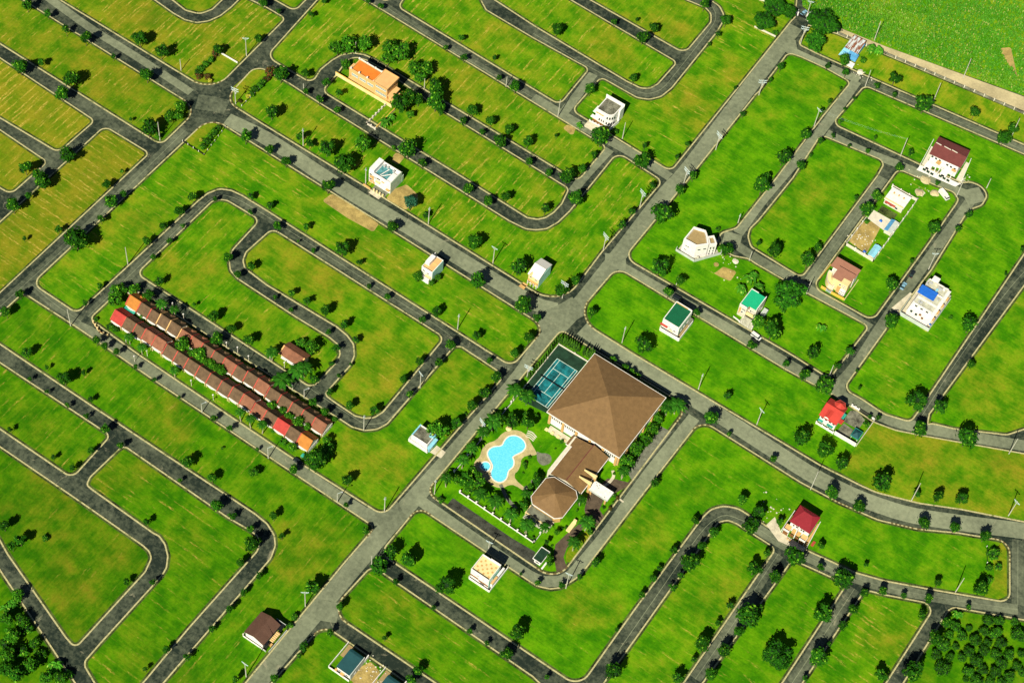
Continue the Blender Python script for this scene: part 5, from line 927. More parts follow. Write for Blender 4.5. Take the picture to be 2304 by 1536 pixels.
h.box('arch_panel', 'tan', (-41.8, -39.4, 128.5, 128.69, .2, 2.9)); h.win('S', 128.7, -38.3, 5.5, 4.2, 1.1, 'white', 'tan', bars=2)
for k in range(3): h.win('S', 128.7, -38.0 + k * 1.1, 1.4, .55, 1.6)
for k in range(4):
    a = (k + .5) / 4 * PI / 2; cx, cy = -34.8 + 3.22 * math.sin(a), 131.9 - 3.22 * math.cos(a)
    for z in (1.2, 5.0):
        m_ = h.mb(); d = Vector((math.cos(a), math.sin(a))); nn = Vector((math.sin(a), -math.cos(a))) * .06; c_ = Vector((cx, cy))
        m_.prism([tuple(c_ - d * .35 - nn), tuple(c_ + d * .35 - nn), tuple(c_ + d * .35 + nn), tuple(c_ - d * .35 + nn)], z, z + 1.6); m_.build('window', 'glass', h.t)
for y in (133.2, 135): h.win('E', -31.6, y, 4.9, 1, 1.6); h.win('E', -31.6, y, 1, 1, 1.6)
pwall('white side wall right of the round-bay white house', [(-31.2, 126.8), (-30.3, 134.3)], 2.4, 'white'); pwall('low white front wall before the round-bay white house', [(-41.9, 126.2), (-35.2, 126.6)], 1.0, 'white', posts=1.7)
sheet('front_yard', [(-41.5, 126.6), (-31.6, 127), (-31.2, 128.6), (-41.5, 128.6)], .13, 'wood'); sheet('forecourt', [(-42.6, 121.9), (-36.6, 121.9), (-36, 126), (-42.6, 126)], .16, 'pale')
# ---- narrow white house with its side shade painted mint
h = House('narrow white house with mint-shaded side wall and tan roof terrace', 'house', -49.8, 8)
x0, x1, y0, y1 = -52.7, -46.9, 3.8, 12.3
h.box('wall', 'white', (x0, x1, y0, y1, 0, 7.0)); h.parapet(x0, x1, y0, y1, 7.0, 7.9, .25, 'white'); h.box('shaded_side', 'mint', (x1 + .003, x1 + .1, y0 + .05, y1 + .05, 0, 7.8))  # mint skin carries the shade of the white right-hand wall
h.box('roof_terrace', 'peachroof', (x0 + .3, x1 - .3, y0 + .3, y1 - .3, 7.01, 7.12)); h.box('stair_house', 'white', (x0 + .26, x0 + 2.4, y0 + 2.4, y1 - 1.2, 7.0, 9.3)); h.box('roof_slab', 'peachroof', (x0 + 2.6, x1 - .4, y1 - 3.6, y1 - .4, 7.13, 7.7)); h.box('rear_fin', 'white', (x0 + .2, x0 + .5, y1 + .01, y1 + 1.6, 0, 7.4))
h.box('balcony', 'cream', (-50.2, -47.2, 2.9, y0 - .004, 3.3, 4.0)); h.box('porch', 'white', (x0 + 1.4, x1 - .6, 2.0, 2.9, 0, 3.0))
for x, z in ((-51.5, 5.2), (-49.2, 4.6)): h.win('S', y0, x, z, 1.1, .9)
pwall('short white wall at the foot of the narrow mint-shaded house', [(-52.6, 2.4), (-48.2, 1.9)], 1.0, 'white')
# ---- small white gabled house with its side shade painted teal
h = House('plain white gabled house with teal-shaded side wall beside the main road', 'house', -9.8, 35.6)
h.box('wall', 'cream', (-12.6, -7.1, 30.6, 40.6, 0, 6.7)); h.box('shaded_side', 'mint', (-7.097, -7.0, 30.65, 40.6, 0, 7.0)); h.gable(-12.9, -6.85, 30.1, 41, 7, 9.4, 'r_white', 'x', .15, 'mint', .25)  # teal tint on the right side is its shade, put into the colour
m_ = h.mb(); m_.add([(-12.6, 30.0, 6.6), (-10.2, 30.0, 6.6), (-11.4, 30.0, 7.9), (-12.6, 31.6, 7.0), (-10.2, 31.6, 7.0), (-11.4, 31.6, 8.1)], [(0, 1, 2), (0, 2, 5, 3), (1, 4, 5, 2)]); m_.build('porch_gable', 'cream', h.t)
for x, z in ((-11.4, 4.9), (-8.6, 4.6)): h.win('S', 30.6, x, z, 1.2, .8)
h.box('balcony', 'tan', (-12.4, -7.2, 29.5, 30.59, 3.2, 3.45))
for k in range(4): h.box('column', 'white', (-12.3 + k * 1.6, -12.05 + k * 1.6, 29.6, 29.85, 0, 3.19))
h.win('S', 30.6, -9.5, .1, 1, 2, 'cream', 'dark', 'door'); h.win('S', 30.6, -11.5, .8, 1.2, 1.4); sheet('entrance_ramp', [(-14.6, 26.2), (-11.6, 26), (-11.6, 29.4), (-14, 29.4)], .14, 'tan')
# ---- angular white house
h = House('white angular house with brown flat roofs and stepped parapets', 'house', 39, 93)
P = [(33.7, 88.5), (40.4, 88.7), (44.4, 93.1), (41, 97.3), (39.2, 98.9), (33.7, 97.3)]
h.poly('wall', P, 0, 8.2, 'white'); h.poly('roof', inset(P, .7), 8.1, 8.35, 'tanroof')
def ring(h, P, z0, z1, t, mat, name='parapet'):
    if area2(P) < 0: P = P[::-1]
    ip = inset(P, t); n = len(P); m_ = h.mb(); m_.add([(x, y, z0) for x, y in P] + [(x, y, z1) for x, y in P] + [(x, y, z1) for x, y in ip] + [(x, y, z0) for x, y in ip], [(r * n + i, r * n + (i + 1) % n, (r + 1) * n + (i + 1) % n, (r + 1) * n + i) for r in range(3) for i in range(n)]); return m_.build(name, mat, h.t)
ring(h, P, 8.2, 9.5, .6, 'white')
Q = [(41.6, 96.8), (44.7, 93.4), (47.2, 95.9), (43.6, 99.2)]
h.poly('wing_wall', Q, 0, 8.0, 'white'); h.poly('wing_roof', inset(Q, .7), 7.9, 8.2, 'tanroof'); ring(h, Q, 8.0, 9.0, .6, 'white', 'wing_parapet')
for x, z, w in ((36.2, 5.4, 2.0), (35.2, 2.6, .5), (35.9, 2.6, .5)): h.win('S', 88.55, x, z, w, .7, 'white', 'glass', bars=2 if w > 1 else 0)
def slantwin(h, a, b, t, z, w, hh, mat='glass'):
    A, Bv = Vector(a), Vector(b); d = (Bv - A).normalized(); c = A + (Bv - A) * t; nn = Vector((d.y, -d.x)) * .07
    m_ = h.mb(); m_.prism([tuple(c - d * w / 2 - nn), tuple(c + d * w / 2 - nn), tuple(c + d * w / 2 + nn), tuple(c - d * w / 2 + nn)], z, z + hh); m_.build('window', mat, h.t)
for t in (.3, .75): slantwin(h, (40.4, 88.7), (44.4, 93.1), t, 5.6, 1.3, .7)
for t in (.25, .7):
    for z in (1, 3, 5): slantwin(h, (44.7, 93.4), (47.2, 95.9), t, z, .5, 1.3)
slantwin(h, (44.7, 93.4), (47.2, 95.9), .5, 6.4, 2.6, .25)
pwall('pale grey-green wall round the two front sides of the angular white house', [(31.6, 88.6), (31.8, 87), (42, 86.9), (49.6, 98.2), (48.2, 100.6)], 1.7, 'greywhite'); sheet('paved_yard', [(32.2, 87.5), (41.7, 87.4), (48.7, 98), (46, 100), (32.4, 98)], .125, 'slab')
tk = House('round concrete water tank at the corner of the angular white house', 'tank', 42.3, 89.3, 'water_tank'); m_ = tk.mb(); m_.cyl((42.3, 89.3, 0), (42.3, 89.3, 1.6), .6, .6, 12); m_.build('tank_body', 'slab', tk.t); m_ = tk.mb(); m_.cyl((42.3, 89.3, 1.6), (42.3, 89.3, 1.75), .65, .3, 12); m_.build('lid', 'slab', tk.t)
tp = House('white sheet awning behind the angular white house', 'awning', 43.9, 101.5, 'awning'); m_ = tp.mb(); m_.slab((42.2, 100.8, 2.6), (44.3, 99.7, 2.6), (45.4, 101.8, 2.9), (42.6, 103, 3.0), .06); m_.build('sheet', 'white', tp.t)
for q in ((42.4, 100.9), (44.2, 100), (45.1, 101.7), (42.8, 102.7)): tp.box('post', 'metal', (q[0] - .06, q[0] + .06, q[1] - .06, q[1] + .06, 0, 2.6))
# ---- house with bright green roof
h = House('narrow pale house with bright mint-green roof beside banana plants', 'house', 76.5, 79.8)
x0, x1, y0, y1 = 72.6, 80.5, 74.3, 84.8
h.box('wall', 'offwhite', (x0, x0 + 3.8, y0, y1, 0, 7.9), (x0 + 3.802, x1, y0 + 1.9, y1 - .002, 0, 7.9)); h.parapet(x0, x0 + 3.8, y0, y1, 7.9, 8.6, .25, 'white', 'SWN'); h.box('parapet', 'white', (x1 - .3, x1, y0 + 1.9, y1, 7.9, 9.0))
m_ = h.mb(); m_.slab((x0 + .3, y0 + .3, 7.95), (x0 + 3.9, y0 + .3, 7.95), (x0 + 3.9, y1 - .3, 8.35), (x0 + .3, y1 - .3, 8.35), .1); m_.slab((x0 + 3.902, y0 + 1.7, 7.99), (x1 - .32, y0 + 1.7, 7.99), (x1 - .32, y1 - .3, 8.35), (x0 + 3.902, y1 - .3, 8.35), .1); m_.build('roof', 'r_green', h.t)
h.box('balcony', 'cream', (x0 + 3.9, x1 - .3, y0 - .1, y0 + 1.1, 3.6, 4.5)); h.box('timber_panel', 'wood', (x0 + 3.9, x0 + 4.4, y0 + 1.78, y0 + 1.89, 5.6, 7.6)); h.box('carport_roof', 'slab', (x0 + 4.2, x1, y0 - 3.4, y0 - .3, 2.6, 2.8), (x0 + .8, x0 + 3.4, y0 - 1.6, y0 - .02, 2.7, 2.9)); h.box('tan_panel', 'tan', (x0 + .3, x0 + 1.3, y0 - .05, y0 - .003, 1, 6.5))
for x, z, w in ((x0 + 2.2, 5.4, .7), (x0 + 3.1, 5.4, .6), (x0 + 2, 3.2, 1), (x0 + 5.3, 4.6, .7)): h.win('S', y0 if x < x0 + 3.8 else y0 + 1.9, x, z, w, 1.1)
h.win('S', y0 + 1.9, x0 + 6.6, 5.2, 1.4, .5); h.win('E', x1, y0 + 5, 5, 1.2, 1); h.win('E', x1, y0 + 8, 2, 1.2, 1)
for q in ((x0 + 4.3, y0 - 3.3), (x1 - .2, y0 - 3.3)): h.box('post', 'white', (q[0] - .1, q[0] + .1, q[1], q[1] + .2, 0, 2.6))
h.box('shed', 'greywhite', (x1 + .9, x1 + 3, y0 + 6, y0 + 9.4, 0, 2.2)); sheet('front_yard', [(75.5, 70.9), (82.3, 70.6), (82.3, 74.5), (75.5, 74.4)], .13, 'slab'); pwall('low white front wall before the bright green roofed house', [(72, 72), (76.3, 71.4)], .9, 'white'); pwall('white gate wall right of the bright green roofed house', [(82.4, 70.9), (82.2, 76)], 2, 'white')
# ---- house with deep green roof
h = House('white house with deep green sloping roof and tall white garden wall', 'house', 53.2, 52.4)
x0, x1, y0, y1 = 49, 57.5, 47, 58
h.box('wall', 'white', (x0, x1, y0, y1, 0, 6.9)); m_ = h.mb(); m_.slab((x0 + .35, y0 + .35, 7.1), (x1 - .35, y0 + .35, 7.1), (x1 - .35, y1 - .5, 7.9), (x0 + .35, y1 - .5, 7.9), .12); m_.build('roof', 'r_dgreen', h.t)
m_ = h.mb(); m_.slab((x0, y0, 7.45), (x0 + .32, y0, 7.45), (x0 + .32, y1, 8.25), (x0, y1, 8.25), .7); m_.slab((x1 - .32, y0, 7.45), (x1, y0, 7.45), (x1, y1, 8.25), (x1 - .32, y1, 8.25), .7); m_.box(x0 + .33, x1 - .33, y0, y0 + .3, 6.9, 7.3); m_.box(x0 + .33, x1 - .33, y1 - .3, y1, 6.9, 8.6); m_.build('parapet', 'white', h.t)
h.box('rear_band', 'tan', (x0 + .4, x1 - 2, y1 - .48, y1 - .32, 7.9, 8.4)); h.box('shaded_skin', 'palegreen', (x1 + .003, x1 + .1, y0 + .05, y1 - .1, 0, 6.85)); h.box('red_roof', 'band', (x0 - .6, x0 + 3.2, y0 - 1.1, y0 - .02, 3.7, 3.95)); h.box('ledge', 'cream', (x0 + 3.4, x0 + 6, y0 - .5, y0 - .01, 2.2, 2.4))  # thin green-tinted skin colours in the shaded right face
for x, z, w, hh in ((50.6, 5.6, 1, .3), (52.7, 3.9, .6, .5), (55.9, 5.2, 1, .35), (55.6, 2.9, 1, .8), (53.6, 2.7, 1.2, .6)): h.win('S', y0, x, z, w, hh)
for y in (49.5, 52, 55): h.win('E', x1 + .1, y, 2.6, 1, 1)
pwall('tall white garden wall round the deep green roofed house', [(49, 46.5), (49.2, 45.3), (59.3, 45.5), (59.2, 57.5)], 2.5, 'white'); sheet('paved_yard', [(57.6, 46), (59.1, 46), (59, 58), (57.6, 58)], .13, 'tanroof')
h2 = House('small grey flat carport right of the deep green roofed house', 'carport', 58.4, 56, 'carport'); h2.box('roof', 'paving', (57.62, 59.05, 54.2, 58.2, 2.4, 2.55)); h2.box('post', 'white', (58.8, 58.95, 54.3, 54.45, 0, 2.4), (58.8, 58.95, 58, 58.15, 0, 2.4))
# ---- cream house with curved wing and dusty pink roofs
h = House('cream house with dusty pink metal roofs and big curved terrace wall', 'house', 101.5, 118.5)
h.box('wall', 'white', (96.2, 107.2, 119.2, 124, 0, 7.3)); h.box('front_block', 'cream', (99.4, 107, 113.6, 119.18, 0, 7.6)); m_ = h.mb(); m_.slab((94.9, 118.6, 7.7), (107.4, 118.9, 7.7), (107.6, 124.6, 8.4), (95, 124.5, 8.4), .15); m_.build('roof', 'r_pink', h.t)
m_ = h.mb(); m_.slab((98.7, 113, 8.5), (103.5, 113.3, 8.5), (103.5, 120.1, 9.1), (98.7, 120, 9.1), .15); m_.slab((103.52, 115.8, 8.72), (107.2, 116, 8.72), (107.2, 120.2, 9.1), (103.52, 120.1, 9.1), .15); m_.build('front_roof', 'r_pink', h.t); h.box('clerestory', 'dark', (99, 106.8, 119.8, 119.95, 8.1, 8.9))
n = 14; arc = [(100.6 - 5.6 * math.cos(k * PI / 2 / n), 119 - 7.2 * math.sin(k * PI / 2 / n)) for k in range(n + 1)]
h.poly('curved_wing', arc + [(100.6, 119)], 0, 3.4, 'cream'); arc2 = [(100.6 - 3.6 * math.cos(k * PI / 2 / n), 119 - 4.8 * math.sin(k * PI / 2 / n)) for k in range(n + 1)]; h.poly('upper_wing', arc2 + [(100.6, 119)], 3.4, 6.4, 'cream', 'offwhite'); ring(h, arc + [(100.6, 119)], 3.4, 4.0, .25, 'offwhite', 'terrace_parapet')
h.box('tan_panel', 'tan', (102.5, 104.2, 112.9, 113.58, 0, 4.2)); h.poly('bay', rr(104.22, 107, 112.6, 113.58, .9, 4), 0, 3.6, 'white'); h.box('porch', 'offwhite', (98.7, 101.4, 110.9, 113.4, 2.7, 3.0))
for k in range(3):
    for z in (1, 2.4, 4.4, 5.8): h.win('S', 112.6 if z < 3.6 else 113.6, 104.7 + k * .75, z, .4, .7, 'white')
h.win('S', 113.6, 103.3, 5, .9, 1, 'white')
pwall('yellow street wall with white gate before the curved cream house', [(96, 110.6), (98.8, 110.6)], 1.9, 'yellow'); pwall('long yellow wall right of the gate of the curved cream house', [(101.3, 110.6), (108.2, 111)], 1.9, 'yellow'); pwall('cream side wall right of the curved cream house', [(108.3, 111), (108.1, 124.5)], 1.6, 'cream'); pwall('slim yellow wall left of the curved cream house', [(93.2, 114.6), (93.6, 124.5)], 1.4, 'yellow')
gt = House('white double gate in the yellow street wall', 'gate', 100, 110.6, 'gate'); gt.box('gate_leaf', 'paleglass', (98.95, 99.95, 110.5, 110.6, .1, 1.8)); gt.box('gate_leaf', 'paleglass', (100.05, 101.1, 110.5, 110.6, .1, 1.8)); gt.box('gate_frame', 'white', (98.82, 98.94, 110.4, 110.7, 0, 2.1), (101.12, 101.25, 110.4, 110.7, 0, 2.1)); sheet('forecourt', [(98.6, 110.8), (101.5, 110.8), (101.5, 113), (98.6, 113)], .13, 'offwhite')
# ---- walled compound with dirt yard
pwall('long cream wall round the dirt yard with blue sheds', [(93.7, 165), (93.5, 138.9), (108.4, 138.5), (108.1, 182.6), (94.6, 182.6)], 2.0, 'offwhite', posts=5, pmat='white')
h = House('low white flat-roofed house at the top of the walled dirt yard', 'house', 100.6, 175.5)
h.box('wall', 'offwhite', (95.9, 105.4, 171.6, 179.6, 0, 3.6)); h.box('roof', 'white', (95.5, 105.8, 171.2, 179.9, 3.7, 4.0)); h.box('awning', 'band', (96.5, 102, 170.2, 171.19, 3.0, 3.2)); h.box('roof_strip', 'cream', (95.6, 105.6, 171.3, 172.2, 4.004, 4.12))
for x in (97, 99.5, 102.5): h.win('S', 171.6, x, .9, 1.3, 1.3)
for k in range(3): h.box('water_tank', 'tan', (97.5 + k * 2.6, 98.2 + k * 2.6, 176.5, 177.1, 4.002, 4.7))
sheet('garden_strip', [(96, 165.4), (104.5, 165.4), (104.5, 170), (96, 170)], .125, 'verge'); sheet('paved_yard', [(94.2, 159), (107.9, 157), (107.9, 165.2), (94.2, 165.2)], .13, 'offwhite')
for lb, x0, x1, y0, y1, ma, mb_ in (('blue and white sheet-roofed shed in the middle of the walled yard', 103.9, 108, 156.2, 164, 'skyblue', 'greywhite'), ('pale blue sheet-roofed shed in the bottom corner of the walled yard', 104.7, 108.1, 138.8, 146.4, 'lightblue', 'greywhite')):
    s_ = House(lb, 'shed', (x0 + x1) / 2, (y0 + y1) / 2, 'shed'); xm = x0 + (x1 - x0) * .45; s_.box('wall', 'offwhite', (x0 + .3, x1 - .3, y0 + .3, y1 - .3, 0, 2.3)); m_ = s_.mb(); m_.slab((x0, y0, 2.5), (xm, y0, 3.0), (xm, y1, 3.0), (x0, y1, 2.5), .08); r_ = m_.build('roof_sheet', ma, s_.t); m_ = s_.mb(); m_.slab((xm + .02, y0, 3.0), (x1, y0, 2.6), (x1, y1, 2.6), (xm + .02, y1, 3.0), .08); m_.build('roof_sheet', mb_ if ma == 'skyblue' else 'lightblue', s_.t)
tq = House('crumpled blue tarpaulin lying in the bottom corner of the dirt yard', 'tarpaulin', 102.5, 141, 'tarpaulin'); m_ = tq.mb(); m_.add([(101.6, 140, .15), (103.6, 140.2, .3), (103.2, 141.8, .2), (101.8, 141.6, .7), (102.6, 140.9, .9)], [(0, 1, 4), (1, 2, 4), (2, 3, 4), (3, 0, 4)]); m_.build('sheet', 'blue', tq.t)
tq = House('small blue cover standing in the paved part of the walled yard', 'cover', 99.9, 161.6, 'blue_cover'); m_ = tq.mb(); m_.add([(99.2, 161, .15), (100.7, 161, .15), (100.7, 162.2, .15), (99.2, 162.2, .15), (99.9, 161.6, 1.3)], [(0, 1, 4), (1, 2, 4), (2, 3, 4), (3, 0, 4)]); m_.build('sheet', 'blue', tq.t)
# ---- twin house with maroon roof
h = House('wide twin house with maroon roof and white columned front', 'twin house', 108, 211.5, 'twin_house')
h.box('wall', 'white', (101.4, 115.8, 207, 218.5, 0, 7.2)); m_ = h.mb(); 
m_.slab((100.6, 205.8, 7.4), (116.8, 207.6, 7.4), (116.4, 213.6, 9.3), (100, 212.2, 9.3), .16); m_.slab((100, 212.22, 9.3), (116.4, 213.62, 9.3), (115.6, 219.9, 7.5), (99.4, 218.1, 7.5), .16); r_ = m_.build('roof', 'r_maroon', h.t)
for a, b in ((100.4, 103.2), (104.6, 108.2), (108.6, 111.6)): h.box('ridge_flashing', 'offwhite', (a, b, 212.1 + (a - 100) * .085, 212.5 + (a - 100) * .085, 9.3, 9.5))
for s, xc in enumerate((104.3, 112.4)):
    h.box('balcony', 'white', (xc - 2.4, xc + 2.4, 203.6 + s * .8, 206.98, 3.2, 4.2)); h.box('entry_block', 'white', (xc - 3, xc + .2, 202.6 + s * .8, 205.6, 0, 3.0)); h.box('tan_canopy', 'tan', (xc + 1, xc + 3.2, 204.6 + s * .8, 206.9, 5.0, 5.2))
    for k in range(3): h.win('S', 207, xc - 2 + k * 2, 4.6, 1.1, 1.5); h.box('column', 'white', (xc - 2.2 + k * 2.1, xc - 1.8 + k * 2.1, 203.4 + s * .8, 203.8 + s * .8, 0, 3.19))
    h.win('S', 202.6 + s * .8, xc - 1.4, .3, 1.6, 1.6, 'white', 'dark')
    for k in range(3): h.box('gate_panel', 'court_green', (xc - 3 + k * 2.1, xc - 1.4 + k * 2.1, 201.2 + s * 1.3, 201.35 + s * 1.3, .2, 1.4))
h.box('party_wall', 'white', (108.2, 108.5, 201.8, 206.9, 0, 3.0)); 
pwall('white side wall left of the maroon roofed twin house', [(99.3, 202), (97.2, 220.2)], 2.0, 'white'); pwall('white side wall right of the maroon roofed twin house', [(120.2, 204.6), (117.4, 221)], 2.0, 'white')
sheet('forecourt', [(99, 199.4), (119, 202), (120, 205), (99.4, 203.4)], .16, 'white'); sheet('side_yard', [(117.2, 206), (119.8, 206), (118, 219), (116.2, 219)], .13, 'offwhite'); sheet('side_yard', [(99.5, 204), (101.2, 204), (100, 217), (98, 217)], .13, 'offwhite')
# ---- white house with blue canopy
h = House('large white flat-roofed house with bright blue canopy on top', 'house', 140.2, 132)
h.box('wall', 'white', (134.6, 145.6, 121.5, 143, 0, 3.7)); h.box('terrace', 'white', (134.4, 146.2, 120.9, 143.2, 3.72, 3.98)); h.box('upper_wall', 'white', (135.4, 144.8, 125.2, 140.6, 3.99, 6.8)); h.box('roof', 'slab', (135.1, 145.1, 124.8, 141, 6.82, 7.05)); h.parapet(135.1, 145.1, 124.8, 141, 7.06, 7.5, .2, 'white')
m_ = h.mb(); m_.slab((134.1, 129.7, 8.7), (142.4, 129.7, 8.7), (142.4, 134.6, 9.2), (134.1, 134.6, 9.2), .12); m_.build('canopy_roof', 'blue', h.t)
for x in (134.9, 141.9):
    for y in (130, 134.2): h.box('canopy_post', 'metal', (x - .1, x + .1, y - .1, y + .1, 7.06, 8.6))
h.box('solar_frame', 'metal', (136.6, 138.8, 126, 127.6, 7.06, 7.2)); h.box('tank', 'lightblue', (140.4, 141.4, 135.6, 137.4, 7.06, 8.2)); h.box('ac_unit', 'metal', (140.6, 142.8, 138, 139.2, 7.06, 7.9), (136, 137.6, 138.6, 139.8, 7.06, 7.6)); h.box('roof_stain', 'white', (135.4, 144.8, 128.2, 129.6, 7.053, 7.07))
for x in (137, 139.8, 142.6): h.win('S', 125.2, x, 4.6, 1.3, 1.3)
for k in range(4): h.box('side_balcony', 'tan', (145.62, 147.0, 124.4 + k * 4.6, 126.6 + k * 4.6, 2.6, 2.8)); h.box('planter', 'blue', (145.8, 146.9, 123.5 + k * 4.6, 124.1 + k * 4.6, .1, .6))
for k, (qx, qy, qw, qh, ql) in enumerate(((143.4, 139.4, 1.0, 1.6, 'white'), (135.8, 137.2, .8, .9, 'metal'), (139.2, 139.8, 1.4, .7, 'offwhite'), (143.8, 132.4, .6, 1.2, 'metal'), (136.2, 130.9, .5, 1.0, 'offwhite'))): h.box('roof_box', ql, (qx - qw / 2, qx + qw / 2, qy - .5, qy + .5, 7.08, 7.08 + qh))
h.box('stair_house', 'white', (136.2, 139.4, 140.98, 143.1, 3.99, 8.4)); h.box('roof_wall', 'white', (140.5, 144.9, 134.8, 135.0, 7.06, 8.0), (140.5, 140.7, 135.01, 140.7, 7.06, 7.8)); h.box('pipe', 'metal', (137.5, 137.65, 124.9, 129, 7.09, 7.2), (139.9, 140, 124.9, 129, 7.09, 7.2)); h.box('side_stair', 'slab', (145.65, 147.1, 138.5, 142.4, 0, 2.4))
for k in range(5): h.win('E', 145.6, 123.4 + k * 3.6, 1.2, 1.2, 1.3)
for a in ((136.4, 121.9), (139, 121.6), (140.6, 122.6), (142.2, 121.4)): h.box('terrace_seat', 'wood' if a[0] > 140 else 'court_green', (a[0] - .5, a[0] + .5, a[1] - .3, a[1] + .4, 3.99, 4.5))
pwall('pale grey-green wall along the front and right of the blue-canopied house', [(132.2, 130.5), (132.3, 119.9), (147.4, 119.9), (147.6, 141)], 2.6, 'greywhite'); sheet('front_yard', [(127.8, 121), (132, 120.6), (132.2, 134), (130.6, 134)], .13, 'pale'); sheet('paved_yard', [(132.5, 120.2), (147.2, 120.2), (147.3, 141), (132.5, 141)], .128, 'pale')
# ---- rusty shack
h = House('rusty tin-roofed shack with bright blue lean-to by the cane field', 'shack', 38, 244, 'shack')
h.box('wall', 'skyblue', (34.4, 41, 240.5, 251.8, 0, 3.0)); m_ = h.mb(); m_.slab((33.8, 243.2, 3.3), (41.3, 243.2, 3.3), (40.7, 252.8, 4.2), (33.6, 252.4, 4.2), .08); m_.build('roof', 'rust', h.t)
m_ = h.mb(); m_.slab((33.6, 237.5, 2.5), (37.0, 238.6, 2.8), (37.2, 243.1, 3.25), (33.8, 243.1, 3.25), .07); m_.build('lean_to_roof', 'lightblue', h.t); m_ = h.mb(); m_.slab((38.7, 238.8, 2.5), (42.6, 238.4, 2.5), (42.2, 243.3, 3.2), (38.6, 243.1, 3.2), .07); m_.build('lean_to_roof', 'skyblue', h.t); h.box('stall', 'white', (39.6, 43, 236, 238.2, 0, 1.8)); h.box('post', 'wood', (33.7, 33.85, 237.6, 237.75, 0, 2.4), (42.4, 42.55, 238.6, 238.75, 0, 2.4)); h.win('S', 240.5, 37.9, .2, .9, 1.9, 'wood', 'dark', 'door')
# ---- red-roofed house with pergola
h = House('bright red roofed house with little hexagonal turret roof', 'house', 134.2, 52.4)
h.box('wall', 'white', (130.4, 138.2, 48, 57.2, 0, 5.8)); h.gable(129.8, 138.6, 47.1, 57.9, 6, 8.5, 'r_red', 'x', .16, 'white', .5, 53.1)
m_ = h.mb(); n = 6; c = (135.2, 56); q = [(c[0] + 2.1 * math.cos(k * PI / 3), c[1] + 2.1 * math.sin(k * PI / 3)) for k in range(n)]; m_.prism(q, 0, 7.6); m_.build('turret_wall', 'white', h.t); h.cone_roof([(c[0] + (x - c[0]) * 1.25, c[1] + (y - c[1]) * 1.25) for x, y in q], 7.7, (c[0], c[1], 9.4), 'r_red', 'band', .2)
m_ = h.mb(); m_.slab((132.2, 47.3, 7.0), (133.4, 47.3, 7.7), (133.4, 51.4, 7.9), (132.0, 52, 7.8), .12); m_.slab((133.42, 47.3, 7.7), (134.6, 47.3, 7.0), (134.8, 52, 7.8), (133.42, 51.4, 7.9), .12); m_.build('dormer_roof', 'r_red', h.t); m_ = h.mb(); m_.add([(132.3, 47.28, 6.3), (134.5, 47.28, 6.3), (134.4, 47.28, 7.0), (133.4, 47.28, 7.5), (132.4, 47.28, 7.0), (132.3, 48.5, 6.3), (134.5, 48.5, 6.3), (134.4, 48.5, 7.0), (133.4, 48.5, 7.5), (132.4, 48.5, 7.0)], [(0, 1, 2, 3, 4), (0, 4, 9, 5), (1, 6, 7, 2)]); m_.build('dormer_wall', 'white', h.t)
for x in (131.5, 133.4, 135.4, 137.2): h.win('S', 48, x, 3.6, 1.1, 1.2)
h.box('patio_roof', 'teal_tarp', (130.2, 132.6, 46.7, 47.98, 2.4, 2.5), (134.6, 137.6, 46.7, 47.98, 2.5, 2.6), (129.9, 133.5, 58.1, 60, 2.4, 2.5), (138.25, 139.3, 53, 57, 2.4, 2.5)); h.box('porch_roof', 'r_red', (138.3, 140, 50.6, 53, 3.2, 3.4))
pwall('white wall with panels along the foot of the red-roofed turret house', [(130.2, 46.3), (138.8, 46.3)], 1.5, 'white', posts=2.8); pwall('tall plain white wall beside the grey patio of the turret house', [(139.2, 46.4), (150, 46.6)], 2.8, 'white'); pwall('pale right wall of the turret house garden', [(150.2, 46.8), (150.4, 63.4)], 1.6, 'offwhite'); pwall('white street wall with dark gate above the turret house patio', [(138.6, 63.8), (142.2, 63.8)], 1.2, 'white', posts=1.8); pwall('short white street wall right of the dark sliding gate', [(147.4, 63.8), (150.2, 63.6)], 1.4, 'white')
gt = House('long dark sliding gate above the grey patio of the turret house', 'gate', 144.8, 63.8, 'gate'); gt.box('gate_frame', 'black', (142.3, 147.3, 63.72, 63.88, .1, .3), (142.3, 147.3, 63.72, 63.88, 1.2, 1.4))
for k in range(12): gt.box('gate_bar', 'black', (142.4 + k * .42, 142.6 + k * .42, 63.75, 63.85, .3, 1.2))
sheet('patio', [(139.3, 54.6), (146.8, 55), (147, 61), (142, 63), (139.3, 61.5)], .13, 'concrete'); sheet('patio', [(139.4, 47), (145.6, 49.3), (145.2, 53.6), (140.2, 54)], .132, 'concrete')
gz = House('teal hip-roofed gazebo in the corner of the turret house garden', 'gazebo', 147.7, 51, 'gazebo'); gz.cone_roof([(145.8, 48.8), (149.5, 48.8), (149.5, 53.4), (145.8, 53.4)], 2.6, (147.6, 51, 4.0), 'r_teal', 'teal_tarp', .15)
for x in (146.2, 149.1):
    for y in (49.2, 53): gz.box('post', 'white', (x - .1, x + .1, y - .1, y + .1, 0, 2.5))
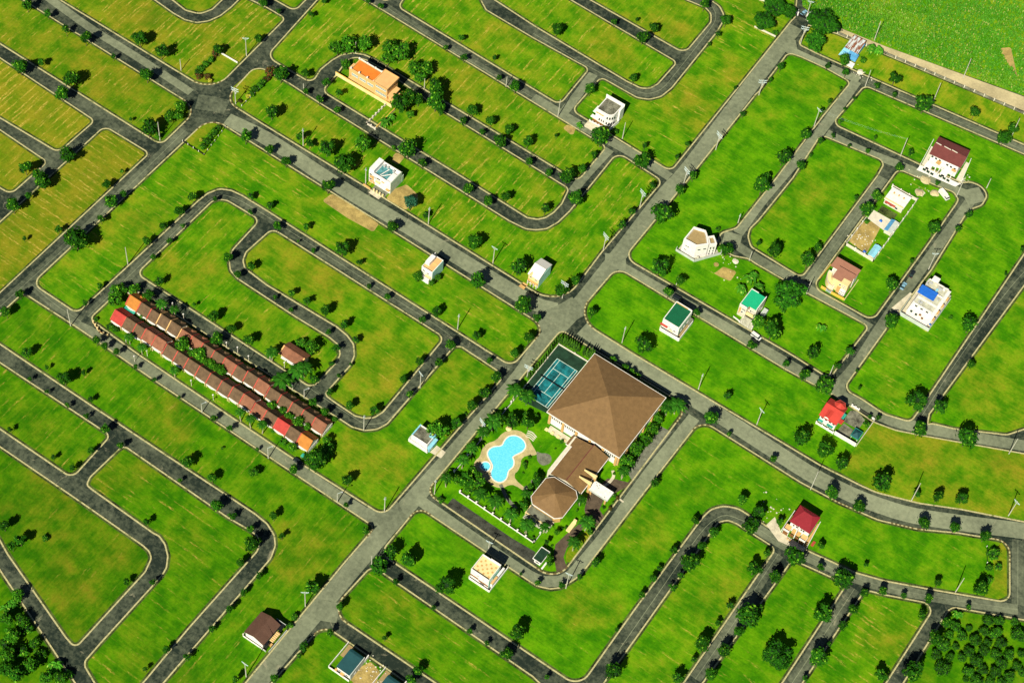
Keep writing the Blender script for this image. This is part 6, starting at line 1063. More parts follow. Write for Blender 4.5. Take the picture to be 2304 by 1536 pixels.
# ---- crimson-roofed house
h = House('house with crimson hip roof and orange-brown balconies below the main road', 'house', 150.8, -3)
h.box('wall', 'white', (146.4, 155.2, -5.9, 2.2, 0, 7.4)); m_ = h.mb(); a = [(145.7, -6.7, 7.6), (155.6, -6.7, 7.6), (155.6, 2.8, 7.6), (145.7, 2.8, 7.6)]; b = [(148.7, .4, 9.0), (152.6, .4, 9.0)]
m_.add([*a, *b], [(0, 1, 5, 4), (1, 2, 5), (2, 3, 4, 5), (3, 0, 4)]); m_.add([(x, y, z - .2) for x, y, z in a] + a, [(3, 2, 1, 0), (0, 1, 5, 4), (1, 2, 6, 5), (2, 3, 7, 6), (3, 0, 4, 7)]); m_.build('roof', 'r_crimson', h.t)
for x in (146.3, 154.1): h.box('balcony_floor', 'peachroof', (x - 1.1, x + 1.4, -9.0, -5.92, 3.3, 3.55)); h.box('balcony_rail', 'white', (x - 1.2, x + 1.5, -9.2, -9.02, 3.0, 4.3)); h.box('garage_door', 'wood', (x - 1.0, x + 1.3, -9.1, -9.0, .1, 2.6)); h.box('garage_wall', 'white', (x - 1.2, x + 1.5, -8.99, -5.93, 0, 3.0))
h.box('porch', 'tan', (148.6, 150.4, -8.4, -5.93, 2.9, 3.1), (150.8, 152.4, -8.2, -5.93, 2.9, 3.1)); h.box('brown_panel', 'wood', (148.4, 150.2, -8.6, -8.41, .2, 2.2), (151, 152.4, -8.5, -8.21, .2, 2.2)); h.box('party_pier', 'white', (150.4, 150.75, -8.8, -6.75, 0, 8.2)); h.box('planter', 'tan', (148.3, 149, -10.6, -10.1, 0, .7), (149.4, 150.1, -10.7, -10.2, 0, .7))
for x, z in ((149.5, 4.6), (151.7, 4.6), (148, 4.4), (152.8, 4.6)): h.win('S', -5.9, x, z, .8, 1.3)
pwall('white right wall of the crimson roofed house', [(157.3, -9.6), (156, 4.6)], 1.8, 'white'); pwall('white left wall of the crimson roofed house', [(144.6, -9), (144.5, 2.6)], 1.8, 'white'); sheet('forecourt', [(138, -10), (146, -13.5), (157, -11.6), (157, -9.2), (145, -9.2), (139, -4.5)], .16, 'pale'); sheet('side_yard', [(155.6, -9), (157, -9), (156, 4), (155.4, 4)], .13, 'tan')
bp = House('orange plank pile leaning on the right side of the crimson roofed house', 'planks', 158.5, -5.6, 'plank_pile')
for k in range(4): bp.box('plank', 'band', (158 + k * .3, 158.25 + k * .3, -7, -4.4, .1, .35))
# ---- cubic house with tan chequered roof terrace
h = House('white cubic house with chequered tan roof terrace by the bottom street', 'house', 56.2, -100.5)
x0, x1, y0, y1 = 51.7, 60.6, -105, -96.6
h.box('wall', 'white', (x0, x1, y0, y1, 0, 7.2)); h.parapet(x0, x1, y0, y1, 7.2, 8.2, .25, 'white'); h.box('roof', 'cream', (x0 + .27, x1 - .27, y0 + .27, y1 - .27, 7.2, 7.3))
m_ = h.mb()
for i in range(6):
    for j in range(5):
        if (i + j) % 2: m_.box(x0 + .8 + i * 1.3, x0 + 1.6 + i * 1.3, y0 + 1.2 + j * 1.3, y0 + 2 + j * 1.3, 7.302, 7.34)
m_.build('roof_tile', 'tan', h.t); h.box('upper_parapet', 'white', (x0 + 4, x1, y1 + .01, y1 + .3, 5, 8.4)); h.box('shaded_skin', 'mint', (x1 + .004, x1 + .1, y0, y1 - 1, 0, 7.0)); h.box('side_wing', 'white', (x1 + .11, x1 + 1.0, -99, -94.5, 0, 3.4), (x1 + .11, x1 + 1.0, -103.5, -99.4, 0, 3.2)); h.box('wing_roof', 'peachroof', (x1 + .11, x1 + 1.0, -103.6, -99.5, 3.2, 3.4))  # mint skin on the right is painted shade over a white wall
h.box('brown_band', 'wood', (x0 - .1, x0 + 4, y0 - .3, y0 - .005, 3.3, 3.9), (x0 + 4.2, x1, y0 - .3, y0 - .005, 2.6, 3.2)); h.box('window_bar', 'dark', (x0 + 3, x0 + 4.2, y0 - .05, y0 - .004, 5.6, 5.9), (x0 + 6, x0 + 6.4, y0 - .05, y0 - .004, 5.3, 5.8)); h.win('S', y0, x0 + 6, 1, 2, 1); h.win('E', x1 + .1, -103, 4.6, 1.4, 1.2)
pwall('white front and right garden wall of the chequered-roof house', [(51.4, -104.9), (51.6, -105.8), (61.9, -105.8), (61.9, -92)], 1.6, 'white'); sheet('paved_yard', [(52, -105.6), (61.7, -105.6), (61.7, -92.5), (52, -96)], .125, 'paving')
# ---- brown-roofed house lower left
h = House('brown gable-roofed house with white end wall on the lower avenue', 'house', 0, -174.5)
h.box('wall', 'white', (-5.0, 3.6, -179.7, -170, 0, 3.9)); h.gable(-5.6, 4.2, -180, -169, 4.1, 6.2, 'r_brown', 'y', .16, 'white', .3, -.6); m_ = h.mb(); m_.slab((-.6, -176.4, 6.1), (4.3, -176.2, 4.5), (4.3, -174.2, 4.5), (-.6, -172, 6.1), .1); m_.build('porch_roof', 'r_brown', h.t); m_ = h.mb(); m_.slab((1.2, -170.9, 3.2), (5.8, -170.9, 3.2), (5.4, -167.6, 3.2), (1.0, -167.6, 3.2), .15); m_.build('carport_roof', 'black', h.t); h.box('carport_edge', 'greywhite', (1, 5.6, -167.55, -167.4, 3.0, 3.4)); h.box('balcony', 'cream', (4.25, 6, -176.2, -171.4, 2.2, 2.5)); 
for k in range(6): h.box('pergola_bar', 'peachroof', (4.3, 6, -176 + k * .8, -175.7 + k * .8, 2.52, 2.7))
h.box('tank', 'black', (3.7, 5.3, -179.4, -177.6, 0, 3.4)); h.box('porch', 'tan', (4.25, 6, -177.5, -176.3, .1, 1.2)); h.win('E', 3.6, -173, 1, 1.6, 1.3); h.win('E', 3.6, -171, .1, 1, 2, 'white', 'dark', 'door')
pwall('low white wall before the brown gable-roofed house on the avenue', [(6.6, -179.8), (6.6, -168)], 1.1, 'greywhite'); pwall('white front wall at the foot of the brown gable-roofed house', [(-6, -180.4), (5.6, -180.2)], 1.0, 'white'); pwall('white left wall behind the brown gable-roofed house', [(-6.1, -180), (-6.1, -168.5)], 1.1, 'offwhite', posts=2.8)
# ---- two teal-roofed houses at the foot
for k, (dx, dy, lb) in enumerate(((0, 0, 'white house with dark teal roof inside a white garden wall'), (18.6, 0, 'second dark teal roofed house cut off by the bottom edge'))):
    h = House(lb, 'house', 36.2 + dx, -165.2 + dy); x0, x1, y0, y1 = 32.7 + dx, 39.7 + dx, -169.9 + dy, -160.4 + dy
    h.box('wall', 'white', (x0 + .2, x1 - .3, y0 + .25, y1 - .2, 0, 4.1)); m_ = h.mb(); m_.slab((x0, y0, 4.2), (x1 - .45, y0, 4.2), (x1 - .45, y1 - 1.2, 4.7), (x0, y1 - 1.2, 4.7), .14); m_.slab((x0, y1 - 1.19, 4.7), (x1 - .45, y1 - 1.19, 4.7), (x1 - .45, y1, 4.3), (x0, y1, 4.3), .14); m_.build('roof', 'r_teal', h.t); h.box('fire_wall', 'greywhite', (x1 - .29, x1, y0, y1, 0, 5.0))
    h.box('porch', 'tan', (x0 - .4, x0 + .6, y0 - .8, y0 + .2, 0, 2.0), (x0 + 2.4, x0 + 4, y0 - .9, y0 + .2, 0, 2.0)); h.box('rear_wing', 'white', (x1 - .29, x1 + .1, y1 + .01, y1 + 2.6, 0, 2.6)); h.win('S', y0 + .25, x0 + 1.6, 1, 1.2, 1.2); h.win('S', y0 + .25, x0 + 5, 1, 1.2, 1.2); h.win('E', x1, y0 + 3, 1.2, 1, 1)
    sheet('paved_drive', [(x0 - 2.8, y1 - 3.4), (x0 - .1, y1 - 3.4), (x0 - .1, y1 + 2.4), (x0 - 2.8, y1 + 2.4)], .13, 'tanroof')
pwall('bright white garden wall round the first dark teal roofed house', [(29.5, -157.4), (29.4, -170.7), (39.7, -170.7)], 1.4, 'white'); pwall('white garden wall left of the second dark teal roofed house', [(47.8, -157.2), (47.6, -170)], 1.4, 'white')
# ---- little white house with blue trim
h = House('small white house with light blue trim beside the central avenue', 'house', -1.4, -65)
x0, x1, y0, y1 = -5.3, 2.9, -68.2, -61.8
h.box('wall', 'white', (x0, x1, y0, y1, 0, 5.4)); h.parapet(x0, x1, y0, y1, 5.4, 6.2, .3, 'white'); h.box('roof', 'concrete', (x0 + .31, x1 - .31, y0 + .31, y1 - .31, 5.4, 5.5)); h.box('parapet_cap', 'lightblue', (x0 - .1, x0 + .5, y0 + .1, y1, 6.204, 6.34)); h.box('blue_block', 'lightblue', (x1 - 2.0, x1 + .3, y1 - 2.4, y1 - .4, 5.51, 6.9), (x1 + .01, x1 + 1.0, y0 + .4, y1 - .6, 0, 3.6)); h.box('blue_roof', 'lightblue', (x1 + .01, x1 + 1.5, y0 + .2, y1 - .4, 3.7, 3.85)); h.box('tank', 'tan', (x1 - 1.2, x1 - .2, y1 - 1.8, y1 - .9, 6.91, 7.5)); h.box('side_bay', 'greywhite', (x0 - 1.2, x0 - .01, y0 - .1, y0 + 1.5, 0, 2.6)); h.win('S', y0, -1.6, 3.2, .3, .3); h.win('E', x1 + 1.0, -66, 1, 1.2, 1.2); h.box('front_wall', 'white', (x0 - 1.2, x1 + .6, y0 - .5, y0 - .25, 0, 2.4))
sheet('driveway', [(4, -67.5), (9.5, -67), (9.5, -63.4), (4.4, -63)], .13, 'pale')
# ---- garden corner walls, perimeter wall, gate
pwall('white garden wall above the top corner garden', [(-206.4, 49.9), (-196.1, 50.1)], 1.0, 'white', th=.35)
wall_line('garden_fence', 'dark picket fence with white posts below the crossroads garden', 'fence', [(-175.8, 15.9), (-173, -3.0), (-186, -2.9)], .9, .12, 'black', 3.4, 'white', pw=.24, ph=.1)
wall_line('garden_fence', 'dark picket fence with white posts right of the crossroads garden', 'fence', [(-177.9, 30.6), (-178.1, 50)], .9, .12, 'black', 3.4, 'white', pw=.24, ph=.1)
wall_line('garden_fence', 'thin dark fence beside the shrubs of the lower right corner garden', 'fence', [(219.1, 38), (222.7, 31.2)], .9, .12, 'black', 3.4, 'white', pw=.24, ph=.1)
wall_line('boundary_wall', 'long grey boundary wall with posts along the sandy road', 'wall', [(25.6, 251.6), (51.8, 255), (88.3, 259.8), (125.3, 264.1), (134, 265.2)], 1.5, .25, 'concrete', 5.2, 'offwhite')
wall_line('boundary_wall', 'low white wall below the reddish spreading tree at the top', 'wall', [(-10.1, 228.8), (2.2, 229.8)], 1.0, .4, 'offwhite')
wall_line('boundary_wall', 'short white wall above the spreading trees at the top edge', 'wall', [(-17.5, 246.2), (-13, 247.8)], 1.2, .4, 'offwhite')
gt = House('dark barred estate gate with white pillars at the top of the avenue', 'gate', 5.6, 249.9, 'gate')
gt.box('gate_leaf', 'black', (3.9, 6.0, 249.7, 249.8, .1, 1.7), (6.05, 8.2, 249.9, 250.0, .1, 1.7)); gt.box('pillar', 'white', (3.2, 3.8, 249.4, 250, 0, 2.4), (8.3, 8.9, 249.6, 250.2, 0, 2.4), (2.2, 2.5, 248, 252.4, 0, 1.2))
gh = House('white roofed guard post half hidden by the big round tree', 'guard post', 9, 251, 'guard_post'); gh.box('wall', 'offwhite', (8.6, 10.6, 249.4, 252.6, 0, 3.0)); gh.box('roof', 'white', (8.0, 11.2, 248.6, 253.6, 3.1, 3.4)); gh.win('S', 249.4, 9.6, 1, 1, 1)
# ---- vehicles
def vehicle(label, x, y, rz, paint, kind='car', group=None):
    L, W_ = {'car': (4.4, 1.8), 'van': (4.9, 1.95), 'truck': (6.2, 2.2)}[kind]
    t = thing('parked_' + kind, label, kind, (x, y, .0), group); t.rotation_euler = (0, 0, rz)
    def prof(P, w0, w1, z_w):   # body from a side profile, tapering towards the top
        m_ = MB(); n = len(P); zmax = max(z for _, z in P)
        def wd(z): return w0 + (w1 - w0) * max(0, min(1, (z - z_w) / (zmax - z_w + 1e-6)))
        m_.add([(px, -wd(z) / 2, z) for px, z in P] + [(px, wd(z) / 2, z) for px, z in P], [tuple(range(n)), tuple(range(2 * n - 1, n - 1, -1))] + [(i, n + i, n + (i + 1) % n, (i + 1) % n) for i in range(n)]); return m_
    h = L / 2
    if kind == 'car':
        body = [(-h, .35), (h, .35), (h, .75), (h - .15, .9), (.95, .98), (-1.5, 1.0), (-h, .92)]; cab = [(.95, .97), (.25, 1.45), (-1.0, 1.48), (-1.75, .99)]; gl = [(.98, .98), (.3, 1.40), (-1.02, 1.42), (-1.78, 1.0)]
    elif kind == 'van':
        body = [(-h, .4), (h, .4), (h, .95), (h - .5, 1.15), (-h, 1.2)]; cab = [(h - .55, 1.14), (h - 1.2, 1.95), (-h + .05, 1.98), (-h, 1.2)]; gl = [(h - .5, 1.16), (h - 1.2, 1.85), (-h + .02, 1.85), (-h - .02, 1.25)]
    else:
        body = [(-h, .5), (h, .5), (h, 1.2), (h - .2, 1.35), (-h, 1.35)]; cab = [(h - .15, 1.34), (h - .5, 2.1), (h - 1.7, 2.1), (h - 1.7, 1.35)]; gl = [(h - .12, 1.4), (h - .46, 2.0), (h - 1.72, 2.0), (h - 1.72, 1.45)]
    b = prof(body, W_, W_ * .96, .4).build('body', paint, t)
    prof(gl, W_ * .98, W_ * .84, 1.0).build('windows', 'glass', t)
    m_ = MB(); top = cab[1:3]; m_.box(min(top[0][0], top[1][0]) - .02, max(top[0][0], top[1][0]) + .02, -W_ * .42, W_ * .42, top[0][1] - .06, top[0][1] + .04); m_.build('roof', paint, t)
    for sx in (h - .85, -h + .85):
        for sy in (-1, 1):
            m_ = MB(); m_.cyl((sx, sy * (W_ / 2 - .2), .33), (sx, sy * (W_ / 2 + .02), .33), .33, .33, 12); w = m_.build('wheel', 'tyre', t); m_ = MB(); m_.cyl((sx, sy * (W_ / 2 + .005), .33), (sx, sy * (W_ / 2 + .03), .33), .19, .19, 8); m_.build('rim', 'metal', w)
    for sy in (-1, 1):
        m_ = MB(); m_.box(h - .02, h + .03, sy * W_ * .36 - .18, sy * W_ * .36 + .18, .62, .78); m_.build('headlight', 'paleglass', t)
        m_ = MB(); m_.box(-h - .03, -h + .02, sy * W_ * .38 - .14, sy * W_ * .38 + .14, .65, .85); m_.build('tail_light', 'band', t)
        m_ = MB(); m_.box(cab[0][0] - .2, cab[0][0], sy * W_ / 2 - (.0 if sy > 0 else .18), sy * W_ / 2 + (.18 if sy > 0 else 0), 1.0, 1.12); m_.build('wing_mirror', paint, t)
    if kind == 'truck':
        m_ = MB(); m_.box(-h, h - 1.8, -W_ / 2, W_ / 2, 1.36, 2.3); m_.build('cargo_box', 'white', t)
    m_ = MB(); m_.box(h - .05, h + .06, -W_ * .46, W_ * .46, .36, .56); m_.build('bumper', 'black', t)
    return t
vehicle('black car parked on the narrow lane above the light blue car', 126.5, 143.4, R(92), 'car_black')
vehicle('light blue car parked on the lane left of the blue-canopied house', 126.5, 134.9, R(92), 'car_blue')
vehicle('black car on the concrete street at the foot of the terraces', -37.6, -104.9, R(-3), 'car_black')
vehicle('white van parked on the street below the large dark tree', 86.0, 68.9, R(-6), 'car_white', 'van')
vehicle('black van beside the deep green roofed house', 46.9, 64.4, R(2), 'car_black', 'van')
vehicle('light blue car passing the estate gate at the top of the avenue', 5.4, 252.6, R(80), 'car_blue')
vehicle('white truck parked among sand heaps by the cul-de-sac', 117, 193.6, R(-25), 'car_white', 'truck')
wc = House('teal awning beside the black car at the foot of the terraces', 'awning', -36.4, -101.9, 'awning'); m_ = wc.mb(); m_.slab((-37.8, -102.9, 2.1), (-35.2, -102.9, 2.1), (-35.2, -101.2, 2.3), (-37.8, -101.2, 2.3), .06); m_.build('sheet', 'teal_tarp', wc.t); wc.box('post', 'metal', (-37.7, -37.6, -102.8, -102.7, 0, 2.05), (-35.4, -35.3, -102.8, -102.7, 0, 2.05))
# sand heaps and rubble
def heap(label, x, y, r, hgt_, mat, seed):
    random.seed(seed); n = 12; vs = []; fs = []
    for k, (rr_, z) in enumerate(((1, 0), (.72, .45), (.4, .82))):
        for i in range(n): a = 2 * PI * i / n; q = rr_ * r * random.uniform(.82, 1.15); vs.append((q * math.cos(a), q * math.sin(a), max(.02, z * hgt_ * random.uniform(.8, 1.15)) + .08))
    vs.append((0, 0, hgt_ + .08))
    for k in range(2):
        for i in range(n): fs.append((k * n + i, k * n + (i + 1) % n, (k + 1) * n + (i + 1) % n, (k + 1) * n + i))
    for i in range(n): fs.append((2 * n + i, 2 * n + (i + 1) % n, 3 * n))
    o = meshobj('sand_heap', vs, fs, mat, None, None, (x, y, 0)); tag(o, label, 'heap')
heap('round pale sand heap on the lawn left of the white truck', 106.8, 188.2, 2.4, 1.0, 'sandroad', 1); heap('pale sand heap beside the parked white truck', 112.8, 192.4, 2.2, 1.1, 'sandroad', 2); heap('long rubble heap before the maroon twin house', 105.6, 196.8, 2.6, .7, 'sandroad', 3); heap('small white rubble heap right of the rusty shack', 47.3, 236.6, 1.8, .6, 'offwhite', 4); heap('small pale rubble heap below the round street end', 57, 99, 1.5, .4, 'offwhite', 5)
random.seed(9); m_ = MB((108, 194, 0))
for (cx, cy, sp, n) in ((108, 190, 3, 14), (103, 197, 3, 16), (120, 208, 1.6, 24), (47.5, 236.5, 2.4, 20), (55, 97, 4, 14), (44, -163, 4, 40), (98.5, 148, 4, 30), (136.5, -2, 3.5, 26), (-14, -92, 0, 0)):
    for k in range(n):
        x, y, s = random.gauss(cx, sp), random.gauss(cy, sp), random.uniform(.1, .32); m_.box(x - s, x + s, y - s * .8, y + s * .8, .1, .1 + s * 1.2)
o = m_.build('rubble', 'offwhite'); o['kind'] = 'stuff'

# ---------------------------------------------------------------- power poles, lamps, wires
POLE_TOPS = []
LATER = []          # things that get their label from what stands near them
def pole(x, y, hgt_, arm):
    t = bpy.data.objects.new('power_pole', None); COL.objects.link(t); t.location = (x, y, 0)
    nm = ['plain concrete pole', 'concrete pole with top bracket', 'power pole with cross-arms', 'tall pole with double cross-arms', 'pole with street lamp arm'][arm]
    t['category'] = 'pole'; t['group'] = 'power poles along the streets'
    m_ = MB(); m_.cyl((0, 0, 0), (0, 0, hgt_), .24, .15, 8); m_.build('pole', 'polec', t)
    if arm == 1:
        m_ = MB(); m_.box(-.12, .12, -.7, .7, hgt_ - 1.1, hgt_ - .9); m_.cyl((0, .35, hgt_ - 2.6), (0, .35, hgt_ - 1.7), .24, .24); m_.build('bracket', 'insul', t)
    if arm in (2, 3):
        for k in range(arm - 1):
            m_ = MB(); z = hgt_ - .7 - k * 1.5; w = 1.6 + .4 * (arm - 2); m_.box(-w, w, -.09, .09, z, z + .18); m_.build('cross_arm', 'insul', t)
            m_ = MB(); m_.cyl((-w * .8, 0, z), (0, .0, z - 1.2), .06, .06, 5); m_.cyl((w * .8, 0, z), (0, 0, z - 1.2), .06, .06, 5); m_.build('brace', 'insul', t)
            m_ = MB()
            for q in (-.9, -.45, .45, .9): m_.cyl((w * q, 0, z + .22), (w * q, 0, z + .6), .11, .07, 6)
            m_.build('insulator', 'insul', t)
        if arm == 3:
            m_ = MB(); m_.cyl((.45, 0, hgt_ - 4.2), (.45, 0, hgt_ - 3.1), .3, .3, 8); m_.build('transformer', 'metal', t)
    if arm == 4:
        m_ = MB(); m_.cyl((0, 0, hgt_ - .2), (1.2, 1.4, hgt_ + .6), .07, .06, 6); a = m_.build('lamp_arm', 'insul', t); m_ = MB(); m_.box(1.0, 1.7, 1.2, 1.7, hgt_ + .55, hgt_ + .75); m_.build('lamp_head', 'metal', a)
    t.rotation_euler = (0, 0, R(random.choice((0, 20, -20, 10, 35))) if arm in (2, 3) else 0)
    LATER.append((t, nm, x, y)); POLE_TOPS.append((x, y, hgt_))
for p in pts(POLES): pole(p[0], p[1], p[2], int(p[3]))
for x, y in pts(LAMPS):
    t = bpy.data.objects.new('garden_lamp', None); COL.objects.link(t); t.location = (x, y, 0); t['category'] = 'lamp post'; t['group'] = 'short lamp posts along the terraces'
    m_ = MB(); m_.cyl((0, 0, 0), (0, 0, 4.2), .14, .1, 6); m_.build('post', 'offwhite', t); m_ = MB(); m_.box(-.25, .25, -.25, .25, 4.2, 4.6); m_.build('lamp_head', 'white', t)
    LATER.append((t, 'short pale lamp post', x, y))
def wire(a, b, label):
    m_ = MB((a[0], a[1], 0)); n = 14
    for off in (-.5, .5):
        prev = None
        for i in range(n + 1):
            s = i / n; p = (a[0] + (b[0] - a[0]) * s + off, a[1] + (b[1] - a[1]) * s + off, a[2] + (b[2] - a[2]) * s - 4 * 1.4 * s * (1 - s) - .5)
            if prev: m_.cyl(prev, p, .012, .012, 3, 0, False)
            prev = p
    o = m_.build('power_line', 'insul'); tag(o, label, 'power line', 'faint wires between the poles')
def near(x, y): return min(POLE_TOPS, key=lambda p: math.hypot(p[0] - x, p[1] - y))

# ---------------------------------------------------------------- plants
def leafquad(V, F, c, nrm, s, rnd, asp=.7):
    u = nrm.cross(Vector((rnd.uniform(-1, 1), rnd.uniform(-1, 1), rnd.uniform(-1, 1))))
    if u.length < 1e-4: u = nrm.orthogonal()
    u.normalize(); w = nrm.cross(u); b = len(V)
    for a, d in ((-1, 0), (0, -asp), (1, 0), (0, asp)): V.append(tuple(c + u * a * s + w * d * s))
    F.append((b, b + 1, b + 2, b + 3))
def crown_mesh(name, seed, nl, nleaf, ls, flat, lob, leafmat, spiky=0., core=True, barec=.0):
    """crown of radius about 1 in x and y, from z=0 (bottom) to z=2*flat; lobes carrying small leaf faces"""
    rnd = random.Random(seed); V, F, MI = [], [], []
    lobes = []
    for i in range(nl):
        for _ in range(30):
            d = Vector((rnd.gauss(0, 1), rnd.gauss(0, 1), rnd.gauss(0, 1))); d.normalize(); q = rnd.uniform(.35, 1) ** .6 * (1 - lob * .75)
            c = Vector((d.x * q, d.y * q, flat + d.z * q * flat))
            if all((c - e[0]).length > lob * .62 for e in lobes): break
        lobes.append((c, lob * rnd.uniform(.7, 1.15)))
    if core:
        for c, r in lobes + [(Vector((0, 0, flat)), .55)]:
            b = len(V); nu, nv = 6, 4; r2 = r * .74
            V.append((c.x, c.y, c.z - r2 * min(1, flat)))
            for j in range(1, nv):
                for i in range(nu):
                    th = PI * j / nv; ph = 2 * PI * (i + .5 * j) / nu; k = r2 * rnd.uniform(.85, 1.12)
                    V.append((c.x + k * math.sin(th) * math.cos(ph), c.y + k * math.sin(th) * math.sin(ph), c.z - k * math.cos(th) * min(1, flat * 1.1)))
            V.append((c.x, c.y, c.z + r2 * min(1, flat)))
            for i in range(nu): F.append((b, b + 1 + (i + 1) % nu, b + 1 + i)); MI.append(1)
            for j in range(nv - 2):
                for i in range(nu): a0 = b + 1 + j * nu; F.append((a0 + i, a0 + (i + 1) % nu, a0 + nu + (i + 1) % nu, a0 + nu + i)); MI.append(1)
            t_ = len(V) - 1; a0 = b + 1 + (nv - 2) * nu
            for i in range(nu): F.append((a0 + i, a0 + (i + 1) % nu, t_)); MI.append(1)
    tot = sum(r * r for _, r in lobes)
    for c, r in lobes:
        n = int(nleaf * r * r / tot)
        for _ in range(n):
            d = Vector((rnd.gauss(0, 1), rnd.gauss(0, 1), rnd.gauss(.25, 1))); d.normalize(); k = r * rnd.uniform(.72, 1.08 + spiky)
            p = c + Vector((d.x * k, d.y * k, d.z * k * min(1, flat * 1.1)))
            nn = (d + Vector((rnd.uniform(-.7, .7), rnd.uniform(-.7, .7), rnd.uniform(-.3, .8)))).normalized()
            leafquad(V, F, p, nn, ls * rnd.uniform(.7, 1.35), rnd); MI.append(0)
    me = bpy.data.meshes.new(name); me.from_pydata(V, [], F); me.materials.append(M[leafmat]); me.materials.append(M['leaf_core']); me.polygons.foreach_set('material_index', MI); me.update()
    return me
def trunk_mesh(name, seed, mat='bark', limbs=5):
    rnd = random.Random(seed); m_ = MB(); m_.cyl((0, 0, 0), (.03, .02, .55), .075, .055, 7)
    for i in range(limbs): a = 2 * PI * i / limbs + rnd.uniform(-.4, .4); q = rnd.uniform(.3, .5); m_.cyl((.02, .02, .45), (q * math.cos(a), q * math.sin(a), rnd.uniform(.8, 1.1)), .045, .018, 5)
    me = bpy.data.meshes.new(name); me.from_pydata(m_.v, [], m_.f); me.materials.append(M[mat]); me.update(); return me
def palm_meshes(seed):
    rnd = random.Random(seed); m_ = MB(); pz = None
    for i in range(6):
        z = i / 6; p = (.05 * math.sin(z * 3 + seed), .04 * z * z, z)
        if pz: m_.cyl(pz, p, .042 - .012 * (i - 1) / 6, .042 - .012 * i / 6, 7)
        pz = p
    m_.cyl(pz, (0.02, .04, 1), .03, .028, 7)
    tm = bpy.data.meshes.new('palm_trunk'); tm.from_pydata(m_.v, [], m_.f); tm.materials.append(M['palebark']); tm.update()
    V, F = [], []; nf = 11
    for i in range(nf):
        a = 2 * PI * i / nf * 1.0 + rnd.uniform(-.15, .15); up = rnd.uniform(.1, .75); L = rnd.uniform(.85, 1.1); d = Vector((math.cos(a), math.sin(a), 0)); sd = Vector((-d.y, d.x, 0)); pr = None; ns = 9
        for k in range(ns + 1):
            s = k / ns; p = d * (L * s * (1 - .12 * s)) + Vector((0, 0, up * s - (.45 + up * .75) * s * s))
            if k:
                w = .17 * math.sin(PI * min(.97, s * .85 + .12)) + .015
                for sg in (-1, 1):
                    b = len(V); fw = d * .10
                    V += [tuple(pr), tuple(p), tuple(p + sd * sg * w + fw - Vector((0, 0, w * .45))), tuple(pr + sd * sg * w * .82 + fw * .6 - Vector((0, 0, w * .40)))]; F.append((b, b + 1, b + 2, b + 3))
            pr = p
    cm = bpy.data.meshes.new('palm_crown'); cm.from_pydata(V, [], F); cm.materials.append(M['leaf_palm']); cm.update()
    return tm, cm
def banana_mesh(seed):
    rnd = random.Random(seed); V, F = [], []
    for st in range(3):
        o = Vector((rnd.uniform(-.45, .45), rnd.uniform(-.45, .45), 0)) if st else Vector((0, 0, 0))
        for i in range(8):
            a = 2 * PI * i / 8 + rnd.uniform(-.3, .3); d = Vector((math.cos(a), math.sin(a), 0)); sd = Vector((-d.y, d.x, 0)); L = rnd.uniform(.6, .95); pr = None; z0 = rnd.uniform(.5, .7); up = rnd.uniform(.4, 1.0)
            for k in range(6):
                s = k / 5; p = o + d * L * s + Vector((0, 0, z0 + up * s - (up + .35) * s * s)); w = .15 * math.sin(PI * min(.96, .12 + s * .85))
                if k:
                    b = len(V); V += [tuple(pr), tuple(p), tuple(p + sd * w + Vector((0, 0, .05))), tuple(pr + sd * pw_ + Vector((0, 0, .05))), tuple(p - sd * w + Vector((0, 0, .05))), tuple(pr - sd * pw_ + Vector((0, 0, .05)))]; F += [(b, b + 1, b + 2, b + 3), (b + 1, b, b + 5, b + 4)]
                pr = p; pw_ = w
    cm = bpy.data.meshes.new('banana_leaves'); cm.from_pydata(V, [], F); cm.materials.append(M['leaf_banana']); cm.update()
    m_ = MB(); m_.cyl((0, 0, 0), (0, 0, .75), .07, .05, 7); tm = bpy.data.meshes.new('banana_stem'); tm.from_pydata(m_.v, [], m_.f); tm.materials.append(M['leaf_banana']); tm.update()
    return tm, cm
def cypress_mesh(seed):
    rnd = random.Random(seed); V, F, MI = [], [], []
    n = 8
    for z, r in ((0, .5), (.25, .62), (.55, .48), (.8, .25), (1, .02)):
        for i in range(n): a = 2 * PI * i / n; q = r * .8 * rnd.uniform(.85, 1.1); V.append((q * math.cos(a), q * math.sin(a), z))
    for k in range(4):
        for i in range(n): F.append((k * n + i, k * n + (i + 1) % n, (k + 1) * n + (i + 1) % n, (k + 1) * n + i)); MI.append(1)
    for _ in range(230):
        z = rnd.random() ** 1.2; r = (.62 if z < .3 else .62 * (1 - z) / .7) * rnd.uniform(.8, 1.1) + .03; a = rnd.uniform(0, 2 * PI); d = Vector((math.cos(a), math.sin(a), .5))
        leafquad(V, F, Vector((r * math.cos(a), r * math.sin(a), z)), (d + Vector((rnd.uniform(-.5, .5), rnd.uniform(-.5, .5), rnd.uniform(-.2, .5)))).normalized(), .085, rnd, .6); MI.append(0)
    me = bpy.data.meshes.new('cypress'); me.from_pydata(V, [], F); me.materials.append(M['leaf_cypress']); me.materials.append(M['leaf_core']); me.polygons.foreach_set('material_index', MI); me.update(); return me

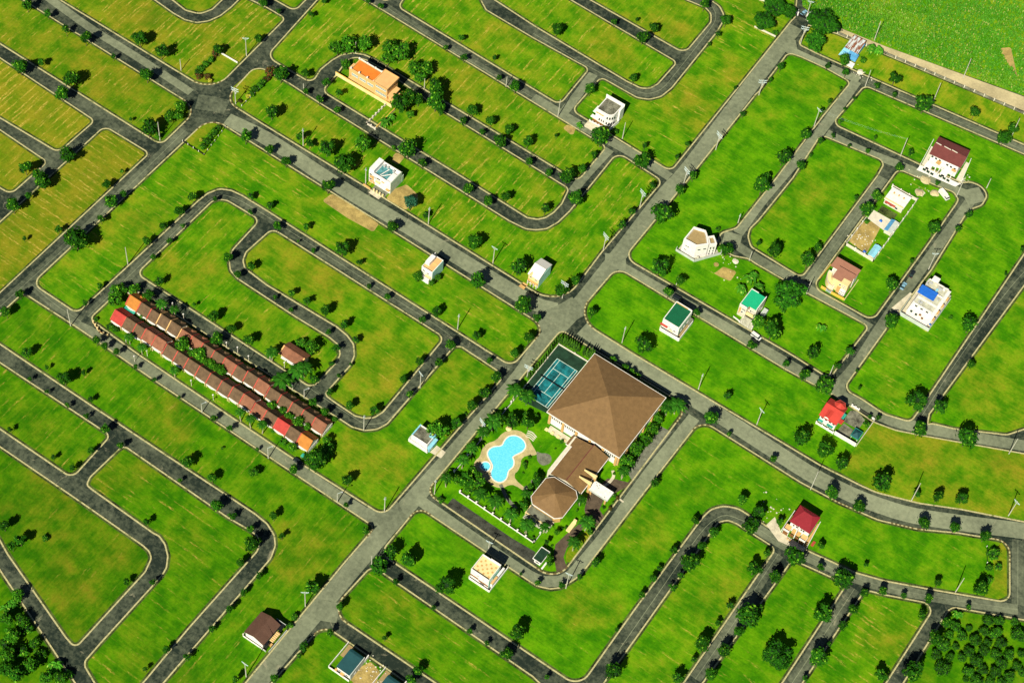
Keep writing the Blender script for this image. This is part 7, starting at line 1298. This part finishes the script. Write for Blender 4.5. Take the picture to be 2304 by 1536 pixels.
CR = {'s': [crown_mesh('crown', k, [7, 14, 10, 18, 8, 12, 9, 15, 6, 11][k], 760, .125, .86, [.46, .42, .40, .36, .44, .40, .38, .40, .50, .36][k], 'leaf_dark', .28) for k in range(10)],
      'k': [crown_mesh('crown', 31, 13, 900, .12, .8, .44, 'leaf_blue', .1)],
      'l': [crown_mesh('crown', 40 + k, 12, 750, .12, .80, .40, 'leaf_light', .35) for k in range(5)],
      'S': [crown_mesh('crown', 60 + k, 26, 2600, .065, .55, .30, 'leaf_big', .05) for k in range(3)],
      'c': [crown_mesh('crown', 80 + k, 6, 170, .22, 1.25, .52, 'leaf_dark', .25) for k in range(6)],
      'o': [crown_mesh('crown', 100 + k, 16, 1000, .085, .72, .42, 'leaf_orchard', .0) for k in range(4)],
      'b': [crown_mesh('crown', 120 + k, 9, 420, .12, .70, .45, 'leaf_light', .1) for k in range(4)],
      'r': [crown_mesh('crown', 140 + k, 8, 420, .12, .70, .45, 'leaf_red', .1) for k in range(2)],
      'g': [crown_mesh('crown', 150, 8, 420, .12, .6, .45, 'leaf_yellow', .1)]}
TK = [trunk_mesh('trunk', k) for k in range(4)]
PALM = [palm_meshes(k) for k in range(4)]; BAN = [banana_mesh(k) for k in range(3)]; CYP = [cypress_mesh(k) for k in range(3)]
def link(name, me, parent=None):
    o = bpy.data.objects.new(name, me); COL.objects.link(o)
    if parent: o.parent = parent
    return o
def edge_dist(x, y):
    b = 99
    for L in LAWNS:
        for i in range(len(L)):
            ax_, ay = L[i - 1]; bx_, by = L[i]; dx, dy = bx_ - ax_, by - ay; q = dx * dx + dy * dy
            t = max(0, min(1, ((x - ax_) * dx + (y - ay) * dy) / q)) if q else 0
            d = math.hypot(x - ax_ - t * dx, y - ay - t * dy)
            if d < b: b = d
    return b
GRP = {'s': 'dark street trees on the estate', 'c': 'young saplings planted along the streets', 'l': 'light green bushy trees', 'S': 'old spreading trees', 'o': 'round orchard trees', 'b': 'round shrubs', 'r': 'reddish shrubs', 'g': 'yellow shrubs', 'k': None, 'p': 'palms', 'y': 'banana clumps', 'v': 'cypress trees screening the tennis court'}
rnd = random.Random(77)
for k, s in TREES.items():
    for i, (x, y, D, H) in enumerate(pts(s)):
        rz = rnd.uniform(0, 2 * PI)
        if k == 'c':
            me = CR['c'][i % 6]; t = link('sapling', None); t.location = (x, y, 0); c = link('crown', me, t); c.location = (0, 0, H - D * 1.3); c.scale = (D / 2 * rnd.uniform(.9, 1.1), D / 2 * rnd.uniform(.9, 1.1), D * 1.3 / 2.5); c.rotation_euler.z = rz
            tr = link('trunk', TK[i % 4], t); tr.scale = (D * .42, D * .42, H * .62)
            cat, nm = 'sapling', 'small @ sapling'
        elif k == 'v':
            t = link('cypress_tree', None); t.location = (x, y, 0); c = link('crown', CYP[i % 3], t); c.scale = (D / 1.25, D / 1.25, H * rnd.uniform(.85, 1.12)); c.rotation_euler.z = rz; cat, nm = 'cypress', 'slim green cypress'
        elif k == 'p':
            tm, cm = PALM[i % 4]; t = link('palm_tree', None); t.location = (x, y, 0); tr = link('trunk', tm, t); tr.scale = (H * .8, H * .8, H * .92); c = link('crown', cm, t); c.location = (.02 * H * .8, .04 * H * .8, H * .92); q = max(D, 3.8) / 2 * 1.55; c.scale = (q, q, q); c.rotation_euler.z = rz; cat, nm = 'palm', 'feathery palm'
        elif k == 'y':
            tm, cm = BAN[i % 3]; t = link('banana_plant', None); t.location = (x, y, 0); tr = link('stem', tm, t); tr.scale = (H, H, H * .8); c = link('leaves', cm, t); q = max(D, 3) / 2 * 1.15; c.scale = (q, q, H * .75); c.rotation_euler.z = rz; cat, nm = 'banana plant', 'broad-leaved banana clump'
        else:
            flat = {'s': .86, 'k': .8, 'l': .8, 'S': .55, 'o': .72, 'b': .7, 'r': .7, 'g': .6}[k]; low = k in 'brgo'
            t = link({'S': 'spreading_tree', 'o': 'orchard_tree', 'b': 'shrub', 'r': 'shrub', 'g': 'shrub'}.get(k, 'street_tree'), None); t.location = (x, y, 0)
            ms = CR[k]; c = link('crown', ms[(i * 7 + 2) % len(ms)] if k == 's' else ms[i % len(ms)], t)
            z0 = .02 * H if low else max(.5, H - D * {'s': 1.0, 'k': .9, 'l': .95, 'S': .66}[k]); sx = D / 2 * 1.06
            c.location = (0, 0, z0); c.scale = (sx * rnd.uniform(.92, 1.08), sx * rnd.uniform(.92, 1.08), (H - z0) / (2 * flat)); c.rotation_euler.z = rz
            tr = link('trunk' if not low else 'stem', TK[i % 4], t); q = (z0 + .45 * (H - z0)) if not low else H * .5; tr.scale = (D * .4, D * .4, q)
            cat = {'b': 'shrub', 'r': 'shrub', 'g': 'shrub'}.get(k, 'tree')
            sz = 'large' if D > 6.4 else 'mid-sized' if D > 4.2 else 'small'
            nm = {'s': sz + ' dark @ tree', 'k': 'blue-green bushy tree', 'l': sz + ' light green bushy tree', 'S': 'broad spreading old tree', 'o': 'round dark orchard tree', 'b': 'round green shrub', 'r': 'reddish shrub', 'g': 'low yellow shrub'}[k]
        t['category'] = cat
        if GRP[k]: t['group'] = GRP[k]
        if k in 'sc': nm = nm.replace('@', 'kerbside' if edge_dist(x, y) < 2.6 else 'lawn')
        LATER.append((t, nm, x, y))

# labels: every plant and pole is named by the landmark it stands nearest to
MARKS = [(-136, 78, 'the peach mansion'), (-97.5, 36.4, 'the glass-roofed townhouse'), (-36.5, 133.5, 'the round-bay white house'), (-49.8, 8, 'the mint-shaded narrow house'), (-9.8, 35.6, 'the plain gabled house'), (39, 93, 'the angular white house'), (76.5, 80, 'the bright green roof'), (53, 52, 'the deep green roof'), (101, 118, 'the dusty pink roofs'), (101, 160, 'the walled dirt yard'), (108, 211, 'the maroon roof'), (140, 132, 'the blue canopy'), (38, 245, 'the rusty shack'), (134, 52, 'the turret house'), (151, -3, 'the crimson roof'), (56, -100, 'the chequered roof'), (0, -174, 'the brown gable roof'), (36, -165, 'the first teal roof'), (55, -165, 'the second teal roof'), (-1.4, -65, 'the blue-trimmed house'), (-70, -65, 'the lone bungalow'), (-143, -95, 'the left end of the terraces'), (-91, -95, 'the middle of the terraces'), (-39, -95, 'the right end of the terraces'), (53, -7, 'the pyramid roof'), (60, -56, 'the octagonal pavilion'), (30, -50, 'the large pool'), (26, -7, 'the tennis court'), (70, -81, 'the guardhouse'), (47, -57, 'the round plaza'), (74, -41, 'the entrance canopy'), (5.6, 250, 'the estate gate'), (-190, 28, 'the crossroads gardens')]
def jn(px, py, name):
    """a street junction given by its place on the ground"""
    MARKS.append((px, py, name))
jn(-226, -18, 'the T-junction left of the crossroads')
jn(-227, -51, 'the T-junction at the left edge')
jn(-201, 87, 'the small top-left junction')
jn(-159, 61, 'the fork left of the mansion')
jn(-58, 154, 'the top street bend')
jn(-28, 189, 'the upper loop fork road')
jn(-25, 120, 'the round-bay house T-junction')
jn(-27, 88, 'the upper middle fork')
jn(10, 119, 'the upper avenue T-junction')
jn(12, 61, 'the middle avenue T-junction')
jn(11, 21, 'the central crossroads')
jn(9, 229, 'the road bend below the gate')
jn(49, 232, 'the upper right T-junction')
jn(50, 193, 'the right-hand T-junction')
jn(90, 111, 'the pink-roof lane corner')
jn(127, 105, 'the T-junction below the blue canopy')
jn(126, 72, 'the T-junction above the turret house')
jn(168, 77, 'the right-edge T-junction')
jn(185, 31, 'the curve of the main road')
jn(120, -16, 'the lower loop bend')
jn(150, -17, 'the crimson roof lane mouth')
jn(183, -12, 'the second lower-right lane mouth')
jn(216, 2, 'the orchard corner')
jn(241, 22, 'the lower right corner')
jn(113, -115, 'the bottom street corner')
jn(15, -123, 'the lower avenue T-junction')
jn(14, -154, 'the bottom avenue T-junction')
jn(6, -108, 'the concrete street end')
jn(-52, -71, 'the loop junction above the terraces')
jn(-21, -18, 'the loop\'s right corner')
jn(-130, -15, 'the upper loop fork')
jn(-188, -106, 'the left corner junction')
jn(-152, -73, 'the junction above the terraces')
jn(-108, -143, 'the lower left T-junction')
jn(-104, -166, 'the second lower left T-junction')
jn(-55, -225, 'the bottom left junction')
jn(-57, -172, 'the lower left road bend')
jn(-24, -144, 'the round lower-left bend')
jn(-123, -43, 'the S-bend of the inner lane')
jn(-63, 12, 'the lawn above the loop')
jn(-88, 105, 'the long upper lawn')
jn(-249, 22, 'the main road at the top left')
jn(-90, 159, 'the top middle street')
jn(-73, -16, 'the narrow lane in the middle')
jn(-70, -132, 'the long street at lower left')
jn(-25, -186, 'the lane at the bottom left')
jn(119, -73, 'the dark lane at the bottom')
jn(156, -55, 'the pale lane at the bottom')
jn(186, -42, 'the third lower-right lane')
jn(168, 52, 'the dry brown lawn')
jn(112, 24, 'the main road bend')
jn(61, -122, 'the long bottom street')
jn(239, -9, 'the orchard middle')
jn(-73, -237, 'the thicket in the corner')
jn(163, 150, 'the straight right-hand road')
jn(111, 242, 'the dry strip road')
jn(9, 180, 'the upper avenue')
jn(77, 282, 'the cane field')

MP = [(*pixel(a, b, 2), n) for a, b, n in MARKS]
SECT = ['right of', 'lower right of', 'below', 'lower left of', 'left of', 'upper left of', 'above', 'upper right of']
bins = {}
for t, nm, x, y in LATER:
    u, v = pixel(x, y, 2); q = min(MP, key=lambda m_: (m_[0] - u) ** 2 + (m_[1] - v) ** 2)
    a = math.atan2(v - q[1], u - q[0]); sct = int(round(a / (PI / 4))) % 8
    bins.setdefault((nm, sct, q[2]), []).append(((q[0] - u) ** 2 + (q[1] - v) ** 2, t))
NTH = ['nearest', 'second nearest', 'third nearest', 'fourth nearest', 'fifth nearest', 'sixth nearest', 'seventh nearest', 'eighth nearest', 'ninth nearest', 'tenth nearest', 'eleventh nearest', 'twelfth nearest'] + ['farther'] * 40
for (nm, sct, mark), L in bins.items():
    L.sort(key=lambda e: e[0])
    for i, (d, t) in enumerate(L):
        t['label'] = '%s %s %s' % (nm, SECT[sct], mark) if len(L) == 1 else '%s %s %s, %s' % (nm, SECT[sct], mark, NTH[i])

# ---------------------------------------------------------------- cane field
FP = AP['field'][0]; rnd = random.Random(3); V, F = [], []
DP = AP['dirt'][-1]
n = 0
while n < 24000:
    x, y = rnd.uniform(0, 215), rnd.uniform(244, 395)
    if not inside(FP, x, y) or inside(DP, x, y): continue
    u, v = pixel(x, y)
    if abs(u) > .34 or v < -.24: continue
    n += 1; hh = rnd.uniform(.9, 1.9)
    for k in range(3):
        a = rnd.uniform(0, 2 * PI); dx, dy = math.cos(a), math.sin(a); w = rnd.uniform(.12, .24); r = hh * rnd.uniform(.35, .6); b = len(V)
        V += [(x - dy * w, y + dx * w, .05), (x + dy * w, y - dx * w, .05), (x + dx * r * .4 + dy * w, y + dy * r * .4 - dx * w, hh), (x + dx * r * .4 - dy * w, y + dy * r * .4 + dx * w, hh), (x + dx * r + dy * .05, y + dy * r - dx * .05, hh * .85), (x + dx * r - dy * .05, y + dy * r + dx * .05, hh * .85)]
        F += [(b, b + 1, b + 2, b + 3), (b + 3, b + 2, b + 4, b + 5)]
o = meshobj('sugar_cane', V, F, 'cane'); o['kind'] = 'stuff'
# wires across the plots that catch the light
for a, b, lb in (((66.9, 166), (96, 196), 'thin pale wires crossing the lawn left of the maroon roof'),):
    p, q = near(*a), near(*b); wire(p, q, lb)
